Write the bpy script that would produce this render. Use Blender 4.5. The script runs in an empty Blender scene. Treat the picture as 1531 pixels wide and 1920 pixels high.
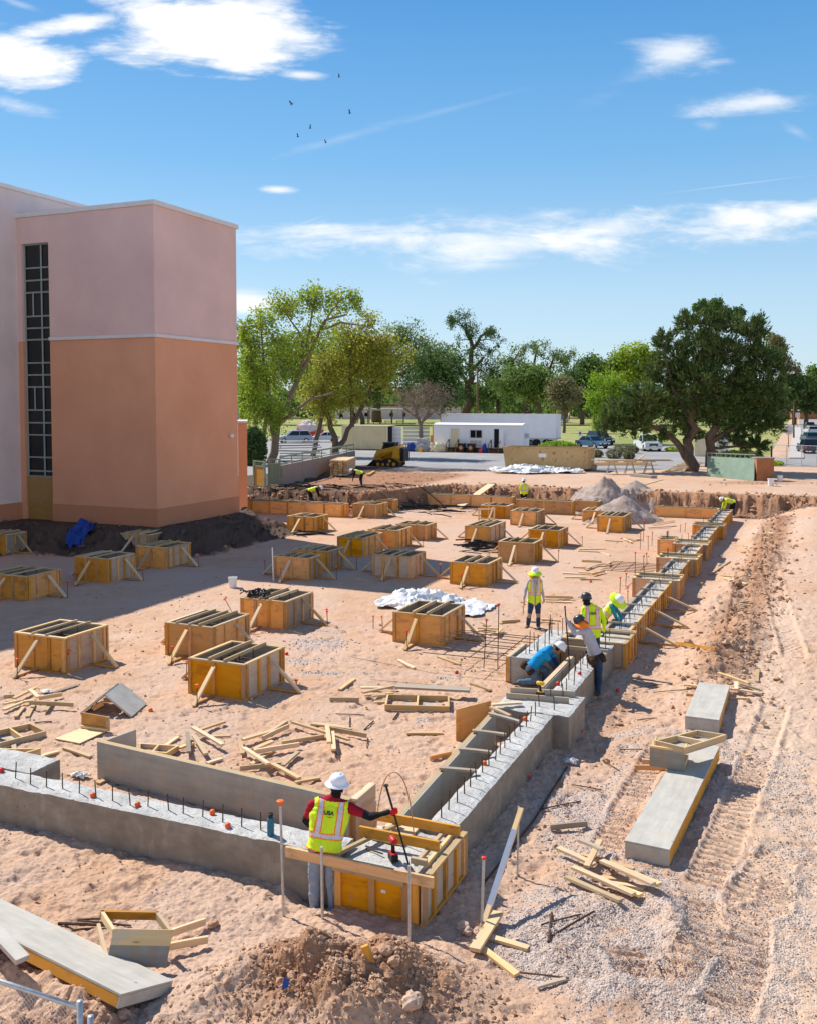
import bpy, bmesh, math, random
import numpy as np
from mathutils import Vector, Matrix, Quaternion
R = math.radians
SC = bpy.context.scene
COL = SC.collection
random.seed(7)
rng = np.random.default_rng(11)

# ------------------------------------------------------------------ camera
F, CX, PY, H = 1790.0, 765.5, 846.0, 6.9
PITCH = math.atan((PY - 755.0) / F)
cam_d = bpy.data.cameras.new('camera')
cam_d.sensor_width = 36.0
cam_d.lens = 36.0 * F / 1920.0
cam_d.shift_y = -(960.0 - PY) / 1920.0
cam_d.clip_start = 0.1
cam_d.clip_end = 6000.0
cam = bpy.data.objects.new('camera', cam_d)
COL.objects.link(cam)
cam.location = (0, 0, H)
cam.rotation_euler = (R(90) - PITCH, 0, 0)
SC.camera = cam

# ------------------------------------------------------------------ light
SUN_EL, SUN_AZ = 46.0, -48.0          # degrees; azimuth clockwise from +Y
SUN_STR, SKY_STR, EXPO = 4.7, 0.125, 0.50
ld = bpy.data.lights.new('sun', 'SUN')
ld.energy = SUN_STR
ld.angle = R(0.5)
ld.color = (1.0, 0.95, 0.87)
sun = bpy.data.objects.new('sun', ld)
COL.objects.link(sun)
sdir = Vector((math.sin(R(SUN_AZ)) * math.cos(R(SUN_EL)), math.cos(R(SUN_AZ)) * math.cos(R(SUN_EL)), math.sin(R(SUN_EL))))
sun.rotation_euler = (-sdir).to_track_quat('-Z', 'Y').to_euler()
sun.location = sdir * 200
SC.view_settings.view_transform = 'Standard'
SC.view_settings.look = 'None'
SC.view_settings.exposure = EXPO
SC.view_settings.gamma = 1.0


class NT:
    """small helper to write node trees"""
    def __init__(self, tree):
        self.t = tree; self.n = tree.nodes; self.l = tree.links
    def new(self, typ, **kw):
        n = self.n.new(typ)
        for k, v in kw.items():
            setattr(n, k, v)
        return n
    def put(self, sock, v):
        if v is None:
            return
        if hasattr(v, 'is_output'):
            self.l.new(v, sock)
        else:
            sock.default_value = v
    def math(self, op, a, b=None, c=None, clamp=False):
        n = self.new('ShaderNodeMath', operation=op, use_clamp=clamp)
        self.put(n.inputs[0], a); self.put(n.inputs[1], b); self.put(n.inputs[2], c)
        return n.outputs[0]
    def vmath(self, op, a, b=None):
        n = self.new('ShaderNodeVectorMath', operation=op)
        self.put(n.inputs[0], a); self.put(n.inputs[1], b)
        return n.outputs['Value'] if op in ('LENGTH', 'DOT_PRODUCT') else n.outputs[0]
    def mix(self, fac, a, b, blend='MIX'):
        n = self.new('ShaderNodeMix', data_type='RGBA', blend_type=blend)
        self.put(n.inputs[0], fac); self.put(n.inputs[6], a); self.put(n.inputs[7], b)
        return n.outputs[2]
    def noise(self, vec, scale, detail=4, rough=0.55, dist=0.0):
        n = self.new('ShaderNodeTexNoise')
        self.put(n.inputs['Vector'], vec); self.put(n.inputs['Scale'], scale)
        n.inputs['Detail'].default_value = detail; n.inputs['Roughness'].default_value = rough
        n.inputs['Distortion'].default_value = dist
        return n.outputs['Fac']
    def voro(self, vec, scale, feature='F1', out='Distance', rand=1.0):
        n = self.new('ShaderNodeTexVoronoi', feature=feature)
        self.put(n.inputs['Vector'], vec); self.put(n.inputs['Scale'], scale)
        n.inputs['Randomness'].default_value = rand
        return n.outputs[out]
    def mapr(self, v, a, b, c=0.0, d=1.0, smooth=False):
        n = self.new('ShaderNodeMapRange', interpolation_type='SMOOTHSTEP' if smooth else 'LINEAR')
        n.clamp = True
        self.put(n.inputs[0], v)
        for i, q in enumerate((a, b, c, d)):
            n.inputs[1 + i].default_value = q
        return n.outputs[0]
    def mapping(self, vec, loc=(0, 0, 0), rot=(0, 0, 0), scale=(1, 1, 1), typ='POINT'):
        n = self.new('ShaderNodeMapping', vector_type=typ)
        self.put(n.inputs['Vector'], vec)
        self.put(n.inputs['Location'], loc)
        n.inputs['Rotation'].default_value = rot; n.inputs['Scale'].default_value = scale
        return n.outputs[0]


# ------------------------------------------------------------------ sky with wisps of cloud
world = bpy.data.worlds.new('World')
SC.world = world
world.use_nodes = True
wt = NT(world.node_tree)
wt.n.clear()
sky = wt.new('ShaderNodeTexSky', sky_type='NISHITA')
sky.sun_disc = False
sky.sun_elevation = R(SUN_EL)
sky.sun_rotation = R(SUN_AZ % 360)
sky.air_density = 1.0; sky.dust_density = 0.2; sky.ozone_density = 2.2
tc = wt.new('ShaderNodeTexCoord')
sep = wt.new('ShaderNodeSeparateXYZ'); wt.l.new(tc.outputs['Generated'], sep.inputs[0])
yc = wt.math('MAXIMUM', wt.math('ABSOLUTE', sep.outputs[1]), 0.05)
s_ = wt.math('DIVIDE', sep.outputs[0], yc)
t_ = wt.math('DIVIDE', sep.outputs[2], yc)
cmb = wt.new('ShaderNodeCombineXYZ'); wt.put(cmb.inputs[0], s_); wt.put(cmb.inputs[1], t_)
P2 = cmb.outputs[0]
warp = wt.noise(wt.mapping(P2, scale=(4, 7, 1)), 1.0, 3, 0.6)
warp2 = wt.noise(wt.mapping(P2, loc=(5, 3, 0), rot=(0, 0, R(6)), scale=(5, 26, 1)), 1.0, 6, 0.62, 0.6)
fine = wt.noise(wt.mapping(P2, loc=(1, 9, 0), rot=(0, 0, R(-8)), scale=(22, 60, 1)), 1.0, 5, 0.65, 0.3)
nz = wt.math('ADD', wt.math('MULTIPLY', wt.math('SUBTRACT', warp, 0.5), 1.2),
             wt.math('ADD', wt.math('MULTIPLY', wt.math('SUBTRACT', warp2, 0.5), 2.5), wt.math('MULTIPLY', wt.math('SUBTRACT', fine, 0.5), 1.1)))
# px, py, half width, half height, tilt(deg), strength, noise gain, softness
CLOUDS = [
    (400, 60, 215, 92, -3, 1.0, 0.75, 0.5), (470, 125, 110, 40, -2, 1.0, 0.8, 0.5), (300, 40, 120, 60, -14, 1.0, 0.7, .5),
    (150, 62, 170, 22, 9, .95, .8, .6), (40, 125, 125, 60, -10, 1.0, .75, .5), (570, 153, 65, 14, -4, .85, .6, .7),
    (40, 208, 110, 18, -9, .6, .9, .9), (505, 20, 85, 22, 5, .8, .9, .7),
    (523, 361, 45, 10, -2, .85, .6, .7),
    (1262, 112, 105, 46, 4, .75, 1.0, 1.1), (1190, 150, 110, 26, 25, .22, 1.1, 1.3), (1390, 206, 170, 24, 3, .75, 1.0, 1.0),
    (1318, 246, 34, 15, 0, .35, .9, 1.0), (1480, 255, 40, 12, -30, .22, .9, 1.1),
    (720, 456, 260, 46, -1, .9, 1.1, .9), (900, 460, 240, 58, 9, .85, 1.1, 1.0), (1130, 434, 260, 50, 5, .98, 1.1, .9), (1370, 424, 240, 52, 7, .98, 1.1, .9),
    (1480, 402, 110, 24, 4, .9, .8, .8), (880, 500, 150, 14, 2, .5, .8, 1.0),
    (470, 567, 85, 28, 0, .9, .6, .7), (640, 268, 190, 12, 16, .2, .8, 1.2), (850, 212, 240, 9, 15, .15, .7, 1.3),
    (565, 425, 75, 5, 20, .28, .4, 1.2), (1370, 352, 190, 2.2, 7, .35, .15, 1.2), (40, 20, 60, 8, -20, .3, .7, 1.0),
]
mask = None
for (cx, cy, hw, hh, rot, st, gain, soft) in CLOUDS:
    q = wt.mapping(P2, loc=((cx - CX) / F, (755.0 - cy) / F, 0), rot=(0, 0, R(rot)), scale=(hw / F, hh / F, 1), typ='TEXTURE')
    d = wt.math('SUBTRACT', 1.0, wt.vmath('LENGTH', q))
    d = wt.math('ADD', d, wt.math('MULTIPLY', nz, gain))
    m = wt.mapr(d, -0.05, soft * 1.3, 0.0, st, True)
    mask = m if mask is None else wt.math('MAXIMUM', mask, m)
front = wt.mapr(sep.outputs[1], 0.05, 0.25)
mask = wt.math('MULTIPLY', mask, front)
# unseen thin cloud added overhead and behind, to whiten the fill light
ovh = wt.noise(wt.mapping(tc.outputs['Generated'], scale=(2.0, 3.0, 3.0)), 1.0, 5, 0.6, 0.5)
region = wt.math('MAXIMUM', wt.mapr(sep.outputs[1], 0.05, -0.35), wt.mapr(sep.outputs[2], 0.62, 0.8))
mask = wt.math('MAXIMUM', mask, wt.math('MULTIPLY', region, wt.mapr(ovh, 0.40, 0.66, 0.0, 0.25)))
fill_cloud = wt.math('MULTIPLY', wt.mapr(sep.outputs[1], 0.0, -0.3), wt.mapr(sep.outputs[2], 0.5, 0.2))      # unseen low cloud added behind the camera to brighten faces turned to it
mask = wt.math('MAXIMUM', mask, wt.math('MULTIPLY', fill_cloud, wt.mapr(ovh, 0.30, 0.5, 0.35, 0.95)))
hsv = wt.new('ShaderNodeHueSaturation'); hsv.inputs['Saturation'].default_value = 1.12
hsv.inputs['Value'].default_value = 1.0
wt.l.new(sky.outputs[0], hsv.inputs['Color'])
el = wt.new('ShaderNodeValToRGB')          # clear desert air: pale blue at the horizon, deep blue overhead
wt.put(el.inputs[0], wt.mapr(sep.outputs[2], -0.02, 0.60))
e = el.color_ramp.elements
e[0].position = 0.0; e[0].color = (0.62, 0.78, 0.92, 1); e[1].position = 1.0; e[1].color = (0.012, 0.155, 0.50, 1)
for pos, cc in ((0.2, (0.50, 0.73, 0.93, 1)), (0.42, (0.20, 0.51, 0.87, 1)), (0.68, (0.06, 0.32, 0.75, 1))):
    k = e.new(pos); k.color = cc
grad = wt.vmath('SCALE', el.outputs[0]); grad.node.inputs['Scale'].default_value = 5.3
skyc = wt.mix(0.8, hsv.outputs[0], grad)
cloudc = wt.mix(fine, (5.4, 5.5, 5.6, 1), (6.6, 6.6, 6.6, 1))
bg = wt.new('ShaderNodeBackground')
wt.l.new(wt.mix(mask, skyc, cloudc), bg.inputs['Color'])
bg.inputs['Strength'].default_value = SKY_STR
wo = wt.new('ShaderNodeOutputWorld'); wt.l.new(bg.outputs[0], wo.inputs[0])

# ------------------------------------------------------------------ pixel of the photograph -> ray
CP, SP = math.cos(PITCH), math.sin(PITCH)
def ray(px, py):
    x = (px - CX) / F; y = -(py - PY) / F
    return Vector((x, CP + y * SP, -SP + y * CP))
def at(px, py, z=0.0):
    d = ray(px, py); t = (z - H) / d.z
    return Vector((d.x * t, d.y * t, z))
def atd(px, py, D):
    d = ray(px, py); t = D / d.y
    return Vector((d.x * t, D, H + d.z * t))
O = at(797, 1742)                      # near corner of the corner block: origin of the site grid
A = Vector((775.0, 1790.0, 0)).normalized()       # along the right hand footing, away
B = Vector((-A.y, A.x, 0))                        # along the near footing, to the left
def uv(u, v, z=0.0):
    return Vector((O.x + A.x * u + B.x * v, O.y + A.y * u + B.y * v, z))
def to_uv(x, y):
    dx = x - O.x; dy = y - O.y
    return dx * A.x + dy * A.y, dx * B.x + dy * B.y

# ------------------------------------------------------------------ numpy noise
def _hash(ix, iy, seed):
    n = (ix.astype(np.int64) * 374761393 + iy.astype(np.int64) * 668265263 + seed * 1274126177) & 0xFFFFFFFF
    n = ((n ^ (n >> 13)) * 1274126177) & 0xFFFFFFFF
    return ((n ^ (n >> 16)) & 0xFFFF) / 65535.0
def vnoise(x, y, seed=0):
    ix = np.floor(x); iy = np.floor(y); fx = x - ix; fy = y - iy
    fx = fx * fx * (3 - 2 * fx); fy = fy * fy * (3 - 2 * fy)
    a = _hash(ix, iy, seed); b = _hash(ix + 1, iy, seed); c = _hash(ix, iy + 1, seed); d = _hash(ix + 1, iy + 1, seed)
    return (a + (b - a) * fx) * (1 - fy) + (c + (d - c) * fx) * fy - 0.5
def fbm(x, y, f, octv, seed=0, gain=0.5):
    z = 0; amp = 1.0
    for i in range(octv):
        ca, sa = math.cos(i * 0.7), math.sin(i * 0.7)
        z = z + amp * vnoise((x * ca - y * sa) * f, (x * sa + y * ca) * f, seed + i * 17); f *= 2.03; amp *= gain
    return z
def sst(x, a, b):
    t = np.clip((x - a) / (b - a), 0, 1); return t * t * (3 - 2 * t)

# ------------------------------------------------------------------ terrain
YARD = 1.25
def rect_d(u, v, u0, u1, v0, v1):
    du = np.maximum(np.maximum(u0 - u, u - u1), 0); dv = np.maximum(np.maximum(v0 - v, v - v1), 0)
    return np.hypot(du, dv)
TOWER_U, TOWER_V, TOWER_L, TOWER_W = 25.0, 23.9, 8.4, 6.8
def base_z(x, y, rough=True):
    x = np.asarray(x, float); y = np.asarray(y, float)
    u, v = to_uv(x, y)
    wob = fbm(x, y, 0.35, 3, 5) * 1.6
    edge = 49.2 - 8.0 * sst(v, 18.5, 22.0)
    yard = sst(u + wob * 0.7, edge, edge + 1.5)
    right = sst(-v, 1.2, 4.5) * sst(u, 4, 46) * 0.9
    right = np.where(v < 0.5, right, 0)
    db = np.minimum(rect_d(u, v, TOWER_U, TOWER_U + TOWER_W, TOWER_V, 90), rect_d(u, v, -30, 90, 32.3, 90))
    bank = 1 - sst(db + wob * 0.6, 0.5, 3.4)
    z = np.maximum(np.maximum(yard * YARD, right), bank * 1.05)
    far = sst(y, 74, 80)
    z = z * (1 - far) + YARD * far
    if rough:
        z = z + relief(x, y, u, v, yard, bank)
    return z
MOUND = [at(640, 1812), at(560, 1790), at(470, 1800)]
def relief(x, y, u, v, yard, bank):
    pad = (u > 0.9) & (v > 1.0)
    near = 1 - sst(y, 70, 78)
    amp = np.where(pad, 0.35, 1.0) * (1 - 0.55 * sst(y, 20, 60) * (1 - np.clip(bank + yard * (1 - yard) * 4, 0, 1)))
    amp = amp * (1 - .6 * sst(-v, 3.8, 5.5))
    z = fbm(x, y, 0.5, 3, 1) * 0.08 * amp + fbm(x, y, 2.6, 4, 2, 0.55) * 0.038 * amp
    z += np.maximum(fbm(x, y, 5.5, 3, 3), 0.1) * 0.05 * amp
    # spoil ridge beside the right footing trench
    rg = np.exp(-((v + 2.4 + fbm(x, y, 0.4, 2, 9) * 1.1) / 0.8) ** 2) * sst(u, 9, 15) * (1 - sst(u, 44, 50))
    z += rg * (0.26 + fbm(x, y, 1.3, 4, 21, 0.58) * 0.34)
    z -= np.exp(-((v + 0.75) / 0.55) ** 2) * 0.07 * sst(u, 1, 2) * (1 - sst(u, 46, 50))
    # broken earth on the banks
    z += (yard * (1 - yard) * 4) * (fbm(x, y, 0.8, 5, 31, 0.65) * 0.7 + np.abs(fbm(x, y, 1.9, 4, 32, .65)) * .7) + bank * (1 - bank) * 4 * fbm(x, y, 0.9, 5, 33, 0.65) * 0.8
    # mound in front of the corner block
    c0 = O + Vector((-0.95, -1.38, 0))
    ca = (x - c0.x); cb = (y - c0.y)
    m = np.exp(-(ca / 0.95) ** 2 - (cb / 0.62) ** 2) * 0.80
    m += np.exp(-((ca + 1.25) / 0.8) ** 2 - ((cb + 0.05) / 0.55) ** 2) * 0.22
    m += np.exp(-((ca - 0.2) / 0.6) ** 2 - ((cb + 0.75) / 0.5) ** 2) * 0.22
    z += m * (.95 + fbm(x, y, 1.7, 4, 41, 0.48) * .7) + np.minimum(m, .3) * np.maximum(fbm(x, y, 5.0, 3, 42, .5), 0) * .35
    z -= np.exp(-((x + 1.19) / .42) ** 2 - ((y - 13.12) / .3) ** 2) * .21
    # spoil in the left corner, under the fence and behind the long panel
    c1x, c1y = -3.9, 9.4
    m2 = np.exp(-((x - c1x) / 1.5) ** 2 - ((y - c1y) / 0.7) ** 2)
    z += m2 * (0.25 + fbm(x, y, 2.4, 5, 43, 0.62) * 0.5)
    t_ = ((x + 3.0) * -.85 + (y - 10.4) * .525); q_ = ((x + 3.0) * -.525 + (y - 10.4) * -.85)
    z += np.exp(-((q_ - .36) / .28) ** 2) * sst(t_, -.1, .5) * (1 - sst(t_, 6, 7)) * (.27 + fbm(x, y, 2.6, 4, 44, .6) * .12)
    # cut step right of the corner block
    z -= np.exp(-((x - 1.35) / 0.7) ** 2 - ((y - 12.6) / 1.2) ** 2) * 0.12
    # windrow of gravel at the bottom right
    for (px, py, sx, sy, hgt) in ((1262, 1745, .22, 1.1, .17), (1210, 1868, .75, .25, .14), (1100, 1800, .5, .4, .08), (1140, 1700, .55, .3, .09), (1030, 1760, .3, .45, .08)):
        q = at(px, py)
        z += np.exp(-((x - q.x) / sx) ** 2 - ((y - q.y) / sy) ** 2) * hgt * (1 + fbm(x, y, 3, 3, 47, 0.5) * .7)
    return z * near
TRACKS = [  # photograph pixels along each crawler track, half width in metres
    ([(1135, 1590), (1180, 1500), (1232, 1408)], .24), ([(1320, 1660), (1352, 1590), (1415, 1430), (1455, 1330)], .27),
    ([(1375, 1235), (1385, 1160), (1395, 1080)], .3), ([(1490, 1245), (1462, 1160), (1440, 1080), (1440, 960)], .3),
    ([(1460, 1600), (1400, 1680), (1395, 1800), (1360, 1900)], .28), ([(1318, 1690), (1322, 1760), (1270, 1830), (1190, 1830), (1170, 1790)], .24),
    ([(1460, 1640), (1450, 1700), (1400, 1720)], .2),
]
def track_fields(x, y):
    rung = np.zeros_like(x); inside = np.zeros_like(x); berm = np.zeros_like(x)
    for pts, hw in TRACKS:
        P = [at(*p) for p in pts]; s0 = 0.0
        for a, b in zip(P[:-1], P[1:]):
            dx, dy = b.x - a.x, b.y - a.y; L = math.hypot(dx, dy); dx /= L; dy /= L
            s = (x - a.x) * dx + (y - a.y) * dy; q = np.abs(-(x - a.x) * dy + (y - a.y) * dx)
            ok = (s > -0.05) & (s < L + 0.05)
            w = np.where(ok, 1 - sst(q, hw - .05, hw + .03), 0)
            ph = ((s + s0) / 0.185 + fbm(x, y, 1.5, 2, 61) * 0.6) % 1.0
            rr = np.exp(-((ph - 0.5) / 0.15) ** 2)
            fade = sst(fbm(x, y, 0.8, 2, 63), -0.35, 0.05)
            rung = np.maximum(rung, w * rr * fade); inside = np.maximum(inside, w)
            berm = np.maximum(berm, np.where(ok, np.exp(-((q - hw - .06) / .05) ** 2), 0) * (0.4 + vnoise(x * 5, y * 5, 64)))
            s0 += L
    return rung, inside, berm
def tz(x, y):
    return float(base_z(np.array([x]), np.array([y]))[0])
def gp(px, py, dz=0.0):
    """point of the ground seen at a pixel"""
    z = 0.0
    for _ in range(14):
        p = at(px, py, z); z = 0.5 * z + 0.5 * tz(p.x, p.y)
    p = at(px, py, z)
    return Vector((p.x, p.y, tz(p.x, p.y) + dz))
def on_ground(p, dz=0.0):
    return Vector((p.x, p.y, tz(p.x, p.y) + dz))

# ------------------------------------------------------------------ materials
MATS = {}
def base_mat(name, rough=0.8, spec=0.25, metal=0.0):
    m = bpy.data.materials.new(name); m.use_nodes = True
    t = NT(m.node_tree); b = t.n['Principled BSDF']
    b.inputs['Roughness'].default_value = rough
    b.inputs['Metallic'].default_value = metal
    b.inputs['Specular IOR Level'].default_value = spec
    MATS[name] = m
    return t, b
def c4(c):
    return (c[0], c[1], c[2], 1.0)
def obj_vec(t):
    """object space coordinates shifted by a random amount for each object"""
    tcn = t.new('ShaderNodeTexCoord'); oi = t.new('ShaderNodeObjectInfo')
    r = t.math('MULTIPLY', oi.outputs['Random'], 37.0)
    cb = t.new('ShaderNodeCombineXYZ')
    for i in range(3):
        t.put(cb.inputs[i], r)
    return t.vmath('ADD', tcn.outputs['Object'], cb.outputs[0]), oi.outputs['Random']
def bump(t, b, h, dist, strength=1.0):
    n = t.new('ShaderNodeBump'); n.inputs['Distance'].default_value = dist; n.inputs['Strength'].default_value = strength
    t.put(n.inputs['Height'], h); t.l.new(n.outputs[0], b.inputs['Normal'])
def wood_mat(name, c1, c2, rough=0.75, stain=None, stain_amt=0.0, ring=26, smear=0.0):
    t, b = base_mat(name, rough)
    v, rnd = obj_vec(t)
    g = t.noise(t.mapping(v, scale=(1.4, ring, ring)), 1.0, 5, 0.6, 0.5)
    g2 = t.noise(t.mapping(v, scale=(0.7, 5, 5)), 1.0, 3, 0.5, 1.2)
    f = t.mapr(t.math('ADD', t.math('MULTIPLY', g, 0.6), t.math('MULTIPLY', g2, 0.5)), 0.3, 0.8)
    col = t.mix(f, c4(c1), c4(c2))
    kn = t.voro(t.mapping(v, scale=(2.2, 9, 9)), 1.0)
    col = t.mix(t.mapr(kn, 0.05, 0.14, 0.7, 0.0), col, c4([q * 0.35 for q in c1]))
    if stain:
        s = t.noise(t.mapping(v, scale=(2.0, 4, 4)), 1.0, 4, 0.6)
        col = t.mix(t.mapr(s, 0.5, 0.66, 0, stain_amt, True), col, c4(stain))
    if smear:      # cement rubbed on by earlier pours
        q = t.noise(t.mapping(v, loc=(3, 8, 1), rot=(0, .5, 0), scale=(3, 3, 1.6)), 1.0, 5, 0.62, 1.0)
        col = t.mix(t.mapr(q, 0.60, 0.72, 0, smear, True), col, (0.46, 0.36, 0.25, 1))
    br = t.new('ShaderNodeHueSaturation'); t.l.new(col, br.inputs['Color'])
    t.put(br.inputs['Value'], t.mapr(rnd, 0, 1, 0.62, 1.12))
    t.put(br.inputs['Saturation'], t.mapr(t.math('FRACT', t.math('MULTIPLY', rnd, 7.31)), 0, 1, 0.8, 1.08))
    t.l.new(br.outputs[0], b.inputs['Base Color'])
    bump(t, b, g, 0.002, 0.6)
    return MATS[name]
wood_mat('pine', (0.64, 0.40, 0.17), (0.80, 0.58, 0.32), stain=(.45, .40, .34), stain_amt=.25)
wood_mat('pine_weathered', (0.33, 0.25, 0.17), (0.50, 0.40, 0.29), stain=(.38, .36, .33), stain_amt=.8)
wood_mat('form_stud', (0.60, 0.265, 0.045), (0.76, 0.39, 0.10), stain=(.30, .17, .06), stain_amt=.6)
wood_mat('form_plate', (0.58, 0.37, 0.15), (0.76, 0.54, 0.28), stain=(.48, .42, .34), stain_amt=.5)
wood_mat('form_ply', (0.76, 0.315, 0.03), (0.90, 0.43, 0.07), stain=(.48, .19, .03), stain_amt=.6, ring=7, smear=.75)
wood_mat('form_ply_dull', (0.50, 0.36, 0.25), (0.62, 0.47, 0.34), stain=(.42, .30, .2), stain_amt=.6, ring=5)
wood_mat('osb', (0.42, 0.22, 0.05), (0.60, 0.35, 0.10), ring=18)
wood_mat('pale_ply', (0.68, 0.48, 0.22), (0.78, 0.58, 0.30), ring=5)
def stained_mat(name, c1, c2, edge=None):
    """form face grey with dried cement, wood showing in runs"""
    t, b = base_mat(name, 0.7)
    v, rnd = obj_vec(t)
    n1 = t.noise(v, 3.0, 6, 0.6)
    n2 = t.noise(t.mapping(v, scale=(1.2, 9, 9)), 1.0, 5, 0.6)
    n3 = t.noise(t.mapping(v, scale=(9, 1.1, 1.1)), 1.0, 4, 0.6)
    col = t.mix(t.mapr(n1, 0.3, 0.7), c4(c1), c4(c2))
    col = t.mix(t.mapr(n2, 0.42, 0.75, 0, 0.5), col, c4([q * 0.72 for q in c1]))
    if edge:
        col = t.mix(t.mapr(t.math('MULTIPLY', n3, n1), 0.27, 0.42, 0, 0.55), col, c4(edge))
    col = t.mix(t.mapr(t.voro(v, 2.3), 0.02, 0.05, 0.85, 0.0), col, (0.03, 0.025, 0.02, 1))
    t.l.new(col, b.inputs['Base Color'])
    bump(t, b, n2, 0.002, 0.5)
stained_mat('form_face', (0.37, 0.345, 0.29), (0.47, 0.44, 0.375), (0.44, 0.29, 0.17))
stained_mat('form_face_sunlit', (0.43, 0.40, 0.34), (0.54, 0.505, 0.44), (0.5, 0.40, 0.29))  # lighter copy of form_face: sunlit brightness put into the colour
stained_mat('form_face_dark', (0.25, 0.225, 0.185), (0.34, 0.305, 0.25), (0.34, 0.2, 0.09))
def noise_mat(name, c1, c2, scale=4.0, rough=0.85, bumpd=0.0, bscale=None, metal=0.0, spec=0.25, detail=5, speck=None):
    t, b = base_mat(name, rough, spec, metal)
    v, rnd = obj_vec(t)
    n = t.noise(v, scale, detail, 0.6)
    col = t.mix(t.mapr(n, 0.3, 0.7), c4(c1), c4(c2))
    if speck:
        s = t.noise(v, speck[0], 2, 0.5)
        col = t.mix(t.mapr(s, speck[1], speck[1] + 0.06, 0, speck[3]), col, c4(speck[2]))
    t.l.new(col, b.inputs['Base Color'])
    if bumpd:
        bump(t, b, t.noise(v, bscale or scale * 4, 6, 0.65), bumpd, 0.8)
    return MATS[name]
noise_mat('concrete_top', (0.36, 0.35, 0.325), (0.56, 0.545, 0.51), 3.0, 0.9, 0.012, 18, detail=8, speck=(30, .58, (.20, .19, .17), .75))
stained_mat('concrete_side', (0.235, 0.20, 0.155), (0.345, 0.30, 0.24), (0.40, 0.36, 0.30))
noise_mat('concrete_wet', (0.22, 0.22, 0.21), (0.36, 0.36, 0.34), 5.0, 0.7, 0.008, 14, speck=(30, .55, (.5, .5, .48), .7))
noise_mat('rebar', (0.05, 0.035, 0.028), (0.14, 0.075, 0.045), 12, 0.7, metal=0.4)
noise_mat('black_iron', (0.012, 0.012, 0.013), (0.03, 0.028, 0.026), 9, 0.55)
noise_mat('galvanised', (0.42, 0.42, 0.41), (0.58, 0.58, 0.57), 15, 0.45, metal=0.6)
noise_mat('orange_cap', (0.80, 0.10, 0.02), (0.90, 0.17, 0.03), 6, 0.5)
noise_mat('red_cap', (0.62, 0.03, 0.025), (0.7, 0.06, 0.04), 6, 0.5)
noise_mat('stucco_pink', (0.62, 0.425, 0.385), (0.74, 0.51, 0.455), 0.35, 0.95, 0.004, 30)
noise_mat('stucco_terracotta', (0.61, 0.29, 0.165), (0.72, 0.35, 0.205), 0.3, 0.95, 0.004, 30)
noise_mat('stucco_base', (0.47, 0.21, 0.115), (0.51, 0.235, 0.13), 0.6, 0.95, 0.004, 30)
noise_mat('stucco_pale', (0.6, 0.5, 0.485), (0.72, 0.6, 0.575), 0.4, 0.95, 0.004, 30)
noise_mat('coping', (0.62, 0.58, 0.56), (0.70, 0.66, 0.64), 2, 0.5)
noise_mat('window_frame', (0.22, 0.26, 0.24), (0.28, 0.32, 0.30), 3, 0.5)
noise_mat('clod', (0.34, 0.19, 0.11), (0.52, 0.34, 0.22), 3.0, 0.95)
noise_mat('dark_clod', (0.05, 0.035, 0.027), (0.16, 0.11, 0.08), 3.0, 0.95)
noise_mat('gravel_stone', (0.36, 0.29, 0.25), (0.58, 0.49, 0.43), 3.0, 0.95)
noise_mat('stone', (0.40, 0.26, 0.18), (0.54, 0.38, 0.28), 4.0, 0.95, 0.01, 12)
noise_mat('gravel_heap', (0.31, 0.235, 0.19), (0.46, 0.36, 0.30), 1.5, 0.95, 0.05, 8, speck=(24, .58, (.2, .16, .14), .7))
noise_mat('white_plastic', (0.72, 0.72, 0.72), (0.84, 0.84, 0.84), 3, 0.4)
noise_mat('plastic_sheet', (0.60, 0.60, 0.59), (0.74, 0.74, 0.73), 3, 0.45)
noise_mat('rag', (0.6, 0.58, 0.55), (0.75, 0.73, 0.7), 6, 0.9)
noise_mat('black_plastic', (0.012, 0.012, 0.014), (0.025, 0.025, 0.028), 5, 0.5)
noise_mat('blue_tarp', (0.01, 0.04, 0.22), (0.02, 0.08, 0.34), 3, 0.5)
noise_mat('asphalt', (0.25, 0.235, 0.225), (0.34, 0.32, 0.305), 0.35, 0.9, 0.004, 40)
noise_mat('pavement', (0.44, 0.40, 0.36), (0.52, 0.48, 0.44), 0.8, 0.9)
noise_mat('grass', (0.20, 0.24, 0.055), (0.40, 0.34, 0.13), 0.07, 0.95, speck=(0.9, .52, (.15, .22, .05), .6))
noise_mat('bark', (0.085, 0.058, 0.04), (0.19, 0.13, 0.09), 6, 0.95, 0.02, 18)
noise_mat('bark_pale', (0.17, 0.12, 0.09), (0.30, 0.22, 0.165), 6, 0.95, 0.02, 18)
noise_mat('glass_dark', (0.006, 0.009, 0.009), (0.012, 0.017, 0.016), 1.0, 0.06, spec=0.5)
noise_mat('tyre', (0.015, 0.015, 0.015), (0.03, 0.03, 0.03), 8, 0.85)
noise_mat('cat_yellow', (0.52, 0.27, 0.02), (0.62, 0.34, 0.03), 3, 0.45)
noise_mat('cream_paint', (0.66, 0.56, 0.36), (0.74, 0.64, 0.43), 1.2, 0.6)
noise_mat('trailer_white', (0.80, 0.79, 0.80), (0.87, 0.86, 0.87), 0.9, 0.5)
noise_mat('bin_tan', (0.46, 0.31, 0.14), (0.56, 0.39, 0.19), 1.2, 0.7, speck=(2.4, .62, (.25, .15, .07), .8))
noise_mat('dark_void', (0.012, 0.012, 0.012), (0.02, 0.02, 0.02), 2, 0.9)
noise_mat('fence_green', (0.24, 0.30, 0.22), (0.32, 0.38, 0.28), 3, 0.6)
noise_mat('panel_green', (0.17, 0.25, 0.18), (0.22, 0.31, 0.23), 2, 0.5)
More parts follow.
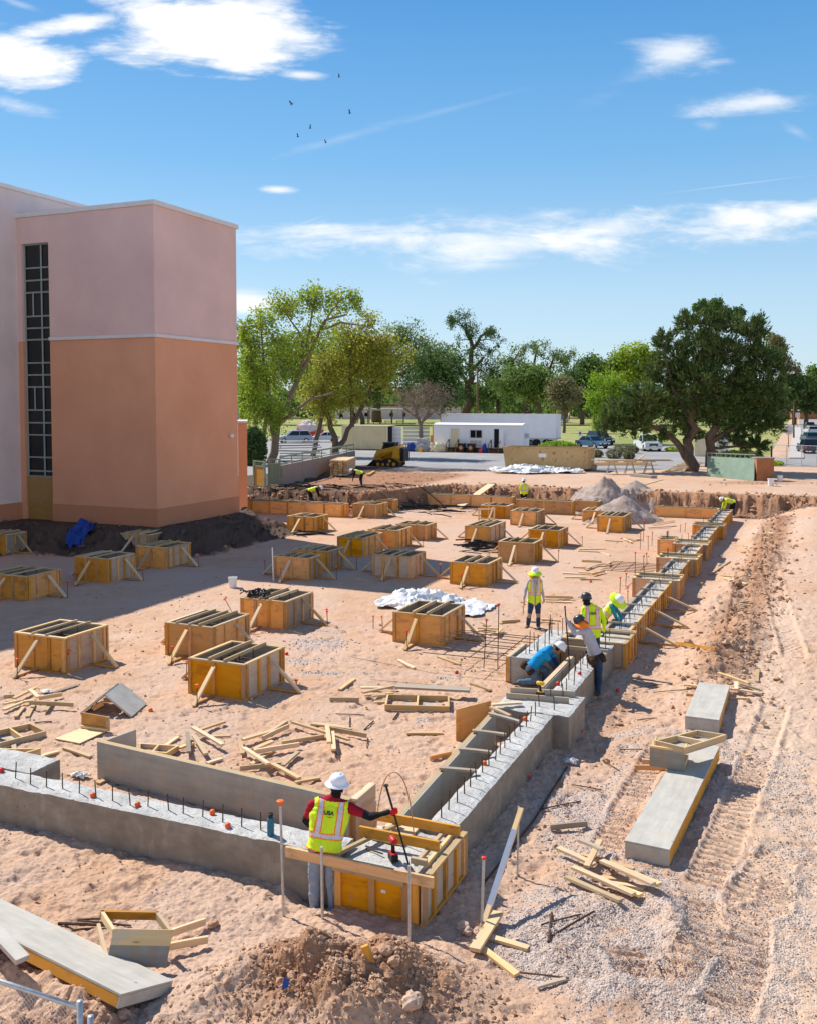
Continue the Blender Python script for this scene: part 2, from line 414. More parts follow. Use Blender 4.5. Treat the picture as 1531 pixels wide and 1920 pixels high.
noise_mat('brick_wall', (0.34, 0.13, 0.055), (0.46, 0.2, 0.09), 2, 0.95)
noise_mat('block_wall', (0.29, 0.215, 0.18), (0.35, 0.27, 0.225), 1.5, 0.95)
noise_mat('timber_dark', (0.13, 0.075, 0.035), (0.2, 0.12, 0.06), 4, 0.9)
noise_mat('grey_cloth', (0.34, 0.34, 0.36), (0.42, 0.42, 0.44), 7, 0.95)
noise_mat('chrome', (0.5, 0.5, 0.5), (0.6, 0.6, 0.6), 4, 0.25, metal=0.9)
noise_mat('tape_text', (0.03, 0.03, 0.03), (0.04, 0.04, 0.04), 4, 0.8)
noise_mat('sticker', (0.75, 0.75, 0.74), (0.8, 0.8, 0.79), 4, 0.6)
noise_mat('diamond_orange', (0.75, 0.22, 0.05), (0.8, 0.28, 0.07), 4, 0.5)
noise_mat('bottle_blue', (0.03, 0.14, 0.21), (0.04, 0.17, 0.25), 4, 0.35)
noise_mat('tool_red', (0.5, 0.02, 0.02), (0.6, 0.03, 0.03), 4, 0.4)
noise_mat('tool_yellow', (0.7, 0.4, 0.03), (0.8, 0.48, 0.05), 4, 0.4)
noise_mat('hose_copper', (0.5, 0.22, 0.11), (0.58, 0.28, 0.15), 4, 0.5)
noise_mat('bird_black', (0.01, 0.01, 0.012), (0.02, 0.02, 0.022), 4, 0.8)
def leaf_mat(name, cols, trans=0.35, scale=0.55):
    t, b = base_mat(name, 0.7, 0.15)
    tcn = t.new('ShaderNodeTexCoord'); oi = t.new('ShaderNodeObjectInfo'); ge = t.new('ShaderNodeNewGeometry')
    n = t.noise(tcn.outputs['Object'], scale, 3, 0.6)
    f = t.math('ADD', t.math('MULTIPLY', n, 0.75), t.math('MULTIPLY', ge.outputs['Random Per Island'], 0.35))
    cr = t.new('ShaderNodeValToRGB'); t.put(cr.inputs[0], f)
    el = cr.color_ramp.elements
    el[0].position = 0.3; el[0].color = c4(cols[0]); el[1].position = 0.72; el[1].color = c4(cols[-1])
    for i, c in enumerate(cols[1:-1]):
        e = el.new(0.3 + 0.42 * (i + 1) / (len(cols) - 1)); e.color = c4(c)
    t.l.new(cr.outputs[0], b.inputs['Base Color'])
    tr = t.new('ShaderNodeBsdfTranslucent'); t.l.new(cr.outputs[0], tr.inputs['Color'])
    mx = t.new('ShaderNodeMixShader'); mx.inputs[0].default_value = trans
    t.l.new(b.outputs[0], mx.inputs[1]); t.l.new(tr.outputs[0], mx.inputs[2])
    t.l.new(mx.outputs[0], t.n['Material Output'].inputs[0])
leaf_mat('leaf_spring', [(0.160, 0.261, 0.029), (0.290, 0.420, 0.043), (0.478, 0.522, 0.072)], 0.45)
leaf_mat('leaf_yellowgreen', [(0.196, 0.238, 0.028), (0.364, 0.392, 0.049), (0.504, 0.462, 0.084)], 0.45)
leaf_mat('leaf_mid', [(0.080, 0.136, 0.035), (0.152, 0.240, 0.056), (0.240, 0.320, 0.088)], 0.35)
leaf_mat('leaf_deep', [(0.045, 0.090, 0.033), (0.090, 0.165, 0.045), (0.150, 0.225, 0.068)], 0.3)
leaf_mat('leaf_pine', [(0.041, 0.077, 0.026), (0.082, 0.136, 0.036), (0.155, 0.209, 0.063)], 0.22, 0.5)
leaf_mat('leaf_olive', [(0.140, 0.154, 0.070), (0.224, 0.224, 0.105), (0.308, 0.266, 0.140)], 0.35)
leaf_mat('leaf_willow', [(0.140, 0.252, 0.021), (0.238, 0.378, 0.028), (0.336, 0.476, 0.056)], 0.45)
leaf_mat('leaf_rust', [(0.26, 0.11, 0.02), (0.36, 0.18, 0.03), (0.25, 0.2, 0.05)], 0.4)
leaf_mat('twig_brown', [(0.20, 0.14, 0.10), (0.28, 0.20, 0.15), (0.33, 0.25, 0.19)], 0.2)
def paint(name, c, rough=0.35, metal=0.0):
    return noise_mat(name, [q * 0.93 for q in c], c, 1.5, rough, spec=0.5, metal=metal)
def cloth(name, c, var=0.8, bd=0.004):
    return noise_mat(name, [q * var for q in c], c, 9, 0.95, bd, 14)

# ground: sand, damp soil, gravel, all by zone
t, b = base_mat('sand_ground', 0.95, 0.1)
tcn = t.new('ShaderNodeTexCoord'); gv = tcn.outputs['Object']
za = t.new('ShaderNodeAttribute'); za.attribute_name = 'zone'
zs = t.new('ShaderNodeSeparateColor'); t.l.new(za.outputs['Color'], zs.inputs[0])
n_big = t.noise(gv, 0.35, 5, 0.6); n_mid = t.noise(gv, 2.2, 6, 0.62); n_fin = t.noise(gv, 17, 6, 0.7); n_gr = t.noise(gv, 70, 3, 0.7)
col = t.mix(t.mapr(n_big, 0.35, 0.65), (0.475, 0.285, 0.175, 1), (0.57, 0.365, 0.24, 1))
col = t.mix(t.mapr(n_mid, 0.38, 0.68, 0, 0.55), col, (0.63, 0.425, 0.295, 1))
col = t.mix(t.mapr(n_fin, 0.52, 0.68, 0, 0.5), col, (0.40, 0.235, 0.14, 1))
n_pat = t.noise(gv, 0.16, 4, 0.6, 0.8)
col = t.mix(t.mapr(n_pat, 0.42, 0.62, 0, 0.75, True), col, t.mix(t.mapr(n_fin, 0.4, 0.65), (0.56, 0.40, 0.30, 1), (0.50, 0.35, 0.26, 1)))
soil = t.mix(t.mapr(n_mid, 0.35, 0.65), (0.27, 0.125, 0.065, 1), (0.43, 0.24, 0.14, 1))
soil = t.mix(t.mapr(n_fin, 0.45, 0.65, 0, 0.5), soil, (0.28, 0.15, 0.085, 1))
vcol = t.voro(gv, 34, 'F1', 'Color')
vsep = t.new('ShaderNodeSeparateColor'); t.l.new(vcol, vsep.inputs[0])
grav = t.mix(vsep.outputs[0], (0.40, 0.32, 0.275, 1), (0.62, 0.52, 0.455, 1))
grav = t.mix(t.mapr(n_fin, 0.4, 0.65, 0, 0.45), grav, (0.48, 0.35, 0.27, 1))
zj = t.math('ADD', zs.outputs[0], t.math('MULTIPLY', t.math('SUBTRACT', n_mid, 0.5), 0.9))
zj = t.math('ADD', zj, t.math('MULTIPLY', t.math('SUBTRACT', n_fin, 0.5), 0.8))
col = t.mix(t.mapr(zj, 0.4, 0.62, 0, 0.92, True), col, grav)
zd = t.math('ADD', zs.outputs[1], t.math('MULTIPLY', t.math('SUBTRACT', n_mid, 0.5), 0.7))
col = t.mix(t.mapr(zd, 0.35, 0.7, 0, 1, True), col, soil)
col = t.mix(t.mapr(zs.outputs[2], 0, 1, 0, 0.5), col, (0.66, 0.48, 0.34, 1))
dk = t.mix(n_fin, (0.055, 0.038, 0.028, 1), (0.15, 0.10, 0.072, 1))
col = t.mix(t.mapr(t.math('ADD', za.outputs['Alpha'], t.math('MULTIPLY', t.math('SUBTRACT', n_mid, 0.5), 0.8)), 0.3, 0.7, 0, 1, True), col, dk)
pb = t.voro(gv, 3.1, 'F1', 'Distance')
col = t.mix(t.mapr(pb, 0.03, 0.05, 0.8, 0), col, (0.16, 0.11, 0.085, 1))
t.l.new(col, b.inputs['Base Color'])
hh = t.math('ADD', t.math('MULTIPLY', n_mid, 0.8), t.math('ADD', t.math('MULTIPLY', n_fin, 0.45), t.math('MULTIPLY', n_gr, 0.12)))
vv = t.voro(gv, 34, 'F1', 'Distance')
hh = t.math('ADD', hh, t.math('MULTIPLY', t.math('MULTIPLY', vv, -0.5), t.mapr(zj, 0.4, 0.62)))
bump(t, b, hh, 0.055, 0.9)
t, b = base_mat('brick_face', 0.9)

# ------------------------------------------------------------------ object helpers
def tag(o, label=None, cat=None, group=None, kind=None):
    if label: o['label'] = label
    if cat: o['category'] = cat
    if group: o['group'] = group
    if kind: o['kind'] = kind
    return o
def thing(name, label, cat, loc=(0, 0, 0), rz=0.0, group=None):
    o = bpy.data.objects.new(name, None); COL.objects.link(o)
    o.empty_display_size = 0.2
    o.location = loc; o.rotation_euler = (0, 0, rz)
    return tag(o, label, cat, group)
def link(name, me, mats, parent=None, loc=None, mat4=None):
    o = bpy.data.objects.new(name, me); COL.objects.link(o)
    for m in ([mats] if isinstance(mats, str) else mats):
        me.materials.append(MATS[m])
    if parent is not None:
        o.parent = parent
    if mat4 is not None:
        if parent is not None:
            pm = parent.matrix_basis
            if parent.parent is not None:
                pm = parent.parent.matrix_basis @ pm
            o.matrix_basis = pm.inverted() @ mat4
        else:
            o.matrix_basis = mat4
    elif loc is not None:
        o.location = loc
    return o
def np_mesh(name, verts, quads=None, tris=None, mat_idx=None, smooth=False):
    me = bpy.data.meshes.new(name)
    verts = np.asarray(verts, np.float32)
    nq = 0 if quads is None else len(quads); nt = 0 if tris is None else len(tris)
    me.vertices.add(len(verts)); me.vertices.foreach_set('co', verts.ravel())
    loops = []
    if nq: loops.append(np.asarray(quads, np.int32).ravel())
    if nt: loops.append(np.asarray(tris, np.int32).ravel())
    li = np.concatenate(loops)
    me.loops.add(len(li)); me.loops.foreach_set('vertex_index', li)
    me.polygons.add(nq + nt)
    st = np.concatenate([np.arange(nq) * 4, nq * 4 + np.arange(nt) * 3]).astype(np.int32)
    me.polygons.foreach_set('loop_start', st)
    if mat_idx is not None:
        me.polygons.foreach_set('material_index', np.asarray(mat_idx, np.int32))
    me.polygons.foreach_set('use_smooth', np.full(nq + nt, bool(smooth)))
    me.update(calc_edges=True); me.validate()
    return me
def frame(p0, p1, up=Vector((0, 0, 1))):
    x = (p1 - p0); L = x.length; x.normalize()
    y = up.cross(x)
    if y.length < 1e-4:
        y = Vector((0, 1, 0)).cross(x)
    y.normalize(); z = x.cross(y)
    M = Matrix(((x.x, y.x, z.x, p0.x), (x.y, y.y, z.y, p0.y), (x.z, y.z, z.z, p0.z), (0, 0, 0, 1)))
    return M, L
_sticks = {}
def box_mesh(name, L, w, t, warp=0.0, mi=None, cham=0.0):
    """box from x = 0 to L, y +-w/2, z +-t/2"""
    k = (name, round(L, 3), round(w, 3), round(t, 3), warp, str(mi))
    n = 4 if warp else 1
    V = []; 
    for i in range(n + 1):
        s = i / n; dy = warp * math.sin(s * 3.1) * 0.5; dz = warp * math.sin(s * 2.3 + 1)
        for (a, c) in ((-1, -1), (1, -1), (1, 1), (-1, 1)):
            V.append((s * L, a * w / 2 + dy, c * t / 2 + dz))
    Q = []
    for i in range(n):
        o = i * 4
        for j in range(4):
            Q.append((o + j, o + (j + 1) % 4, o + 4 + (j + 1) % 4, o + 4 + j)[::-1])
    Q.append((0, 1, 2, 3)[::-1]); o = n * 4; Q.append((o, o + 1, o + 2, o + 3))
    return np_mesh(name, V, quads=[q[::-1] for q in Q], mat_idx=mi)
def stick(name, p0, p1, w, t, mat, parent=None, up=Vector((0, 0, 1)), warp=0.0, mi=None):
    M, L = frame(Vector(p0), Vector(p1), Vector(up))
    return link(name, box_mesh(name, L, w, t, warp, mi), mat, parent, mat4=M)
def tube_geo(pts, rad, n=8, caps=True):
    pts = [Vector(p) for p in pts]; V = []; Q = []; T = []
    if not hasattr(rad, '__len__'): rad = [rad] * len(pts)
    prev = None
    for i, p in enumerate(pts):
        d = (pts[min(i + 1, len(pts) - 1)] - pts[max(i - 1, 0)]).normalized()
        if prev is None:
            a = d.orthogonal().normalized()
        else:
            a = (prev - d * prev.dot(d)).normalized()
        prev = a; bb = d.cross(a)
        for k in range(n):
            th = 2 * math.pi * k / n
            V.append(p + (a * math.cos(th) + bb * math.sin(th)) * rad[i])
    for i in range(len(pts) - 1):
        for k in range(n):
            Q.append((i * n + k, i * n + (k + 1) % n, (i + 1) * n + (k + 1) % n, (i + 1) * n + k))
    if caps:
        V.append(pts[0]); V.append(pts[-1]); c0, c1 = len(V) - 2, len(V) - 1; e = (len(pts) - 1) * n
        for k in range(n):
            T.append((c0, (k + 1) % n, k)); T.append((c1, e + k, e + (k + 1) % n))
    return V, Q, T
class Geo:
    """collects shapes into one mesh, with material slots"""
    def __init__(self): self.V = []; self.Q = []; self.T = []; self.mq = []; self.mt = []
    def add(self, V, Q, T=(), m=0):
        o = len(self.V); self.V.extend([tuple(v) for v in V])
        self.Q.extend([tuple(i + o for i in q) for q in Q]); self.T.extend([tuple(i + o for i in q) for q in T])
        self.mq += [m] * len(Q); self.mt += [m] * len(T)
        return self
    def tube(self, pts, rad, n=8, m=0): return self.add(*tube_geo(pts, rad, n), m=m)
    def box(self, c, s, m=0, rz=0.0, M=None):
        cs, sn = math.cos(rz), math.sin(rz); V = []
        for dz in (-.5, .5):
            for (dx, dy) in ((-.5, -.5), (.5, -.5), (.5, .5), (-.5, .5)):
                x, y, z = dx * s[0], dy * s[1], dz * s[2]
                p = Vector((c[0] + x * cs - y * sn, c[1] + x * sn + y * cs, c[2] + z))
                V.append(M @ p if M is not None else p)
        Q = [(3, 2, 1, 0), (4, 5, 6, 7), (0, 1, 5, 4), (1, 2, 6, 5), (2, 3, 7, 6), (3, 0, 4, 7)]
        return self.add(V, Q, m=m)
    def bar(self, p0, p1, w, t, m=0, up=Vector((0, 0, 1))):
        M, L = frame(Vector(p0), Vector(p1), up)
        return self.box((L / 2, 0, 0), (L, w, t), m, M=M)
    def lathe(self, prof, n=20, m=0, M=None):
        V = []; Q = []
        for (r, z) in prof:
            for k in range(n):
                th = 2 * math.pi * k / n; p = Vector((r * math.cos(th), r * math.sin(th), z)); V.append(M @ p if M is not None else p)
        for i in range(len(prof) - 1):
            for k in range(n):
                Q.append((i * n + k, i * n + (k + 1) % n, (i + 1) * n + (k + 1) % n, (i + 1) * n + k))
        return self.add(V, Q, m=m)
    def prism(self, poly, p0, ex, ey, ez, m=0):
        """polygon (a, b) in the plane ex, ey at p0, extruded along ez (vector)"""
        n = len(poly); V = [p0 + ex * a + ey * c for a, c in poly]; V += [v + ez for v in V[:n]]
        Q = [(i, (i + 1) % n, n + (i + 1) % n, n + i) for i in range(n)]
        T = [(0, i + 1, i) for i in range(1, n - 1)] + [(n, n + i, n + i + 1) for i in range(1, n - 1)]
        return self.add(V, Q, T, m=m)
    def build(self, name, mats, parent=None, smooth=False, loc=None, mat4=None):
        me = np_mesh(name, self.V, self.Q if self.Q else None, self.T if self.T else None, self.mq + self.mt, smooth)
        return link(name, me, mats, parent, loc, mat4)
def bm_fix(o):
    bm = bmesh.new(); bm.from_mesh(o.data); bmesh.ops.recalc_face_normals(bm, faces=bm.faces); bm.to_mesh(o.data); bm.free(); return o
ORD = ['first', 'second', 'third', 'fourth', 'fifth', 'sixth', 'seventh', 'eighth', 'ninth', 'tenth', 'eleventh', 'twelfth', 'thirteenth',
       'fourteenth', 'fifteenth', 'sixteenth', 'seventeenth', 'eighteenth', 'nineteenth', 'twentieth', 'twenty-first', 'twenty-second', 'twenty-third',
       'twenty-fourth', 'twenty-fifth', 'twenty-sixth', 'twenty-seventh', 'twenty-eighth', 'twenty-ninth', 'thirtieth']
# ================================================================== GROUND
def make_ground():
    invs = np.concatenate([np.linspace(1 / 5.0, 1 / 9.0, 60, endpoint=False), np.linspace(1 / 9.0, 1 / 25.0, 780, endpoint=False), np.linspace(1 / 25.0, 1 / 160.0, 380)])
    D = np.concatenate([1 / invs, np.geomspace(163, 3000, 60)])
    S = np.concatenate([np.linspace(-1.5, -.62, 20, endpoint=False), np.linspace(-.62, .62, 1000), np.linspace(.62, 1.5, 21)[1:]])
    DD, SS = np.meshgrid(D, S, indexing='ij')
    X = SS * DD; Y = DD
    Z = base_z(X, Y)
    fine = 1 - sst(Y, 20, 45)
    u, v = to_uv(X, Y)
    pad = (u > 0.9) & (v > 1.0)
    smooth_ = 1 - .55 * sst(-v, 4.5, 6.5)
    rung, ins, berm = track_fields(X, Y); smooth_ = smooth_ * (1 - .7 * ins)
    rough_ = 1 - .55 * (1 - sst(np.abs(v + 3.4), 2.2, 3.6)) * (1 - sst(u, 8, 12))
    Z += fbm(X, Y, 13.0, 3, 71, 0.6) * 0.026 * rough_ * fine * np.where(pad, .8, 1.0) * smooth_
    Z += (.12 - np.minimum(np.abs(fbm(X, Y, 4.5, 3, 75, .6)), .12)) * -.08 * rough_ * fine * np.where(pad, .8, 1.0) * smooth_
    foot = np.maximum(fbm(X, Y, 3.7, 2, 73), 0.16) - 0.16
    Z -= foot * 0.14 * fine * smooth_
    Z += -ins * 0.03 - rung * 0.085 + berm * 0.05 * (1 - sst(Y, 30, 60))
    n0, n1 = DD.shape
    idx = np.arange(n0 * n1).reshape(n0, n1)
    quads = np.stack([idx[:-1, :-1], idx[:-1, 1:], idx[1:, 1:], idx[1:, :-1]], -1).reshape(-1, 4)
    V = np.stack([X, Y, Z], -1).reshape(-1, 3)
    me = np_mesh('ground', V, quads=quads, smooth=True)
    # zones
    rs = at(1300, 1500)
    nzg = fbm(X, Y, 0.45, 3, 81)
    strip = (1 - sst(np.abs(v + 2.9 + 0.10 * u * 0 - 0.5 * nzg * 2), 1.6, 2.7)) * (1 - sst(u, 7.5, 12)) * sst(u, -3.5, 0.5)
    low = sst(-Y, -12.2, -10.2) * sst(X, .9, 2.2) * 0.75
    grav = np.maximum(strip * 0.5, low * .45) + nzg * 0.42
    for (px, py, rx, ry) in ((600, 1205, 1.6, 1.3), (560, 1240, 1.2, .5), (610, 1262, 1.5, .35), (840, 1273, .55, .35), (800, 1480, .6, .45), (620, 1185, .9, .5), (800, 1350, .5, .25)):
        q = at(px, py); grav = np.maximum(grav, np.exp(-((X - q.x) / rx) ** 2 - ((Y - q.y) / ry) ** 2) * 0.62)
    damp = np.zeros_like(X)
    edge = 49.2 - 8.0 * sst(v, 18.5, 22.0)
    damp = np.maximum(damp, np.exp(-((u - edge - .6) / 1.5) ** 2) * 0.95)
    damp = np.maximum(damp, sst(v, 18, 22) * sst(u, 38, 41) * (1 - sst(u, 58, 64)) * .75)
    db = np.minimum(rect_d(u, v, TOWER_U, TOWER_U + TOWER_W, TOWER_V, 90), rect_d(u, v, -30, 90, 32.3, 90))
    damp = np.maximum(damp, (1 - sst(db, 2.8, 4.2)) * 0.8)
    damp = np.maximum(damp, np.exp(-((v + 2.5) / 1.2) ** 2) * sst(u, 9, 15) * (1 - sst(u, 44, 50)) * 0.72)
    damp = np.maximum(damp, np.exp(-((v + .7) / .6) ** 2) * sst(u, -1, 2) * 0.3)
    damp = np.maximum(damp, np.exp(-((X - O.x + .85) / 1.6) ** 2 - ((Y - O.y + 1.5) / .85) ** 2) * 0.95)
    damp = np.maximum(damp, np.exp(-((X + 3.6) / 1.9) ** 2 - ((Y - 9.5) / .8) ** 2) * 0.8)
    q = at(1420, 905, YARD); damp = np.maximum(damp, np.exp(-((X - q.x) / 7) ** 2 - ((Y - q.y) / 3.5) ** 2) * 0.6)
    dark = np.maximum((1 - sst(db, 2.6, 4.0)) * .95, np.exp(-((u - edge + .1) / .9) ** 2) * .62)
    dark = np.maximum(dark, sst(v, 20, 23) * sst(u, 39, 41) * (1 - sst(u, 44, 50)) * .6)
    pale = np.exp(-((X - 4.9 - (Y - 12) * .36) / 1.1) ** 2) * (1 - sst(Y, 18, 40)) * .8 + ins * 0.35
    pale = np.maximum(pale, sst(-v, 6, 10) * .15)
    pale = np.maximum(pale, np.exp(-((X - at(235, 1192).x) / .55) ** 2 - ((Y - at(235, 1192).y) / .45) ** 2) * 1.0)
    att = me.attributes.new('zone', 'FLOAT_COLOR', 'POINT')
    C = np.stack([np.clip(grav * (1 - ins * .6), 0, 1), np.clip(damp, 0, 1), np.clip(pale, 0, 1), np.clip(dark, 0, 1)], -1).astype(np.float32)
    att.data.foreach_set('color', C.ravel())
    o = link('ground', me, 'sand_ground'); tag(o, kind='structure')
    return grav, damp * (1 - .85 * sst(dark, .4, .9)), X, Y
GRAV, DAMP, GX, GY = make_ground()

def sheet(name, poly, z, mat, kind='structure'):
    bm = bmesh.new(); bm.faces.new([bm.verts.new((p[0], p[1], z)) for p in poly])
    bmesh.ops.recalc_face_normals(bm, faces=bm.faces)
    for f in bm.faces:
        if f.normal.z < 0: f.normal_flip()
    me = bpy.data.meshes.new(name); bm.to_mesh(me); bm.free()
    return tag(link(name, me, mat), kind=kind)
def yd(px, py, z=YARD): return at(px, py, z)
# lawn of the park, car park, street and its pavement; flat ground beyond the yard
LOT = [yd(-500, 893), yd(455, 893), yd(690, 872), yd(760, 877), yd(960, 884), yd(1110, 886), yd(1290, 878), yd(1330, 872), yd(1531, 876), yd(2300, 900),
       yd(2300, 858), yd(1531, 862), yd(1330, 850), yd(1262, 836), yd(1130, 836), yd(990, 836), yd(620, 822), yd(455, 822), yd(-500, 826)]
sheet('car_park', LOT, YARD + 0.02, 'asphalt')
sheet('park_lawn', [yd(-900, 822), yd(455, 822), yd(620, 822), yd(990, 836), yd(1262, 836), yd(1330, 850), yd(1440, 856), yd(1478, 790), yd(1478, 782), yd(600, 782), yd(-900, 782)], YARD + 0.012, 'grass')
sheet('street', [yd(1508, 862), yd(1700, 866), yd(1560, 783), yd(1496, 783)], YARD + 0.016, 'asphalt')
sheet('cross_street', [yd(1458, 796), yd(1700, 799), yd(1700, 806), yd(1458, 801)], YARD + 0.024, 'asphalt')
pv = sheet('pavement', [yd(1476, 860), yd(1506, 860), yd(1500, 801), yd(1488, 801)], YARD + 0.1, 'pavement')

# loose stones and clods: too many to count
def scatter(name, pts, sizes, mat, squash=0.7):
    n = len(pts)
    base = np.array([(1, 0, 0), (-1, 0, 0), (0, 1, 0), (0, -1, 0), (0, 0, 1), (0, 0, -1)], float)
    tri = np.array([(0, 2, 4), (2, 1, 4), (1, 3, 4), (3, 0, 4), (2, 0, 5), (1, 2, 5), (3, 1, 5), (0, 3, 5)])
    jit = rng.uniform(0.55, 1.25, (n, 6, 1))
    V = base[None] * jit
    a = rng.uniform(0, 6.28, n); c, s = np.cos(a), np.sin(a)
    tl = rng.uniform(-.6, .6, n); ct, stt = np.cos(tl), np.sin(tl)
    x = V[..., 0] * c[:, None] - V[..., 1] * s[:, None]; y = V[..., 0] * s[:, None] + V[..., 1] * c[:, None]; z = V[..., 2] * squash
    y2 = y * ct[:, None] - z * stt[:, None]; z2 = y * stt[:, None] + z * ct[:, None]
    V = np.stack([x, y2, z2], -1) * sizes[:, None, None] + pts[:, None, :]
    T = (tri[None] + (np.arange(n) * 6)[:, None, None]).reshape(-1, 3)
    o = link(name, np_mesh(name, V.reshape(-1, 3), tris=T), mat)
    return tag(o, kind='stuff')
def pick(weight, n, dmax):
    w = np.clip(weight, 0, 1) * (GY < dmax) * (GY > 9.0) * (np.abs(GX / GY) < .5)
    w = w.ravel(); w = w / w.sum()
    i = rng.choice(len(w), n, p=w)
    x = GX.ravel()[i] + rng.normal(0, .02, n); y = GY.ravel()[i] + rng.normal(0, .02, n)
    return x, y
def place(name, weight, n, dmax, smin, smax, mat, pw=2.5):
    x, y = pick(weight, n, dmax); sz = smin + (smax - smin) * rng.uniform(0, 1, n) ** pw
    sz = sz * np.clip(y / 16, .7, 2.2)
    z = base_z(x, y) + sz * .15
    return scatter(name, np.stack([x, y, z], -1), sz, mat)
place('gravel', np.clip(GRAV - .3, 0, 1) ** 1.5, 22000, 30, .008, .03, 'gravel_stone')
place('soil_clods', np.clip(DAMP - .2, 0, 1), 9000, 76, .01, .07, 'clod', 5)
place('pebbles', np.ones_like(GX) * .5, 9000, 48, .006, .035, 'clod', 5)
place('pale_pebbles', np.ones_like(GX) * .5, 4000, 40, .006, .028, 'gravel_stone', 4)
xx = rng.normal(O.x - .9, .85, 2600); yy = rng.normal(O.y - 1.65, .5, 2600)
sz = .005 + .045 * rng.uniform(0, 1, 2600) ** 8
scatter('mound_clods', np.stack([xx, yy, base_z(xx, yy) + sz * .2], -1), sz, 'clod')
u_ = rng.uniform(10, 46, 1100); v_ = rng.normal(-2.6, .7, 1100)
xx = O.x + A.x * u_ + B.x * v_; yy = O.y + A.y * u_ + B.y * v_
sz = .02 + .11 * rng.uniform(0, 1, 1100) ** 5
scatter('spoil_clods', np.stack([xx, yy, base_z(xx, yy) + sz * .2], -1), sz, 'clod')
v_ = np.concatenate([rng.uniform(-9, 34, 2600)]); ed = 49.2 - 8.0 * sst(v_, 18.5, 22.0)
u_ = ed + rng.normal(.5, .9, 2600); xx = O.x + A.x * u_ + B.x * v_; yy = O.y + A.y * u_ + B.y * v_; sz = .03 + .2 * rng.uniform(0, 1, 2600) ** 4
scatter('bank_clods', np.stack([xx, yy, base_z(xx, yy) + sz * .15], -1), sz, 'clod')
u_ = rng.uniform(-6, 33, 1500); v_ = rng.uniform(20, 32.3, 1500)
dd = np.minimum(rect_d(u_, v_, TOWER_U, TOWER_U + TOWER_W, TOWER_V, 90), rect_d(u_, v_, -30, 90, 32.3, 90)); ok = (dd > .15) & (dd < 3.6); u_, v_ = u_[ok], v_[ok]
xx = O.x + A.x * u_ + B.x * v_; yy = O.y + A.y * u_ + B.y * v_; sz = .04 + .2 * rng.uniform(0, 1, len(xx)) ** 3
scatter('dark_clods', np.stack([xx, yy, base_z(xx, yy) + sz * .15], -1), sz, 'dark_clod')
def rock(px, py, r, label, mat='stone', sq=.7):
    p = gp(px, py)
    bm = bmesh.new(); bmesh.ops.create_icosphere(bm, subdivisions=3, radius=1)
    sd = random.random() * 50
    for vv in bm.verts:
        n = vv.co.copy()
        k = .8 + .5 * float(vnoise(np.array([n.x * 1.7 + sd]), np.array([n.y * 1.7 + n.z * 1.3]), 3)[0]) + .25 * float(vnoise(np.array([n.x * 5 + sd]), np.array([n.y * 5 + n.z * 4]), 4)[0])
        vv.co = Vector((n.x * k * r, n.y * k * r * .85, n.z * k * r * sq))
    me = bpy.data.meshes.new('rock'); bm.to_mesh(me); bm.free()
    o = link('rock', me, mat, loc=p + Vector((0, 0, r * sq * .55))); o.rotation_euler = (0, 0, random.random() * 6)
    tag(o, label, 'rock')
rock(772, 1888, .16, 'pale angular rock at the foot of the brown soil mound')
rock(876, 1752, .09, 'pink stone by the end of the crossed pine boards')
rock(866, 1742, .11, 'rounder brown stone beside the corner form')
rock(68, 1686, .07, 'round brown stone on the smooth sand')
rock(722, 1790, .10, 'brown clod on the right shoulder of the soil mound', 'clod')
rock(738, 1808, .1, 'large reddish clod below the mound shoulder', 'clod')
rock(548, 1832, .07, 'rounded brown lump low on the soil mound, left of centre', 'clod')
rock(400, 1738, .11, 'brown clod beside the two bright boards', 'clod')
rock(232, 1908, .10, 'pale stone by the chain-link fence post')
rock(1290, 1208, .16, 'red clod on the spoil ridge beside the footing', 'clod')
rock(1382, 1100, .2, 'dark clod on the spoil ridge, nearest the tracks', 'clod')

# gravel heaps
def heap(px, py, D, r, h, label, seed):
    p = atd(px, py, D); p.z = tz(p.x, p.y) - .05
    n = 90; g = np.linspace(-1.25, 1.25, n); X, Y = np.meshgrid(g, g, indexing='ij')
    rr = np.hypot(X, Y * 1.15) * (1 + fbm(X, Y, 1.6, 3, seed) * .55)
    Zh = h * np.maximum(0, 1 - rr) ** .92 + fbm(X, Y, 5, 4, seed + 1, .6) * .09 * h * (rr < 1.0)
    xs, ys = p.x + X * r, p.y + Y * r
    pad_z = np.minimum(base_z(xs, ys), .35 + .9 * (ys > p.y + .8 * r))
    Z = pad_z * .0 + base_z(xs, ys) * np.clip(rr * .9, .3, 1) + Zh - .12 - p.z
    idx = np.arange(n * n).reshape(n, n); kq = (rr < 1.02)[:-1, :-1] & (rr < 1.02)[1:, 1:]
    Q = np.stack([idx[:-1, :-1], idx[1:, :-1], idx[1:, 1:], idx[:-1, 1:]], -1)[kq]
    o = link('gravel_heap', np_mesh('gravel_heap', np.stack([X * r, Y * r, Z], -1).reshape(-1, 3), quads=Q, smooth=True), 'gravel_heap', loc=p)
    tag(o, label, 'gravel heap', 'gravel heaps at the far end of the pad')
heap(1168, 960, 55.5, 2.6, 1.6, 'grey gravel heap in front, against the plywood forms', 3)
heap(1132, 936, 61.0, 2.6, 1.9, 'taller grey gravel heap behind the front heap', 5)
heap(1190, 934, 62.5, 2.8, 1.5, 'pinkish low gravel heap behind, to the right', 8)
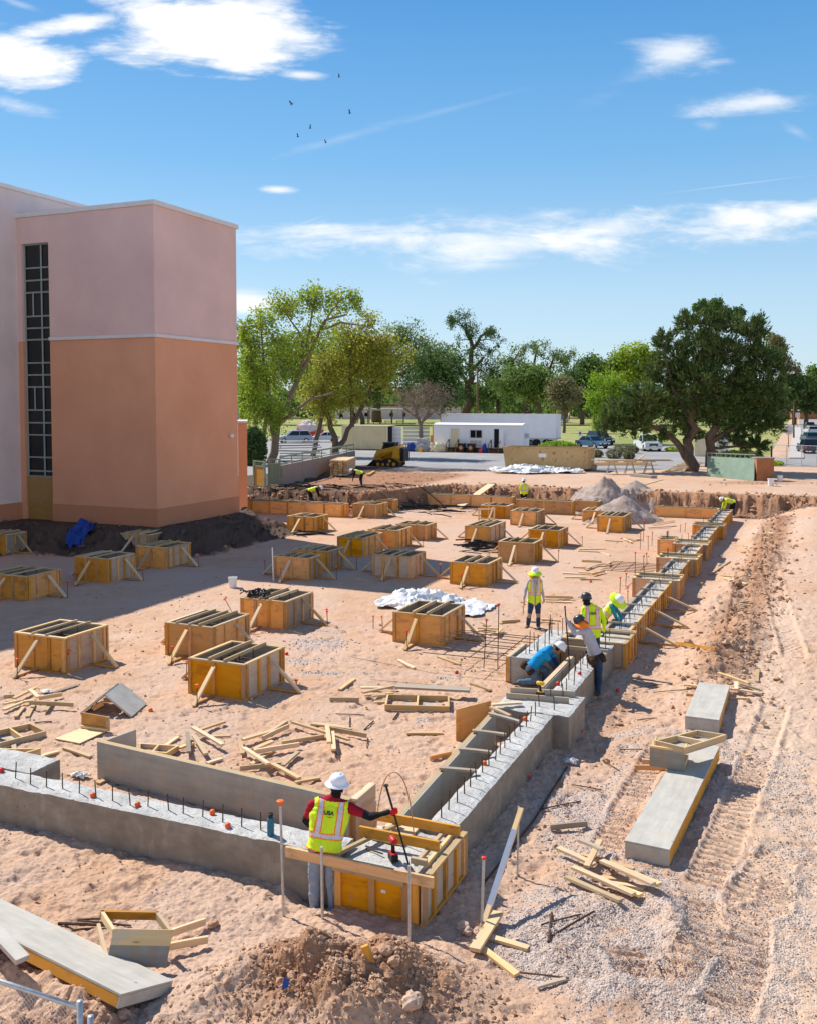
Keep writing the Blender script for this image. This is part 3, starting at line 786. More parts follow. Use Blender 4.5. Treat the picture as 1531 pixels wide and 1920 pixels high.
# ================================================================== BUILDING
def slab_box(name, corners, z0, z1, mat, parent):
    """vertical prism on a ground polygon (list of Vectors)"""
    g = Geo(); g.prism([(c.x, c.y) for c in corners], Vector((0, 0, z0)), Vector((1, 0, 0)), Vector((0, 1, 0)), Vector((0, 0, z1 - z0)))
    o = g.build(name, mat, parent, mat4=Matrix.Identity(4)); return bm_fix(o)
ZB, ZBAND, ZT = 0.85, 9.95, 16.05
def rectuv(u0, u1, v0, v1): return [uv(u0, v0), uv(u1, v0), uv(u1, v1), uv(u0, v1)]
tu, tv, tl, tw = TOWER_U, TOWER_V, TOWER_L, TOWER_W
tower = thing('stucco_building', 'tall windowless building, mauve stucco above terracotta stucco, shading the pad', 'building', uv(tu, tv, ZB))
# the face turned to the footing (u = tu) has the tall window bay at its far end: wall in two pieces round it
W0, W1 = 6.35, 8.1          # window bay, metres from the near corner
def wall_ring(name, z0, z1, mat, out=0.0):
    slab_box(name, [uv(tu - out, tv - out), uv(tu + tw + out, tv - out), uv(tu + tw + out, tv + tl), uv(tu + .5, tv + tl), uv(tu + .5, tv + W0), uv(tu - out, tv + W0)], z0, z1, mat, tower)
wall_ring('wall', ZB - 1.5, ZB + 1.05, 'stucco_base', .045)
wall_ring('wall', ZB + 1.05, ZBAND, 'stucco_terracotta')
wall_ring('wall', ZBAND + .16, ZT, 'stucco_pink')
g = Geo()
for (a, b_) in (((tu - .03, tv - .03), (tu - .03, tv + W0)), ((tu - .03, tv - .03), (tu + tw + .03, tv - .03))):
    pa, pb = uv(*a, ZBAND + .08), uv(*b_, ZBAND + .08); g.bar(pa, pb, .12, .156)
g.build('string_course', 'coping', tower, mat4=Matrix.Identity(4))
def coping(u0, u1, v0, v1, z, parent, name='coping'):
    slab_box(name, rectuv(u0, u1, v0, v1), z, z + .22, 'coping', parent)
coping(tu - .08, tu + tw + .1, tv - .1, tv + tl, ZT, tower)
slab_box('wall', rectuv(tu, tu + .5, tv + W1, tv + tl), ZBAND, ZT, 'stucco_pink', tower)
slab_box('wall', rectuv(tu, tu + .5, tv + W1, tv + tl), ZB - 1, ZBAND - .003, 'stucco_terracotta', tower)
slab_box('wall', rectuv(tu + .003, tu + .5, tv + W0, tv + W1), 14.75, ZT - .003, 'stucco_pink', tower)
win = slab_box('window', rectuv(tu + .22, tu + .30, tv + W0, tv + W1), 3.2, 14.75, 'glass_dark', tower)
g = Geo()
wz = [14.7, 13.15, 12.3, 11.45, 9.75, 8.9, 8.1, 6.95, 6.15, 5.35, 3.75 + .0]
zs_ = [14.72, 13.2, 12.38, 11.55, 9.95, 9.12, 8.3, 6.78, 5.98, 5.15, 3.55]
zs_ = [14.72, 13.12, 12.3, 11.48, 9.86, 9.06, 8.22, 6.72, 5.92, 5.1, 3.55]
# rails read off the photograph, as fractions of the window height
fr = [0, .100, .153, .205, .307, .358, .408, .508, .560, .612, .712, .767, .820, .917, .977, 1.0]
zw = [14.72 - f * (14.72 - 3.22) for f in fr]
for z in zw:
    g.bar(uv(tu + .19, tv + W0, z), uv(tu + .19, tv + W1, z), .08, .075)
for v in (W0 + .04, W1 - .04, W0 + (W1 - W0) * .37):
    g.bar(uv(tu + .185, tv + v, 3.2), uv(tu + .185, tv + v, 14.74), .07, .07, up=Vector((1, 0, 0)))
for (i, j) in ((3, 4), (9, 10)):
    g.bar(uv(tu + .188, tv + W0 + (W1 - W0) * .69, zw[j]), uv(tu + .188, tv + W0 + (W1 - W0) * .69, zw[i]), .06, .06, up=Vector((1, 0, 0)))
fo = g.build('window_frame', 'window_frame', win, mat4=Matrix.Identity(4))
tag(slab_box('boarding', rectuv(tu + .10, tu + .16, tv + W0, tv + W1), ZB + .9, 3.2, 'osb', tower), 'upper sheet of ochre boarding under the window')
tag(slab_box('boarding', rectuv(tu + .12, tu + .18, tv + W0, tv + W1), ZB - .5, ZB + .9, 'osb', tower), 'lower darker sheet of boarding')
# security camera on the right face
g = Geo(); cpos = uv(tu + tw - .75, tv - .15, 5.15)
g.lathe([(0, -.16), (.07, -.14), (.1, -.04), (.1, .04), (.06, .1), (0, .11)], 14, M=Matrix.Translation(cpos) @ Matrix.Rotation(R(90), 4, 'Y'))
g.bar(uv(tu + tw - .75, tv, 5.2), cpos, .05, .05)
tag(g.build('security_camera', 'white_plastic', smooth=True, mat4=Matrix.Identity(4)), 'small white security camera on the right terracotta wall', 'camera')
# pale wing, taller, behind and to the left
ZW = ZT + 1.35
wing = thing('stucco_wing', 'pale stucco wing, taller, at the left edge behind the tower', 'building', uv(10, 32.3, ZB))
slab_box('wall', rectuv(-25, 31.3, 32.3, 60), ZB + 1.05, ZW, 'stucco_pale', wing)
slab_box('wall', rectuv(-25, tu + .2, 32.255, 33), ZB - 1.5, ZB + 1.05, 'stucco_base', wing)
slab_box('coping', rectuv(-25.1, 31.4, 32.2, 60.1), ZW, ZW + .2, 'coping', wing)
# low terracotta wall running on behind the tower
p = atd(456, 860, 58)
lw = thing('garden_wall', 'low terracotta wall behind the right corner of the building', 'wall', Vector((p.x, p.y, 1)))
slab_box('wall', [atd(447, 850, 57.5), atd(464, 850, 57.5), atd(464, 850, 62), atd(447, 850, 62)], -.5, atd(456, 793, 57.5).z, 'stucco_terracotta', lw)
slab_box('coping', [atd(446, 850, 57.4), atd(465, 850, 57.4), atd(465, 850, 62.1), atd(446, 850, 62.1)], atd(456, 793, 57.5).z, atd(456, 793, 57.5).z + .12, 'coping', lw)

# ================================================================== STAKES
def stake(bottom, top, cap='orange_cap', label='', group='capped stakes', rad=.011, mat='rebar', name='capped_stake', cat='stake', capr=.045):
    root = thing(name, label, cat, bottom, group=group)
    g = Geo(); g.tube([bottom + Vector((0, 0, -.1)), bottom, top], rad, 6)
    g.build('bar', mat, root, mat4=Matrix.Identity(4))
    if cap:
        d = (top - bottom).normalized(); q = d.to_track_quat('Z', 'Y').to_matrix().to_4x4()
        g = Geo(); g.lathe([(0, -.045), (capr * .42, -.045), (capr * .45, -.005), (capr, .01), (capr, .028), (capr * .5, .036), (0, .036)], 10, M=Matrix.Translation(top) @ q)
        g.build('cap', cap, root, mat4=Matrix.Identity(4))
    return root
def stake_px(bx, by, tx, ty, **k):
    b_ = gp(bx, by); t_ = atd(tx, ty, b_.y)
    return stake(b_, t_, **k)

# ================================================================== COLUMN FORMS
Z3 = Vector((0, 0, 1))
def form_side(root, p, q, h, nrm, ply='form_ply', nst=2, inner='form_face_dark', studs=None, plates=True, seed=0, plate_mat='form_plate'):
    """one side of a form from p to q (ground line of the outer edge); nrm points outwards"""
    L = (q - p).length; d = (q - p).normalized()
    off = -nrm * .055
    a = p + off; b_ = q + off
    pz = Vector((0, 0, h / 2))
    M = Matrix(((d.x, nrm.x, 0, a.x), (d.y, nrm.y, 0, a.y), (0, 0, 1, a.z + h / 2), (0, 0, 0, 1)))
    if M.to_3x3().determinant() < 0:
        a, b_ = b_, a; d = -d
        M = Matrix(((d.x, nrm.x, 0, a.x), (d.y, nrm.y, 0, a.y), (0, 0, 1, a.z + h / 2), (0, 0, 0, 1)))
    # faces: outer +y = ply, inner -y = stained
    me = box_mesh('plywood_panel', L - .004, .024, h - .006)
    o = link('plywood_panel', me, [ply, inner], root, mat4=M)
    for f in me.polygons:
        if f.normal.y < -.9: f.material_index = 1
    fr = studs if studs is not None else ([0.0, 1.0] + [(i + 1) / (nst + 1) + random.uniform(-.05, .05) for i in range(nst)])
    for s in fr:
        s_ = min(max(s * L, .047), L - .047)
        c = p + (q - p).normalized() * s_ - nrm * .0215
        stick('stud', c + Z3 * .042, c + Z3 * (h - .042), .09, .04, 'form_stud', root, up=nrm)
    if plates:
        c0, c1 = p - nrm * .0447, q - nrm * .0447
        dd = (q - p).normalized()
        stick('top_plate', c0 + Z3 * (h - .018) + dd * random.uniform(-.03, .03), c1 + Z3 * (h - .016), .088, .04, plate_mat, root, warp=.004)
        stick('bottom_plate', c0 + Z3 * .021, c1 + Z3 * .021, .085, .04, 'form_stud', root)
def brace(root, p, nrm, h, reach=.8, top=.85):
    base = on_ground(p + nrm * reach); base.z = max(base.z, p.z - .15) + .03
    stick('brace', p + Z3 * h * top + nrm * .02, base + nrm * .03, .095, .05, 'pine', root, warp=.006)
    side = nrm.cross(Z3) * .05
    stick('kicker', p + side + Z3 * .045 + nrm * .01, base + side - nrm * .02 + Z3 * .01, .085, .04, 'form_stud', root)
    return base
def solve_len(p, d, px):
    k = (px - CX) / F
    # camera x = k * depth, depth = y*CP - (z-H)*SP
    num = k * (p.y * CP - (p.z - H) * SP) - p.x; den = d.x - k * d.y * CP
    return num / den
FORMS = []
def column_form(cx, cy, xl, xr, yt, label, braces='fr', plyf='form_ply', plyr='form_ply', spread='A', caps='fr', sun=True, nb=2, ins=True):
    p = gp(cx, cy); p.z -= .01
    LB = solve_len(p, B, xl); LA = solve_len(p, A, xr)
    LB = min(max(LB, .9), 2.6); LA = min(max(LA, .9), 2.6)
    h = min(max(atd(cx, yt, p.y).z - p.z, .7), 1.25)
    if random.random() < .25: plyr = random.choice(['form_ply_dull', 'form_face_dark'])
    root = thing('column_form', label, 'form box', p, group='plywood column forms on the pad')
    c = [p, p + B * LB, p + B * LB + A * LA, p + A * LA]
    form_side(root, c[0], c[1], h, -A, plyf, 1 if LB < 1.6 else 2)
    form_side(root, c[0] + A * .10, c[3] - A * .10, h - .003, -B, plyr, 1 if LA < 1.4 else 2)
    form_side(root, c[1], c[2], h - .004, B, 'form_ply', 1)
    form_side(root, c[3] - B * 0, c[2], h - .002, A, 'form_ply', 1)
    if spread == 'A':
        for s in random.choice(((.36, .64), (.4, .7), (.3, .52, .74), (.33, .6))):
            a = c[0] + B * LB * (s + random.uniform(-.03, .03)) + Z3 * (h + .022); stick('spreader', a - A * .0, a + A * LA, .04, .088 if random.random() < .5 else .05, 'form_plate', root, warp=.004)
    else:
        for s in (.36, .64):
            a = c[0] + A * LA * s + Z3 * (h + .022); stick('spreader', a, a + B * LB, .04, .05, 'form_plate', root, warp=.004)
    # reinforcing mat inside
    g = Geo()
    if ins:
        for z in (.14, h * .62):
            for i in range(1, 6):
                a = c[0] + B * LB * i / 6 + A * .12 + Z3 * z; g.tube([a, a + A * (LA - .24)], .011, 5)
                a = c[0] + A * LA * i / 6 + B * .12 + Z3 * (z + .02); g.tube([a, a + B * (LB - .24)], .011, 5)
        for i in (2, 4):
            for j in (2, 4):
                a = c[0] + B * LB * i / 6 + A * LA * j / 6; g.tube([a + Z3 * .05, a + Z3 * (h + .02)], .012, 5)
        g.build('rebar_cage', 'rebar', root, mat4=Matrix.Identity(4))
    ends = {}
    if 'f' in braces: ends['f'] = brace(root, c[0] + B * LB * .52, -A, h)
    if 'r' in braces: ends['r'] = brace(root, c[0] + A * LA * .6, -B, h)
    if 'l' in braces: ends['l'] = brace(root, c[1] + A * LA * .5, B, h)
    if 'b' in braces: ends['b'] = brace(root, c[3] + B * LB * .5, A, h)
    FORMS.append((root, c, h, ends))
    for k in caps:
        if k in ends:
            e = ends[k] + Vector((.06, .02, 0)); e.z = tz(e.x, e.y)
            where = {'f': 'front brace', 'r': 'right brace', 'l': 'left brace', 'b': 'rear brace'}[k]
            stake(e, e + Vector((random.uniform(-.03, .03), 0, random.uniform(.42, .55))), random.choice(['orange_cap', 'red_cap']),
                  'capped stake at the ' + where + ' of the ' + label.split(',')[0].split(' form')[0] + ' form', group='stakes holding the form braces')
    return root
CF = [
 (122, 1264, 28, 205, 1197, 'near left plywood form, left of the grey folded panel', 'frl', 'form_ply', 'form_ply_dull', 'A', 'fl'),
 (399, 1239, 310, 470, 1177, 'middle plywood form, just behind the nearest one', 'frl', 'form_ply', 'form_ply', 'A', 'fl'),
 (459, 1316, 353, 535, 1247, 'nearest plywood form, with long right brace and sunlit floor', 'frl', 'form_ply', 'form_ply_dull', 'A', 'fl'),
 (536, 1182, 451, 589, 1129, 'plywood form topped with a black bundle, behind the middle one', 'fr', 'form_ply', 'form_face_dark', 'A', 'fr'),
 (830, 1213, 736, 871, 1156, 'lone plywood form in front of the white plastic sheet', 'frl', 'form_ply', 'form_ply', 'A', 'fl'),
 (579, 1089, 514, 604, 1047, 'half shaded plywood form, front of a pair by a tall white pole', 'frl', 'form_ply', 'form_ply', 'A', 'frl'),
 (615, 1073, 549, 646, 1034, 'shaded plywood form, rear of the pair by the tall pole', 'r', 'form_ply', 'form_ply', 'A', 'r'),
 (682, 1045, 632, 719, 1009, 'shaded plywood form, second in the row from the building corner', 'fr', 'form_ply', 'form_ply', 'A', ''),
 (745, 1030, 690, 772, 995, 'plywood form at the shadow edge, two boards across its top', 'fr', 'form_ply', 'form_ply', 'A', 'r'),
 (799, 1014, 742, 818, 985, 'plywood form behind, at the head of the middle row', 'fr', 'form_ply', 'form_ply', 'A', ''),
 (770, 1086, 698, 798, 1044, 'plywood form with one pale panel, on the shadow edge', 'frl', 'form_ply_dull', 'form_ply', 'A', 'fr'),
 (914, 1100, 842, 941, 1058, 'plywood form in full sun with double right brace', 'frl', 'form_ply', 'form_ply', 'A', 'f'),
 (590, 999, 538, 616, 970, 'shaded plywood form nearest the right corner of the building', 'fr', 'form_ply', 'form_ply', 'A', ''),
 (706, 972, 662, 728, 946, 'far plywood form in sun, against the long form wall', 'fr', 'form_ply', 'form_ply', 'A', ''),
 (917, 1019, 870, 947, 988, 'plywood form beside the heap of black steel', 'flr', 'form_ply', 'form_ply', 'A', ''),
 (1006, 987, 955, 1021, 960, 'plywood form behind, right of the small open frame', 'fr', 'form_ply', 'form_ply', 'A', ''),
 (949, 973, 900, 963, 949, 'farthest plywood form in the middle, with an open frame before it', 'fl', 'form_ply', 'form_ply', 'A', ''),
 (1048, 1028, 989, 1064, 995, 'plywood form right of the sunlit row, long brace to the right', 'frl', 'form_ply', 'form_ply', 'A', 'r'),
 (999, 1058, 932, 1016, 1019, 'plywood form behind the standing worker, with three panels in front', 'frl', 'form_ply', 'form_ply', 'A', 'r'),
 (1140, 981, 1090, 1151, 959, 'rear plywood form of the two beside the gravel heaps', 'fl', 'form_ply', 'form_ply', 'A', ''),
 (1169, 999, 1118, 1183, 969, 'front plywood form of the two beside the gravel heaps', 'frl', 'form_ply', 'form_ply', 'A', 'r'),
 (51, 1127, -25, 116, 1081, 'shaded plywood form cut by the left edge, nearer one', 'frl', 'form_ply', 'form_ply', 'A', 'r'),
 (204, 1094, 140, 255, 1048, 'shaded plywood form with a pale right panel, braces both sides', 'frl', 'form_ply', 'form_ply_dull', 'A', 'fr'),
 (313, 1067, 255, 359, 1027, 'shaded plywood form, front of a pair under the blue tarp bank', 'fr', 'form_ply', 'form_ply_dull', 'A', 'r'),
 (279, 1042, 224, 322, 1003, 'shaded pale plywood form, rear of the pair by the bank', 'f', 'form_ply_dull', 'form_ply_dull', 'A', ''),
 (8, 1041, -40, 52, 1003, 'shaded plywood form at the left edge, far one, by the bank', 'r', 'form_ply', 'form_ply', 'A', ''),
]
for c in CF:
    column_form(*c)
# black bundle on the fourth form
root4, c4_, h4, _ = FORMS[3]
g = Geo()
for i in range(60):
    a = c4_[1] - B * random.uniform(.15, .75) + A * random.uniform(.05, .45) + Z3 * (h4 + .05 + random.uniform(0, .14))
    b_ = a + Vector((random.gauss(0, .12), random.gauss(0, .12), random.gauss(0, .03)))
    m = (a + b_) / 2 + Vector((0, 0, .05)); g.tube([a, m, b_], random.uniform(.012, .03), 5)
tag(g.build('cable_bundle', 'black_plastic', mat4=Matrix.Identity(4), smooth=True), 'tangled black bundle lying on a corner of the plywood form', 'cable')

# ================================================================== CONCRETE FOOTINGS
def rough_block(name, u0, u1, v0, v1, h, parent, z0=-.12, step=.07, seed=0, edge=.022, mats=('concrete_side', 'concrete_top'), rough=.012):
    nu = max(2, int((u1 - u0) / step)); nv = max(2, int((v1 - v0) / step))
    U = np.linspace(u0, u1, nu + 1); V_ = np.linspace(v0, v1, nv + 1)
    UU, VV = np.meshgrid(U, V_, indexing='ij')
    du = np.minimum(UU - u0, u1 - UU); dv = np.minimum(VV - v0, v1 - VV); d = np.minimum(du, dv)
    Zt = h + fbm(UU, VV, 2.5, 4, seed, .6) * rough * 2 + fbm(UU, VV, 11, 2, seed + 3) * rough
    bor = d < 1e-6
    Zt = Zt - bor * (.012 + edge * np.abs(fbm(UU, VV, 4, 3, seed + 5)))
    P = np.stack([O.x + A.x * UU + B.x * VV, O.y + A.y * UU + B.y * VV, Zt], -1)
    idx = np.arange((nu + 1) * (nv + 1)).reshape(nu + 1, nv + 1)
    Q = np.stack([idx[:-1, :-1], idx[1:, :-1], idx[1:, 1:], idx[:-1, 1:]], -1).reshape(-1, 4).tolist(); mi = [1] * len(Q)
    ring = list(idx[:, 0]) + list(idx[-1, 1:]) + list(idx[-2::-1, -1]) + list(idx[0, -2:0:-1])
    Pf = P.reshape(-1, 3); low = Pf[ring].copy(); low[:, 2] = z0
    off = len(Pf); n = len(ring)
    for i in range(n):
        j = (i + 1) % n; Q.append([ring[j], ring[i], off + i, off + j]); mi.append(0)
    me = np_mesh(name, np.vstack([Pf, low]), quads=Q, mat_idx=mi)
    return bm_fix(link(name, me, list(mats), parent, mat4=Matrix.Identity(4)))
def dowel(parent, u, v, z, hgt, mat='rebar'):
    a = uv(u, v, z - .03); t = a + Vector((random.uniform(-.025, .025), random.uniform(-.02, .02), hgt + .03))
    g = Geo(); g.tube([a, t], .0105, 6); g.build('dowel', mat, parent, mat4=Matrix.Identity(4))
def cap_on(px, py, z, label, mat='orange_cap'):
    p = at(px, py, z); g = Geo()
    g.lathe([(0, -.01), (.03, -.01), (.045, .01), (.045, .05), (.03, .07), (0, .075)], 10, M=Matrix.Translation(p) @ Matrix.Rotation(random.uniform(.2, .6), 4, 'X'))
    tag(g.build('safety_cap', mat, mat4=Matrix.Identity(4), smooth=True), label, 'cap', 'loose safety caps')
HF = .63
foot_l = thing('concrete_footing', 'stripped grey concrete footing along the left front, with short dowels', 'footing', uv(.48, 5, 0))
rough_block('wall', .22, .75, 1.425, 13.5, HF, foot_l, seed=1)
rough_block('pilaster', .7535, 1.45, 7.55, 9.6, HF + .01, foot_l, seed=2)
for px, py in ((80, 1459), (157, 1469), (239, 1475), (322, 1480), (407, 1488), (494, 1494), (579, 1501), (669, 1508), (759, 1513), (867, 1520), (940, 1525), (1040, 1532), (1143, 1541), (1240, 1548), (1338, 1556)):
    p = at(px / 2.734, py, HF); u, v = to_uv(p.x, p.y); dowel(foot_l, float(np.clip(u, .3, .7)), v, HF, .27)
for px, py in ((205, 1547), (440, 1578), (205, 1530)):
    pass
for q in ((175, 1494, 'left'), (259, 1511, 'second'), (399, 1526, 'third'), (428, 1551, 'front')):
    cap_on(q[0], q[1], HF, {'left': 'orange cap on the left footing, farthest left of four', 'second': 'orange cap on the left footing, second from the left',
        'third': 'orange cap on the left footing near the form panel', 'front': 'orange cap on the left footing near the blue bottle'}[q[2]])
cap_on(4, 1447, HF, 'red cap on the footing at the left edge', 'red_cap')
foot_r = thing('concrete_footing', 'stripped concrete footing running right and back to the kneeling worker', 'footing', uv(4, .4, 0))
rough_block('wall', 1.62, 7.2, .2, .66, HF, foot_r, seed=4)
rough_block('pilaster', 7.203, 8.6, -.12, 1.45, HF + .012, foot_r, seed=5)
rough_block('wall', 8.603, 13.28, .2, .66, HF, foot_r, seed=6)
rough_block('pier', 11.1, 14.3, 1.62, 2.2, HF, foot_r, seed=7)
for i in range(17):
    dowel(foot_r, 1.9 + i * .318, .52 + random.uniform(-.02, .02), HF, .3)
for u, v in ((7.5, .25), (7.6, .6), (8.1, .5), (8.4, .3)): dowel(foot_r, u, v, HF, .3)
for i in range(13): dowel(foot_r, 8.75 + i * .34, .4 + (.12 if i % 2 else -.08), HF, random.uniform(.3, .5))
for i in range(12): dowel(foot_r, 11.3 + random.uniform(0, 2.9), 1.7 + random.uniform(0, .42), HF, random.uniform(.25, .6))
for q in ((907, 1434, 'lowest'), (983, 1350, 'upper'), ):
    cap_on(q[0], q[1], HF, 'orange cap on the right footing, ' + ('between the board ends' if q[2] == 'lowest' else 'nearest the thick pier'))
cap_on(1045, 1284, HF, 'red cap on the narrow footing beside the kneeling worker', 'red_cap'); cap_on(1085, 1265, HF, 'red cap on the narrow footing beside the leaning worker', 'red_cap')

# corner block: formwork with fresh concrete inside
cb = thing('corner_form', 'big plywood corner form filled with fresh grey concrete, nearest the camera', 'form box', uv(0, 0, 0))
form_side(cb, uv(0, 0.1), uv(0, 1.34), .6, -A, 'form_ply', studs=[0, .16, .55, 1.0])
form_side(cb, uv(0.0, 0), uv(1.62, 0), .62, -B, 'form_ply_dull', studs=[0.0, .22, .48, .74, .93, 1.0])
rough_block('concrete', .09, 1.55, .08, 1.42, .52, cb, seed=9, mats=('concrete_wet', 'concrete_top'))
zc = .62
stick('waler', uv(-.065, 2.06, zc + .06), uv(-.04, -.13, zc + .05), .045, .14, 'form_stud', cb)
stick('ledger', uv(-.03, 1.35, zc - .045), uv(-.03, .3, zc - .06), .04, .07, 'form_plate', cb, warp=.01)
for (u, v0, v1, w) in ((.86, 1.38, .15, .045), (1.42, 1.38, .05, .045)):
    stick('cross_board', uv(u, v0, zc + .09), uv(u, v1, zc + .09), w, .14, 'form_stud', cb)
for v in (.32, .18):
    stick('rail', uv(.42, v, zc + .0), uv(1.62, v, zc + .0), .05, .06, 'form_plate', cb)
stick('rail', uv(.42, .15, zc + .05), uv(.42, .38, zc + .05), .06, .08, 'form_plate', cb)
stick('rail', uv(.2, 1.46, zc - .0), uv(1.5, 1.02, zc - .0), .06, .05, 'form_plate', cb)
stick('embed_plate', uv(1.0, 1.0, .55), uv(1.55, 1.0, .55), .5, .03, 'pale_ply', cb)
g = Geo(); g.box((0, 0, 0), (.07, .004, .045)); M, L_ = frame(uv(-.003 + .055 - .012 - .0 - .001, .78, .33), uv(.06, .2, .33)); 
sticker_p = uv(.037, .62, .36); Ms = Matrix(((B.x, A.x, 0, sticker_p.x), (B.y, A.y, 0, sticker_p.y), (0, 0, 1, sticker_p.z), (0, 0, 0, 1)))
g.build('sticker', 'sticker', cb, mat4=Ms)
for (u, v) in ((.3, 1.25), (.7, 1.2)):
    a = uv(u, v, .55); g = Geo(); g.tube([a, a + B * -.3 + A * -.08 + Z3 * .015], .012, 5); g.build('dowel', 'rebar', cb, mat4=Matrix.Identity(4))

# ================================================================== LOOSE FORM PANELS
def panel(name, label, cat, p0, d, nrm, L, h, depth=.09, face='form_face', ribs=4, z0=0.0, edge='form_plate', group=None, tilt=0.0):
    """panel standing on its long edge: face towards nrm, framing behind"""
    root = thing(name, label, cat, p0, group=group)
    q = p0 + d * L
    M = Matrix(((d.x, -nrm.x, 0, p0.x), (d.y, -nrm.y, 0, p0.y), (0, 0, 1, p0.z + h / 2), (0, 0, 0, 1)))
    if M.to_3x3().determinant() < 0:
        p0, q = q, p0; d = -d
        M = Matrix(((d.x, -nrm.x, 0, p0.x), (d.y, -nrm.y, 0, p0.y), (0, 0, 1, p0.z + h / 2), (0, 0, 0, 1)))
    me = box_mesh('face_sheet', L, .024, h); o = link('face_sheet', me, [face, 'pale_ply'], root, mat4=M)
    for f in me.polygons:
        if f.normal.y > .9: f.material_index = 1
    bk = -nrm * (.014 + .045)
    stick('top_rail', p0 + bk + Z3 * (h - .02), q + bk + Z3 * (h - .02), .088, .04, edge, root)
    stick('bottom_rail', p0 + bk + Z3 * .02, q + bk + Z3 * .02, .088, .04, 'form_stud', root)
    for i in range(ribs):
        c = p0 + d * (.02 + (L - .04) * i / max(1, ribs - 1)) + bk
        stick('rib', c + Z3 * .042, c + Z3 * (h - .042), .038, .086, 'form_stud', root, up=nrm)
    return root
pl = uv(2.25, 7.42); pr = uv(1.78, 2.02); d = (pr - pl).normalized(); nn = Vector((d.y, -d.x, 0))
if nn.dot(A) > 0: nn = -nn
panel('loose_formwork', 'long grey stained form panel standing on edge behind the left footing', 'form panel', on_ground(pl, -.0), d, nn, (pr - pl).length, .7, ribs=9)
g0 = on_ground(pl + d * .03 - nn * .12)
tag(stick('board', g0 + Z3 * .36, g0 + Z3 * .36 + (A * .75 - B * .12), .03, .62, 'form_face'), 'short brown stained board returning from the left end of the long grey panel', 'board')
pa = uv(1.84, 1.92); panel('loose_formwork', 'short brown form panel at the corner, behind the near worker', 'form panel', pa, A, -B, .68, .7, face='form_ply_dull', ribs=2)
p0 = uv(1.6, 1.04); p1 = uv(6.75, 1.27); d = (p1 - p0).normalized(); nn = Vector((d.y, -d.x, 0))
if nn.dot(B) > 0: nn = -nn
fp = panel('loose_formwork', 'long form panel pulled away from the right footing, boards across its top', 'form panel', p0, d, nn, (p1 - p0).length, .68, ribs=9)
# cross boards from that panel to the dowels
for (x0, y0, x1, y1, lab) in ((1038, 670, 1234, 684, 'weathered cross board over the gap, nearest the corner form'), (1140, 570, 1310, 586, 'weathered cross board over the gap, second from the corner form'),
                         (1210, 474, 1385, 494, 'weathered cross board over the gap, third from the corner form'), (1296, 384, 1455, 426, 'weathered cross board over the gap, farthest and most skewed'),
                         (1305, 352, 1405, 396, 'short pale board lying askew at the far end of the gap'), (1310, 340, 1466, 328, 'narrow board bridging to the thick concrete pier')):
    a = at(450 + x0 / 2.784, 1200 + y0 / 2.784, .72); b_ = at(450 + x1 / 2.784, 1200 + y1 / 2.784, .70)
    tag(stick('board', a, b_, .085, .04, 'pine_weathered' if 'weath' in lab else 'pine', warp=.006), lab, 'board', 'boards across the footing gap')
pp = at(854, 1390); pq = at(918, 1372); dd = (pq - pp).normalized(); 
M = Matrix(((dd.x, -dd.y, 0, pp.x), (dd.y, dd.x, 0, pp.y), (0, 0, 1, .33), (0, 0, 0, 1)))
g = Geo(); hL = (pq - pp).length * 1.02
g.box((hL / 2, 0, 0), (hL, .02, .66)); tag(g.build('plywood_sheet', 'form_ply', mat4=M), 'orange plywood sheet standing across the end of the pulled panel', 'plywood')
# boards on the pier, kneeling worker's plank
for (x0, y0, x1, y1, lab) in ((20, 352, 334, 372, 'weathered plank on the thick pier, rear one of two'), (0, 380, 304, 404, 'weathered plank on the thick pier, front one of two')):
    a = at(950 + x0 / 2.635 - 2, 1160 + y0 / 2.635 + 4, .66); b_ = at(950 + x1 / 2.635, 1160 + y1 / 2.635 + 4, .66)
    tag(stick('plank', a + Z3 * .04, b_ + Z3 * .04, .045, .13, 'pine_weathered'), lab, 'plank', 'planks on the pier')
kp = thing('loose_formwork', 'form panel with a pale top rail beside the kneeling worker', 'form panel', uv(9.0, .95, 0))
me = box_mesh('face_sheet', 2.75, .024, .6); link('face_sheet', me, 'form_face', kp, mat4=Matrix(((A.x, -A.y, 0, uv(8.95, .87).x), (A.y, A.x, 0, uv(8.95, .87).y), (0, 0, 1, .32), (0, 0, 0, 1))))
stick('top_rail', uv(8.95, .94, .62), uv(11.7, .94, .62), .11, .045, 'pine', kp)
stick('bottom_rail', uv(8.95, .94, .03), uv(11.7, .94, .03), .09, .04, 'form_stud', kp)
tag(stick('board', uv(12.3, 1.55, .70), uv(12.3, .15, .70), .05, .08, 'form_plate'), 'board spanning the pit behind the kneeling worker', 'board')
panel('loose_formwork', 'orange edged form panel at the left of the kneeling worker', 'form panel', uv(11.0, 2.3, 0), A, -B, 1.35, .66, face='form_face', ribs=3)
tag(stick('board', uv(11.05, 2.28, .33), uv(11.05, 1.58, .33), .03, .64, 'form_face'), 'grey end board closing the pier left of the kneeling worker', 'board')

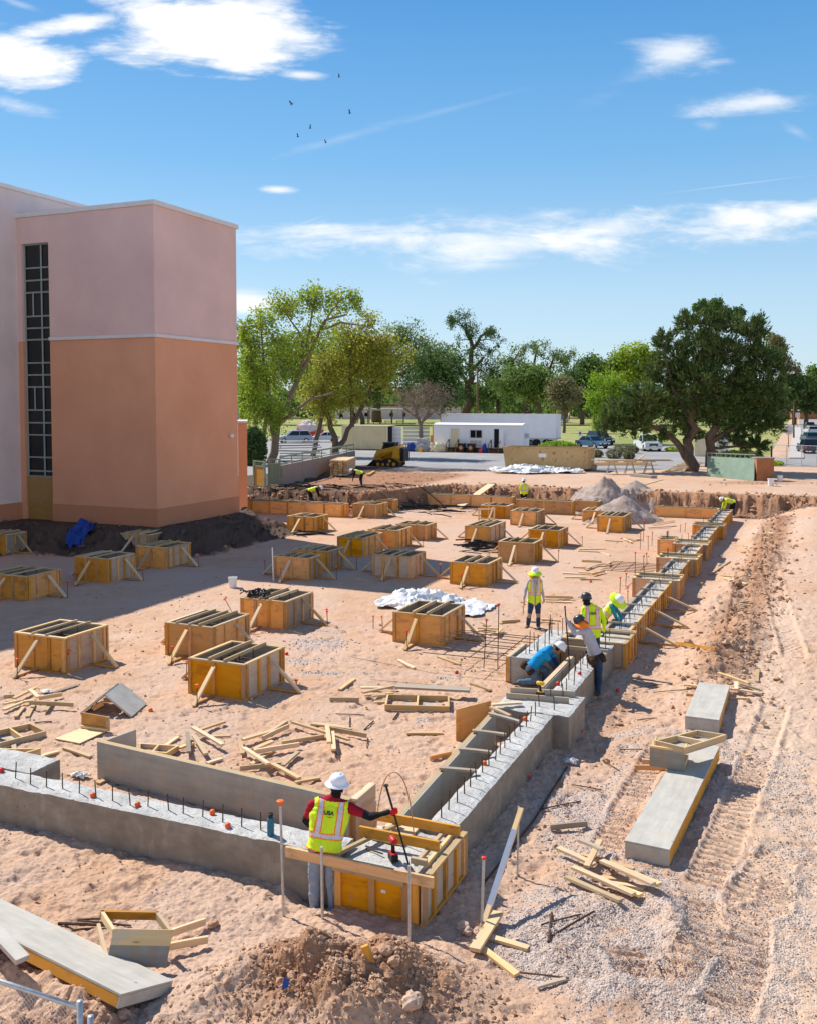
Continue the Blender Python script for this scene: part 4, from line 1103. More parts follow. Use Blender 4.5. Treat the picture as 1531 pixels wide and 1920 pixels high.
# ================================================================== FORMED FOOTING TO THE FAR CORNER
def footing_section(u0, u1, label, nb=0, conc=True, step=.42):
    root = thing('footing_form', label, 'form', uv(u0, .4, 0), group='formwork of the right hand footing')
    v0, v1 = .06, .8
    n = max(1, int((u1 - u0) / step))
    st = [i / n for i in range(n + 1)]
    form_side(root, uv(u0, v0), uv(u1, v0), HF + .03, -B, 'form_ply', studs=st)
    form_side(root, uv(u0, v1), uv(u1, v1), HF + .03, B, 'form_ply', studs=[0, .5, 1], plate_mat='pine_weathered')
    rough_block('concrete', u0 + .004, u1 - .004, v0 + .075, v1 - .075, HF - .07, root, seed=int(u0 * 7), mats=('concrete_wet', 'concrete_top'), step=.12)
    k = max(1, int((u1 - u0) / 1.3))
    for i in range(k):
        a = uv(u0 + (i + .5) * (u1 - u0) / k, v0 - .02, HF + .075)
        stick('cross_tie', a, a + B * (v1 - v0 + .04), .045, .045, 'pine_weathered', root)
    m = int((u1 - u0) / .35)
    for i in range(m):
        dowel(root, u0 + .15 + i * .35, .36 + (.1 if i % 2 else 0), HF - .07, .27)
    for i in range(nb):
        brace(root, uv(u0 + (i + .6) * (u1 - u0) / (nb + .4), v0), -B, HF, reach=1.05, top=.8)
    return root
def footing_box(u0, u1, v0, v1, label, front='form_ply_dull', right='form_ply', h=None):
    h = h or HF + .05
    root = thing('footing_box_form', label, 'form box', uv(u0, v0, 0), group='box forms along the right hand footing')
    form_side(root, uv(u0, v0), uv(u0, v1), h, -A, front, studs=[0, 1])
    form_side(root, uv(u0 + .1, v0), uv(u1 - .1, v0), h - .003, -B, right, studs=[0, .33, .66, 1])
    form_side(root, uv(u0 + .1, v1), uv(u1 - .1, v1), h - .004, B, 'form_ply', studs=[0, .5, 1])
    form_side(root, uv(u1, v0), uv(u1, v1), h - .002, A, 'form_ply', studs=[0, .5, 1])
    rough_block('concrete', u0 + .08, u1 - .08, v0 + .08, v1 - .08, h - .12, root, seed=int(u0 * 5), mats=('concrete_wet', 'concrete_top'), step=.14)
    for s in (.3, .75):
        a = uv(u0 + (u1 - u0) * s, v0, h + .025); stick('cross_tie', a, a + B * (v1 - v0), .05, .05, 'form_plate', root)
    for i in range(5): dowel(root, u0 + .25 + random.random() * (u1 - u0 - .5), v0 + .3 + random.random() * (v1 - v0 - .6), h - .12, .45)
    return root
footing_box(13.3, 14.85, -.12, 1.6, 'large plywood box form behind the leaning worker')
footing_section(14.86, 22.75, 'braced plywood footing form, nearest straight run behind the workers', nb=3)
footing_box(22.78, 24.2, -.17, 1.45, 'pinkish box form across the footing, second from the workers')
footing_section(24.21, 27.75, 'plywood footing form, short run after the second box', nb=0)
footing_box(27.78, 29.3, -.2, 1.4, 'box form across the footing, third from the workers')
footing_section(29.31, 32.0, 'plywood footing form, short run after the third box')
footing_box(32.03, 33.6, -.15, 1.35, 'box form across the footing, fourth from the workers')
footing_box(32.9, 34.2, 1.4, 2.15, 'small orange box form sticking out left of the footing', 'form_ply')
footing_section(33.61, 38.95, 'plywood footing form, run before the fifth box')
footing_box(38.98, 40.3, -.2, 1.35, 'box form across the footing, fifth from the workers', 'form_ply')
footing_section(40.31, 47.3, 'plywood footing form, last run to the far corner')
# far footing forms
def far_form(u, v0, v1, label, ret=None, h=.75, depth=.8):
    root = thing('footing_form', label, 'form', uv(u, v0, 0), group='formwork along the far end of the pad')
    n = max(1, int((v1 - v0) / 1.25))
    form_side(root, uv(u, v0), uv(u, v1), h, -A, 'form_ply', studs=[i / n for i in range(n + 1)])
    form_side(root, uv(u + depth, v0), uv(u + depth, v1), h - .002, A, 'form_ply', studs=[0, 1])
    form_side(root, uv(u + .1, v0), uv(u + depth - .1, v0), h - .004, -B, 'form_ply', studs=[0, 1])
    for i in range(n + 1):
        a = uv(u, v0 + (v1 - v0) * (i + .3) / (n + .6), h + .03); stick('cross_tie', a, a + A * depth, .05, .05, 'pine_weathered', root)
    return root
def v_at(px, u, z=.4):
    """v where the line at u shows at a pixel column"""
    p = uv(u, 0, z); return solve_len(p, B, px)
far_form(39.6, v_at(643, 39.6), v_at(440, 39.6), 'long plywood form wall by the right corner of the building', h=.8)
far_form(43.0, v_at(737, 43), v_at(655, 43), 'plywood form wall in the step behind a column form', h=.8)
far_form(47.6, v_at(958, 47.6), v_at(735, 47.6), 'plywood form wall crossed by the loading plank', h=.8)
far_form(46.2, v_at(1072, 46.2), v_at(966, 46.2), 'plywood form wall between the far column form and the gravel heap', h=.85)
far_form(47.4, v_at(1122, 47.4), v_at(1073, 47.4), 'short plywood form wall behind the gravel heap', h=.8)
far_form(47.5, .9, v_at(1225, 47.5), 'plywood form wall right of the gravel heaps, half buried', h=.6)
# plank ramp over the far forms
a = gp(858, 953); b_ = atd(920, 908, 64.5)
a2 = a + Z3 * .05
tag(stick('plank', a2, b_, .62, .05, 'pine'), 'wide pale plank ramp leaning over the far form wall', 'plank')
# ================================================================== LOOSE LUMBER
def boards(lst, sx, ox, oy, where, group, lab=None, z=0.0, w=.089, t=.04):
    """lst: (x0, y0, x1, y1, layer[, material[, on edge[, label]]]) in zoomed pixels"""
    items = []
    for it in lst:
        x0, y0, x1, y1, lay = it[:5]
        mat = it[5] if len(it) > 5 and it[5] else 'pine'
        edge = it[6] if len(it) > 6 else 0
        own = it[7] if len(it) > 7 else None
        a = gp(ox + x0 / sx, oy + y0 / sx); b_ = gp(ox + x1 / sx, oy + y1 / sx)
        up = .02 + lay * .042 + z + (.025 if edge else 0)
        a.z += up + random.uniform(0, .008); b_.z += up + random.uniform(0, .008)
        if lay: a.z += random.uniform(0, .02)
        tilt = Vector((random.uniform(-.1, .1), random.uniform(-.1, .1), 1))
        ww, tt = (t, w) if edge else (w, t)
        if mat == 'timber_thin': ww, tt, mat = .05, .03, 'pine_weathered'
        o = stick('board', a, b_, ww, tt, mat, up=tilt, warp=.005)
        items.append(((a + b_) / 2, o, mat, (b_ - a).length, own))
    items.sort(key=lambda q: q[0].x / q[0].y)
    n = len(items); long_i = max(range(n), key=lambda i: items[i][3]) if n > 2 else -1
    for i, (c, o, mat, L, own) in enumerate(items):
        kind = {'pine': 'pine board', 'pine_weathered': 'grey weathered board', 'form_stud': 'orange board', 'form_plate': 'tan board'}.get(mat, 'board')
        if own: l = own
        elif n == 1: l = kind + ' ' + where
        elif i == 0: l = 'leftmost ' + kind + ' ' + where
        elif i == n - 1: l = 'rightmost ' + kind + ' ' + where
        elif i == long_i: l = 'longest ' + kind + ', ' + ORD[i] + ' from the left, ' + where
        else: l = kind + ', ' + ORD[i] + ' from the left, ' + where
        tag(o, l, 'board', group)
boards([(250, 1172, 430, 1250, 2), (355, 1158, 470, 1205, 4, 'pine_weathered'), (455, 1150, 390, 1275, 3), (360, 1190, 625, 1260, 1), (465, 1250, 722, 1365, 3), (480, 1243, 752, 1350, 2),
        (325, 1270, 625, 1400, 2), (290, 1305, 560, 1418, 1), (430, 1290, 600, 1300, 0), (470, 1312, 680, 1340, 0), (470, 1330, 660, 1390, 1)], 2.635, 950, 1160,
       'in the pile before the long grey box panel', 'boards before the long grey box panel')
boards([(1040, 302, 1190, 350, 3), (1165, 325, 1200, 328, 1), (1100, 362, 1255, 383, 1), (1100, 398, 1197, 400, 0), (1195, 348, 1258, 368, 1), (875, 342, 940, 346, 1), (880, 377, 925, 379, 0), (1130, 375, 1132, 335, 2), (1150, 350, 1240, 372, 2)],
       2.635, 950, 1160, 'in the pile round the farther grey box panel', 'boards round the farther grey box panel')
boards([(630, 748, 782, 752, 0, 'form_stud', 1), (665, 730, 780, 738, 1, 'form_plate', 1)], 2.635, 950, 1160, 'poking out under the two-frame stack', 'boards under the two-frame stack')
boards([(1235, 258, 1232, 316, 0)], 2.635, 950, 1160, 'lying alone on the track, upper right', 'lone boards on the right strip')
boards([(212, 1048, 395, 1028, 0, 'pine_weathered', 1)], 2.635, 950, 1160, 'lying alone between the footing and the grey box panel', 'lone boards on the right strip')
boards([(833, 130, 1028, 162, 0, 'form_stud', 1)], 2.635, 950, 1160, 'dark stained, lying on the spoil ridge by the box form', 'lone boards on the right strip')
boards([(615, 298, 815, 324, 0, 'timber_thin')], 2.635, 950, 1160, 'thin, in the shadow behind the leaning worker', 'lone boards on the right strip')
boards([(1318, 545, 1430, 470, 0)], 3.062, 900, 900, 'slanting on the spoil ridge beside the far footing', 'lone boards on the right strip')
boards([(1375, 548, 1460, 560, 0, 'form_plate'), (1395, 568, 1530, 598, 0), (1485, 705, 1545, 700, 0), (1485, 718, 1545, 722, 0), (1480, 412, 1540, 420, 0, None, 1), (1500, 425, 1535, 410, 1)], 3.062, 900, 900,
       'among those strewn on the right-hand strip', 'boards strewn on the far right strip')
boards([(1410, 150, 1440, 160, 0), (1340, 158, 1430, 190, 0), (1270, 1440, 1300, 1432, 0)], 3.062, 980, 950, 'by the far right corner of the footing', 'boards by the far right corner')
S4 = (2.784, 450, 1200)
boards([(520, 265, 598, 208, 0)], *S4, 'alone right of the nearest form', 'single boards on the pad')
boards([(825, 110, 908, 152, 0), (1032, 92, 1148, 134, 0), (1200, 232, 1305, 266, 0)], *S4, 'on the sand below the lone form', 'single boards below the lone form')
boards([(630, 266, 800, 264, 1), (640, 300, 812, 262, 2), (650, 308, 800, 292, 1), (470, 322, 622, 322, 0, 'form_plate', 1), (690, 320, 760, 312, 2), (700, 332, 758, 328, 0)], *S4,
       'fanned out left of the open frame', 'boards left of the open frame')
boards([(870, 494, 1055, 492, 0)], *S4, 'alone, in front of the standing plywood sheet', 'single boards on the pad')
boards([(988, 632, 1100, 605, 0, 'form_stud', 1)], *S4, 'leaning at the pulled panel', 'single boards on the pad')
boards([(275, 458, 570, 548, 2), (378, 442, 550, 462, 0), (372, 460, 585, 482, 1), (470, 488, 660, 522, 1, None, 1), (218, 552, 440, 515, 0, None, 1), (455, 490, 466, 575, 3), (482, 510, 490, 602, 2)], *S4,
       'in the star-shaped heap, centre of the pad', 'boards of the star-shaped heap')
boards([(155, 490, 242, 430, 0), (15, 552, 175, 500, 2), (120, 540, 255, 470, 1, None, 1), (0, 540, 15, 612, 1), (70, 604, 172, 555, 2), (60, 657, 175, 580, 0), (75, 612, 310, 570, 1, None, 1), (20, 605, 150, 688, 3),
        (225, 677, 305, 602, 1), (0, 684, 220, 662, 0, 'form_plate', 1), (170, 672, 310, 740, 1), (290, 752, 415, 728, 0)], *S4,
       'in the heap behind the long grey panel', 'boards behind the long grey panel')
boards([(955, 1348, 1022, 1300, 0), (1078, 1300, 1085, 1410, 2, 'pine_weathered'), (1110, 1280, 1280, 1378, 3), (1115, 1320, 1185, 1422, 2), (1145, 1278, 1290, 1222, 1), (1170, 1300, 1325, 1292, 0), (1190, 1452, 1275, 1425, 0), (1030, 1378, 1110, 1345, 1)],
       3.062, 0, 960, 'by the open frame behind the grey panel', 'boards by the frame behind the grey panel')
S5 = (5.103, 0, 1250)
boards([(135, 348, 345, 245, 2), (40, 328, 140, 322, 1, None, 1), (40, 392, 180, 352, 1), (40, 448, 230, 365, 1), (155, 492, 230, 398, 0), (265, 492, 330, 370, 0), (285, 405, 705, 418, 2, 'pine', 1), (440, 455, 508, 355, 1), (290, 292, 370, 352, 3),
        (380, 345, 595, 300, 1, 'form_plate', 1), (230, 372, 330, 345, 1)], *S5, 'in the heap at the left edge', 'boards heaped at the left edge')
boards([(510, 262, 740, 188, 0, 'pine_weathered')], *S5, 'alone, right of the left heap', 'single boards on the pad')
boards([(615, 790, 870, 872, 0), (400, 872, 562, 822, 0), (128, 742, 142, 818, 0)], *S5, 'between the left frames and the grey panel', 'boards between frames and panel')
boards([(650, 1048, 785, 1042, 0), (940, 1132, 1015, 1094, 0)], *S5, 'short offcut behind the left footing dowels', 'offcuts behind the left footing')
S3 = (3.062, 900, 900)
boards([(715, 350, 815, 356, 0), (805, 338, 910, 348, 0), (820, 345, 868, 365, 1), (840, 358, 922, 346, 1)], *S3, 'in the small heap below the gravel heaps', 'boards in the small heap')
boards([(560, 410, 692, 416, 0), (565, 401, 716, 398, 0), (690, 420, 742, 437, 0)], *S3, 'behind the right column form', 'boards behind the right column form')
boards([(580, 470, 695, 475, 0, None, 1), (600, 522, 682, 490, 1), (680, 497, 748, 487, 1), (530, 505, 640, 509, 0), (725, 500, 745, 487, 2)], *S3, 'in the heap behind the standing worker, upper', 'boards behind the standing worker, upper heap')
boards([(470, 538, 640, 546, 0), (640, 554, 712, 535, 1, None, 1), (480, 562, 600, 563, 0), (570, 573, 692, 574, 0), (560, 540, 680, 544, 1)], *S3, 'in the heap behind the standing worker, lower', 'boards behind the standing worker, lower heap')
boards([(370, 686, 530, 690, 1, None, 1), (370, 701, 526, 706, 0), (380, 672, 420, 662, 0), (350, 684, 500, 684, 2)], *S3, 'stacked right of the standing worker', 'boards right of the standing worker')
boards([(120, 825, 226, 816, 0, None, 1), (285, 816, 425, 826, 0), (350, 806, 455, 811, 0, 'form_plate')], *S3, 'at the feet of the standing worker', 'boards at the feet of the standing worker')
boards([(1040, 200, 1112, 215, 0), (1070, 186, 1142, 214, 1), (1120, 190, 1160, 215, 1), (1100, 212, 1180, 208, 0)], *S3, 'strewn by the far right forms, upper', 'boards strewn by the far right forms, upper')
boards([(960, 277, 1122, 266, 0), (985, 262, 1110, 240, 1), (950, 240, 1020, 250, 0), (960, 282, 1090, 274, 1)], *S3, 'strewn by the far right forms, lower', 'boards strewn by the far right forms, lower')
S2 = (3.062, 450, 900)
boards([(1310, 860, 1400, 902, 1), (1360, 862, 1480, 866, 1), (1420, 892, 1520, 880, 0), (1380, 832, 1432, 850, 1), (1490, 828, 1560, 812, 0), (1470, 905, 1500, 870, 2), (1400, 880, 1470, 890, 2)], *S2, 'in the heap right of the lone form', 'boards right of the lone form')
boards([(1000, 60, 1105, 30, 0), (880, 55, 990, 65, 0)], 3.062, 880, 890, 'on the bank near the gravel heaps', 'boards on the far bank')
# near boards
S6 = (3.062, 500, 1440)
boards([(1275, 985, 1500, 1046, 0, None, 0, 'pine board pointing right under the crossed board'), (1235, 1050, 1432, 1200, 0, None, 0, 'pine board pointing at the camera under the crossed board')], *S6, 'by the leaning straightedge', 'crossed boards by the straightedge')
a = gp(500 + 1190 / 3.062, 1440 + 1085 / 3.062, .09); b_ = gp(500 + 1325 / 3.062, 1440 + 880 / 3.062, .12)
tag(stick('board', a, b_, .14, .045, 'pine'), 'wide yellow board lying across two others by the straightedge', 'board', 'crossed boards by the straightedge')
a = gp(500 + 1238 / 3.062, 1440 + 920 / 3.062, .03); b_ = a + Vector((.64, .9, 0)); t_ = atd(500 + 1458 / 3.062, 1440 + 232 / 3.062, a.y + 1.35)
lv = thing('straightedge', 'long silver straightedge leaning with wooden ends, right of the corner form', 'straightedge', a)
stick('wood_end', a, a + (t_ - a) * .16, .07, .045, 'pine', lv); stick('metal_bar', a + (t_ - a) * .16, a + (t_ - a) * .8, .075, .045, 'chrome', lv); stick('wood_end', a + (t_ - a) * .8, t_, .07, .045, 'pine', lv)
boards([(870, 1135, 1052, 1068, 1, None, 1), (855, 1210, 1067, 1160, 1, None, 1)], 2.734, 0, 1350, 'under the small box frame, lower left', 'boards under the small box frame')
boards([(332, 855, 455, 820, 0, 'timber_thin')], 2.281, 860, 1480, 'thin stick at the lower middle', 'lone boards on the right strip')
# steel bars lying about
def rod(x0, y0, x1, y1, s, label, rad=.011, mat='rebar', z=.02, group='loose steel bars'):
    a = gp(s[1] + x0 / s[0], s[2] + y0 / s[0], z); b_ = gp(s[1] + x1 / s[0], s[2] + y1 / s[0], z)
    g = Geo(); g.tube([a, (a + b_) / 2 + Vector((0, 0, .005)), b_], rad, 6)
    tag(g.build('steel_bar', mat, mat4=Matrix.Identity(4)), label, 'rebar', group)
SL = (2.734, 0, 1350)
rod(300, 1050, 570, 1062, SL, 'thick dark steel bar lying behind the small box frame', .02)
rod(400, 1031, 745, 1018, SL, 'upper steel bar lying on sand, lower left', .013)
rod(400, 1035, 672, 1062, SL, 'slanting steel bar lying under the upper bar, lower left', .013)
rod(370, 1086, 480, 1076, SL, 'short steel bar end showing behind the small box frame', .014)
rod(500, 390, 650, 396, S4, 'thin steel bar above the star-shaped heap'); rod(574, 403, 572, 465, S4, 'short steel bar pointing to the star-shaped heap')
rod(648, 474, 698, 428, S4, 'dark steel bar right of the star-shaped heap', .016); rod(800, 420, 829, 380, S4, 'dark steel bar below the open frame', .016)
rod(667, 515, 663, 567, S4, 'short steel bar at the tip of the star-shaped heap'); rod(500, 590, 522, 634, S4, 'short bar below the star-shaped heap')
S7 = (2.281, 860, 1480)
rod(355, 88, 520, 55, S7, 'thin steel bar on the sand beside the right footing'); rod(382, 660, 395, 535, S7, 'dark square bar standing askew in the right foreground', .02)
rod(350, 585, 520, 540, S7, 'upper thin bar beside the square bar, right foreground'); rod(398, 632, 575, 528, S7, 'lower thin bar beside the square bar, right foreground', .014)
rod(255, 790, 470, 815, S7, 'thin bar beyond the pine board, lower middle')
rod(620, 350, 760, 330, (2.635, 950, 1160), 'thin bar in the shadow right of the narrow footing'); rod(640, 505, 740, 495, (2.635, 950, 1160), 'thin bar left of the farther grey box panel')
rod(555, 652, 668, 650, (2.635, 950, 1160), 'thin bar left of the two-frame stack'); rod(318, 825, 468, 852, (2.635, 950, 1160), 'thin bar left of the long grey box panel')
rod(470, 705, 552, 755, (2.635, 950, 1160), 'thin slanting bar above the long grey box panel')
rod(720, 368, 910, 352, (2.635, 950, 1160), 'long thin bar pointing at the farther grey box panel')
rod(640, 1020, 1120, 1115, (3.062, 450, 900), 'string line across the sand below the middle form', .005); rod(200, 1215, 300, 1208, (3.062, 0, 960), 'thin dark bar by the left frame', .014)
rod(750, 1150, 1300, 1200, (3.062, 450, 900), 'second string line, nearer, below the lone form', .005)
# edge strip along the trench
a = gp(1010, 1545, .015); pts = [gp(905, 1660, .02), gp(960, 1590, .02), gp(1000, 1540, .02), gp(1030, 1490, .02), gp(1062, 1440, .02)]
g = Geo(); g.tube(pts, .018, 6); tag(g.build('hose', 'rebar', mat4=Matrix.Identity(4)), 'brown hose along the edge of the trench', 'hose')

# ------------------------------------------------------------------ grey box panels and frames on the right
def box_panel(p_nl, p_nr, far_r, hgt, label, name='box_panel', width=None, face='form_face_sunlit', zrel=0.0, side='form_stud'):
    """panel lying face up, sides hanging to the ground; p_nl, p_nr near top corners, far_r far right top corner"""
    root = thing(name, label, 'form panel', Vector((p_nl.x, p_nl.y, p_nl.z - hgt)))
    ex = (p_nr - p_nl); w = ex.length; ey = (far_r - p_nr); L = ey.length; ey.normalize()
    ex = (ex - ey * ey.dot(ex)).normalized(); p_nl = p_nr - ex * w; ez = ex.cross(ey)
    M = Matrix(((ey.x, ex.x, ez.x, p_nl.x), (ey.y, ex.y, ez.y, p_nl.y), (ey.z, ex.z, ez.z, p_nl.z), (0, 0, 0, 1)))
    if M.to_3x3().determinant() < 0: pass
    def bx(nm, c, s, mt):
        g = Geo(); g.box((0, 0, 0), s); return g.build(nm, mt, root, mat4=M @ Matrix.Translation(c))
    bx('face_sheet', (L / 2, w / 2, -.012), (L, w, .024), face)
    bx('end_board', (.0135, w / 2, -hgt / 2 - .013), (.025, w - .004, hgt - .03), face)
    bx('end_board', (L - .0135, w / 2, -hgt / 2 - .013), (.025, w - .004, hgt - .03), side)
    for y in (.02, w - .02):
        bx('side_rail', (L / 2, y, -.026 - (hgt - .03) / 2), (L - .06, .036, hgt - .034), side)
    bm_all = [bm_fix(c) for c in root.children]
    return root
z0 = gp(1250, 1626).z
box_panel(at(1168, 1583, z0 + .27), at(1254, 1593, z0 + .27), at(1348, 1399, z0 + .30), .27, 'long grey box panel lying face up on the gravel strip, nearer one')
z1 = gp(1347, 1372).z
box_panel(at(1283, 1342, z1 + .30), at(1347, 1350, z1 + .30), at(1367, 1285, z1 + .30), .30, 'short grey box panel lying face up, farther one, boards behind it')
def open_frame(pts, hgt, label, mat='form_plate', bars=1, name='open_frame', bottom='sheet', t=.04, thick=.025, cat='frame'):
    """open-topped shallow frame; pts: four corners of the rim on top, in order round"""
    c = sum(pts, Vector()) / 4; root = thing(name, label, cat, Vector((c.x, c.y, c.z - hgt)))
    for i in range(4):
        a, b_ = pts[i], pts[(i + 1) % 4]; d = (b_ - a).normalized() * (t / 2 + .001)
        dn = Vector((0, 0, -hgt / 2))
        if i % 2: stick('side', a + dn + d, b_ + dn - d, t, hgt, mat, root)
        else: stick('side', a + dn - d * .9, b_ + dn + d * .9, t, hgt - .004, mat, root)
    for k in range(bars):
        f = (k + 1) / (bars + 1); a = pts[0].lerp(pts[1], f); b_ = pts[3].lerp(pts[2], f); d = (b_ - a).normalized() * (t / 2 + .002)
        stick('rib', a + d + Vector((0, 0, -hgt / 2)), b_ - d + Vector((0, 0, -hgt / 2)), t, hgt - .01, mat, root)
    if bottom:
        g = Geo(); g.prism([(p.x, p.y) for p in pts], Vector((0, 0, c.z - hgt - .012)), Vector((1, 0, 0)), Vector((0, 1, 0)), Vector((0, 0, -thick)))
        bm_fix(g.build('back_sheet', 'form_face', root, mat4=Matrix.Identity(4)))
    return root
zz = z0 + .3
# lower box of the stack
fb = thing('form_box', 'short grey stained box lying across the long panel, under the frame', 'form box', at(1217, 1440, zz))
a, b_ = at(1217, 1402, zz + .34), at(1284, 1411, zz + .34); d = (b_ - a).normalized(); nn = Vector((-d.y, d.x, 0))
M = Matrix(((d.x, nn.x, 0, a.x), (d.y, nn.y, 0, a.y), (0, 0, 1, zz + .18), (0, 0, 0, 1))); Lb = (b_ - a).length
g = Geo(); g.box((Lb / 2, 0, 0), (Lb, .025, .34)); g.build('end_board', 'form_face_dark', fb, mat4=M)
for x in (.03, Lb - .03):
    for z in (.13, -.12):
        stick('side_rail', M @ Vector((x, .02, z)), M @ Vector((x, .62, z)), .04, .09, 'form_plate', fb)
stick('lip', M @ Vector((0, -.002, .19)), M @ Vector((Lb, -.002, .19)), .06, .035, 'form_plate', fb)
g = Geo(); g.box((Lb / 2, .33, .155), (Lb - .1, .6, .02)); g.build('top_sheet', 'form_plate', fb, mat4=M)
zt = zz + .46
open_frame([at(1228, 1388, zt), at(1282, 1401, zt + .02), at(1358, 1377, zt + .02), at(1305, 1369, zt)][0:1] + [at(1305, 1369, zt), at(1358, 1377, zt), at(1282, 1401, zt)], .1,
           'shallow two-bay wooden frame on top of the grey box', 'pine', 1)
# frames on the pad
def frame_ground(px, hgt, label, bars=1, mat='form_plate', dz=0.0):
    pts = [];
    for x, y in px:
        p = gp(x, y); z = p.z + hgt + dz; pts.append(at(x, y, z))
    zz = sum(p.z for p in pts) / 4
    for p in pts: p.z = zz
    return open_frame(pts, hgt, label, mat, bars)
frame_ground([(723, 1321), (840, 1324), (840, 1304), (727, 1302)], .13, 'shallow two-bay wooden frame lying open, middle of the pad', 1)
a = gp(742, 1301, .19); b_ = gp(880, 1309, .2)
tag(stick('form_board', a, b_, .3, .05, 'pine_weathered'), 'long weathered form board behind the middle open frame', 'board')
S1 = (3.062, 0, 960)
frame_ground([(0, 1393), (85, 1370), (56, 1356), (-20, 1372)], .12, 'shallow wooden frame at the left edge, farther one', 1, 'form_plate')
frame_ground([(-20, 1432), (74, 1402), (30, 1404), (-20, 1404)], .16, 'shallow wooden frame at the left edge, nearer one, grey side', 1, 'form_plate', .2)
frame_ground([(262, 1404), (312, 1412), (334, 1398), (262, 1393)], .1, 'small wooden frame half hidden behind the long grey panel', 1, 'form_plate')
a = gp(4, 1378); tag(stick('plank', a + Vector((-.3, 0, .0)), a + Vector((-.3, 0, .75)), .03, .3, 'form_stud', up=Vector((1, 0, 0))), 'upright plank cut by the left edge', 'plank')
# folded grey panel, standing like a tent
tp = thing('folded_panel', 'two grey panels joined like a tent, standing on the sand', 'form panel', gp(205, 1330))
rid0 = atd(199, 1283, gp(205, 1335).y + .9); 
fL, fR = gp(152, 1340), gp(246, 1346)
apex_n = atd(194, 1306, (fL.y + fR.y) / 2 + .1); back = Vector((.10, 1.15, 0))
def quad_sheet(name, a, b_, c, d, t, mat, parent):
    n = (b_ - a).cross(d - a).normalized() * t; V = [a, b_, c, d, a + n, b_ + n, c + n, d + n]
    g = Geo(); g.add(V, [(0, 1, 2, 3), (7, 6, 5, 4), (0, 4, 5, 1), (1, 5, 6, 2), (2, 6, 7, 3), (3, 7, 4, 0)]); return bm_fix(g.build(name, mat, parent, mat4=Matrix.Identity(4)))
bk = Vector((apex_n.x - .0, apex_n.y, 0))
quad_sheet('panel', fL, apex_n, apex_n + back * .8, fL + back * .8, .04, 'form_face_sunlit', tp)
quad_sheet('panel', apex_n + Vector((.03, 0, .01)), fR, fR + back * .8, apex_n + back * .8 + Vector((.03, 0, .01)), .04, 'form_face_sunlit', tp)
stick('cleat', fL.lerp(apex_n, .3) + Vector((.08, .1, -.02)), fL.lerp(apex_n, .3) + Vector((.3, .16, .1)), .06, .1, 'form_stud', tp)
stick('cleat', apex_n + Vector((.0, .05, -.1)), apex_n + Vector((.14, .2, -.14)), .06, .09, 'form_stud', tp)
# yellow sheet and board before it
qs = [gp(103, 1387, .01), gp(150, 1396, .01), gp(202, 1372, .01), gp(155, 1367, .01)]
o = quad_sheet('plywood_sheet', qs[0], qs[1], qs[2], qs[3], .02, 'pale_ply', None); tag(o, 'pale yellow plywood sheet lying flat below the tent panels', 'plywood')
a, b_ = gp(154, 1366, .03), gp(203, 1373, .03)
fbx = thing('form_board', 'short orange form board standing at the edge of the yellow sheet', 'form panel', a)
stick('face_sheet', a + Z3 * .17, b_ + Z3 * .15, .025, .30, 'form_ply', fbx); stick('rail', a + Vector((0, -.04, .03)), b_ + Vector((0, -.04, .03)), .05, .05, 'pine', fbx); stick('rail', b_ + Z3 * .0, b_ + Z3 * .3, .07, .04, 'form_plate', fbx, up=Vector((0, 1, 0)))
# lower left: long grey panel, grey plank on it, small box frame
zA = gp(243, 1893).z
dl = [at(245, 1872, .45), at(325, 1838, .2)]
ex = (dl[1] - dl[0]); 
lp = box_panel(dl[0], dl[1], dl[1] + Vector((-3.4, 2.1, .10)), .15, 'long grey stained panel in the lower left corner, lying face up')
a = at(-60, 1690, .62); b_ = at(43, 1800, .50)
tag(stick('plank', a, b_, .16, .06, 'form_face_sunlit'), 'grey plank slanting over the panel at the lower left edge', 'plank')
a, b_ = at(214, 1742, .52), at(324, 1744, .52)
sb = thing('form_box', 'small box frame with half grey front, leaning on the lower left panel', 'form box', at(214, 1800, .25))
d = (b_ - a).normalized(); nn = Vector((-d.y, d.x, 0)); Lb = (b_ - a).length; tl_ = Vector((0, -.16, -.37))
quad_sheet('face_sheet', a, b_, b_ + tl_ + Vector((-.05, 0, 0)), a + tl_ + Vector((-.06, 0, 0)), .03, 'form_face_dark', sb)
quad_sheet('face_sheet', a + Vector((0, -.001, .004)) , b_ + Vector((0, -.001, .004)), b_ + tl_ * .42 + Vector((-.02, -.006, 0)), a + tl_ * .42 + Vector((-.025, -.006, 0)), .034, 'form_plate', sb)
bkv = Vector((-.28, .42, 0))
stick('side', a + Vector((0, 0, -.05)), a + bkv + Vector((0, 0, -.05)), .04, .1, 'pine', sb); stick('side', b_ + Vector((-.02, 0, -.05)), b_ + bkv + Vector((-.02, 0, -.05)), .04, .1, 'form_plate', sb)
stick('side', a + bkv + Vector((-.02, 0, -.05)), b_ + bkv + Vector((0, 0, -.05)), .04, .1, 'form_stud', sb); stick('side', a + tl_ + Vector((-.05, .05, .04)), a + tl_ + bkv + Vector((-.03, .1, .2)), .04, .1, 'pine', sb)

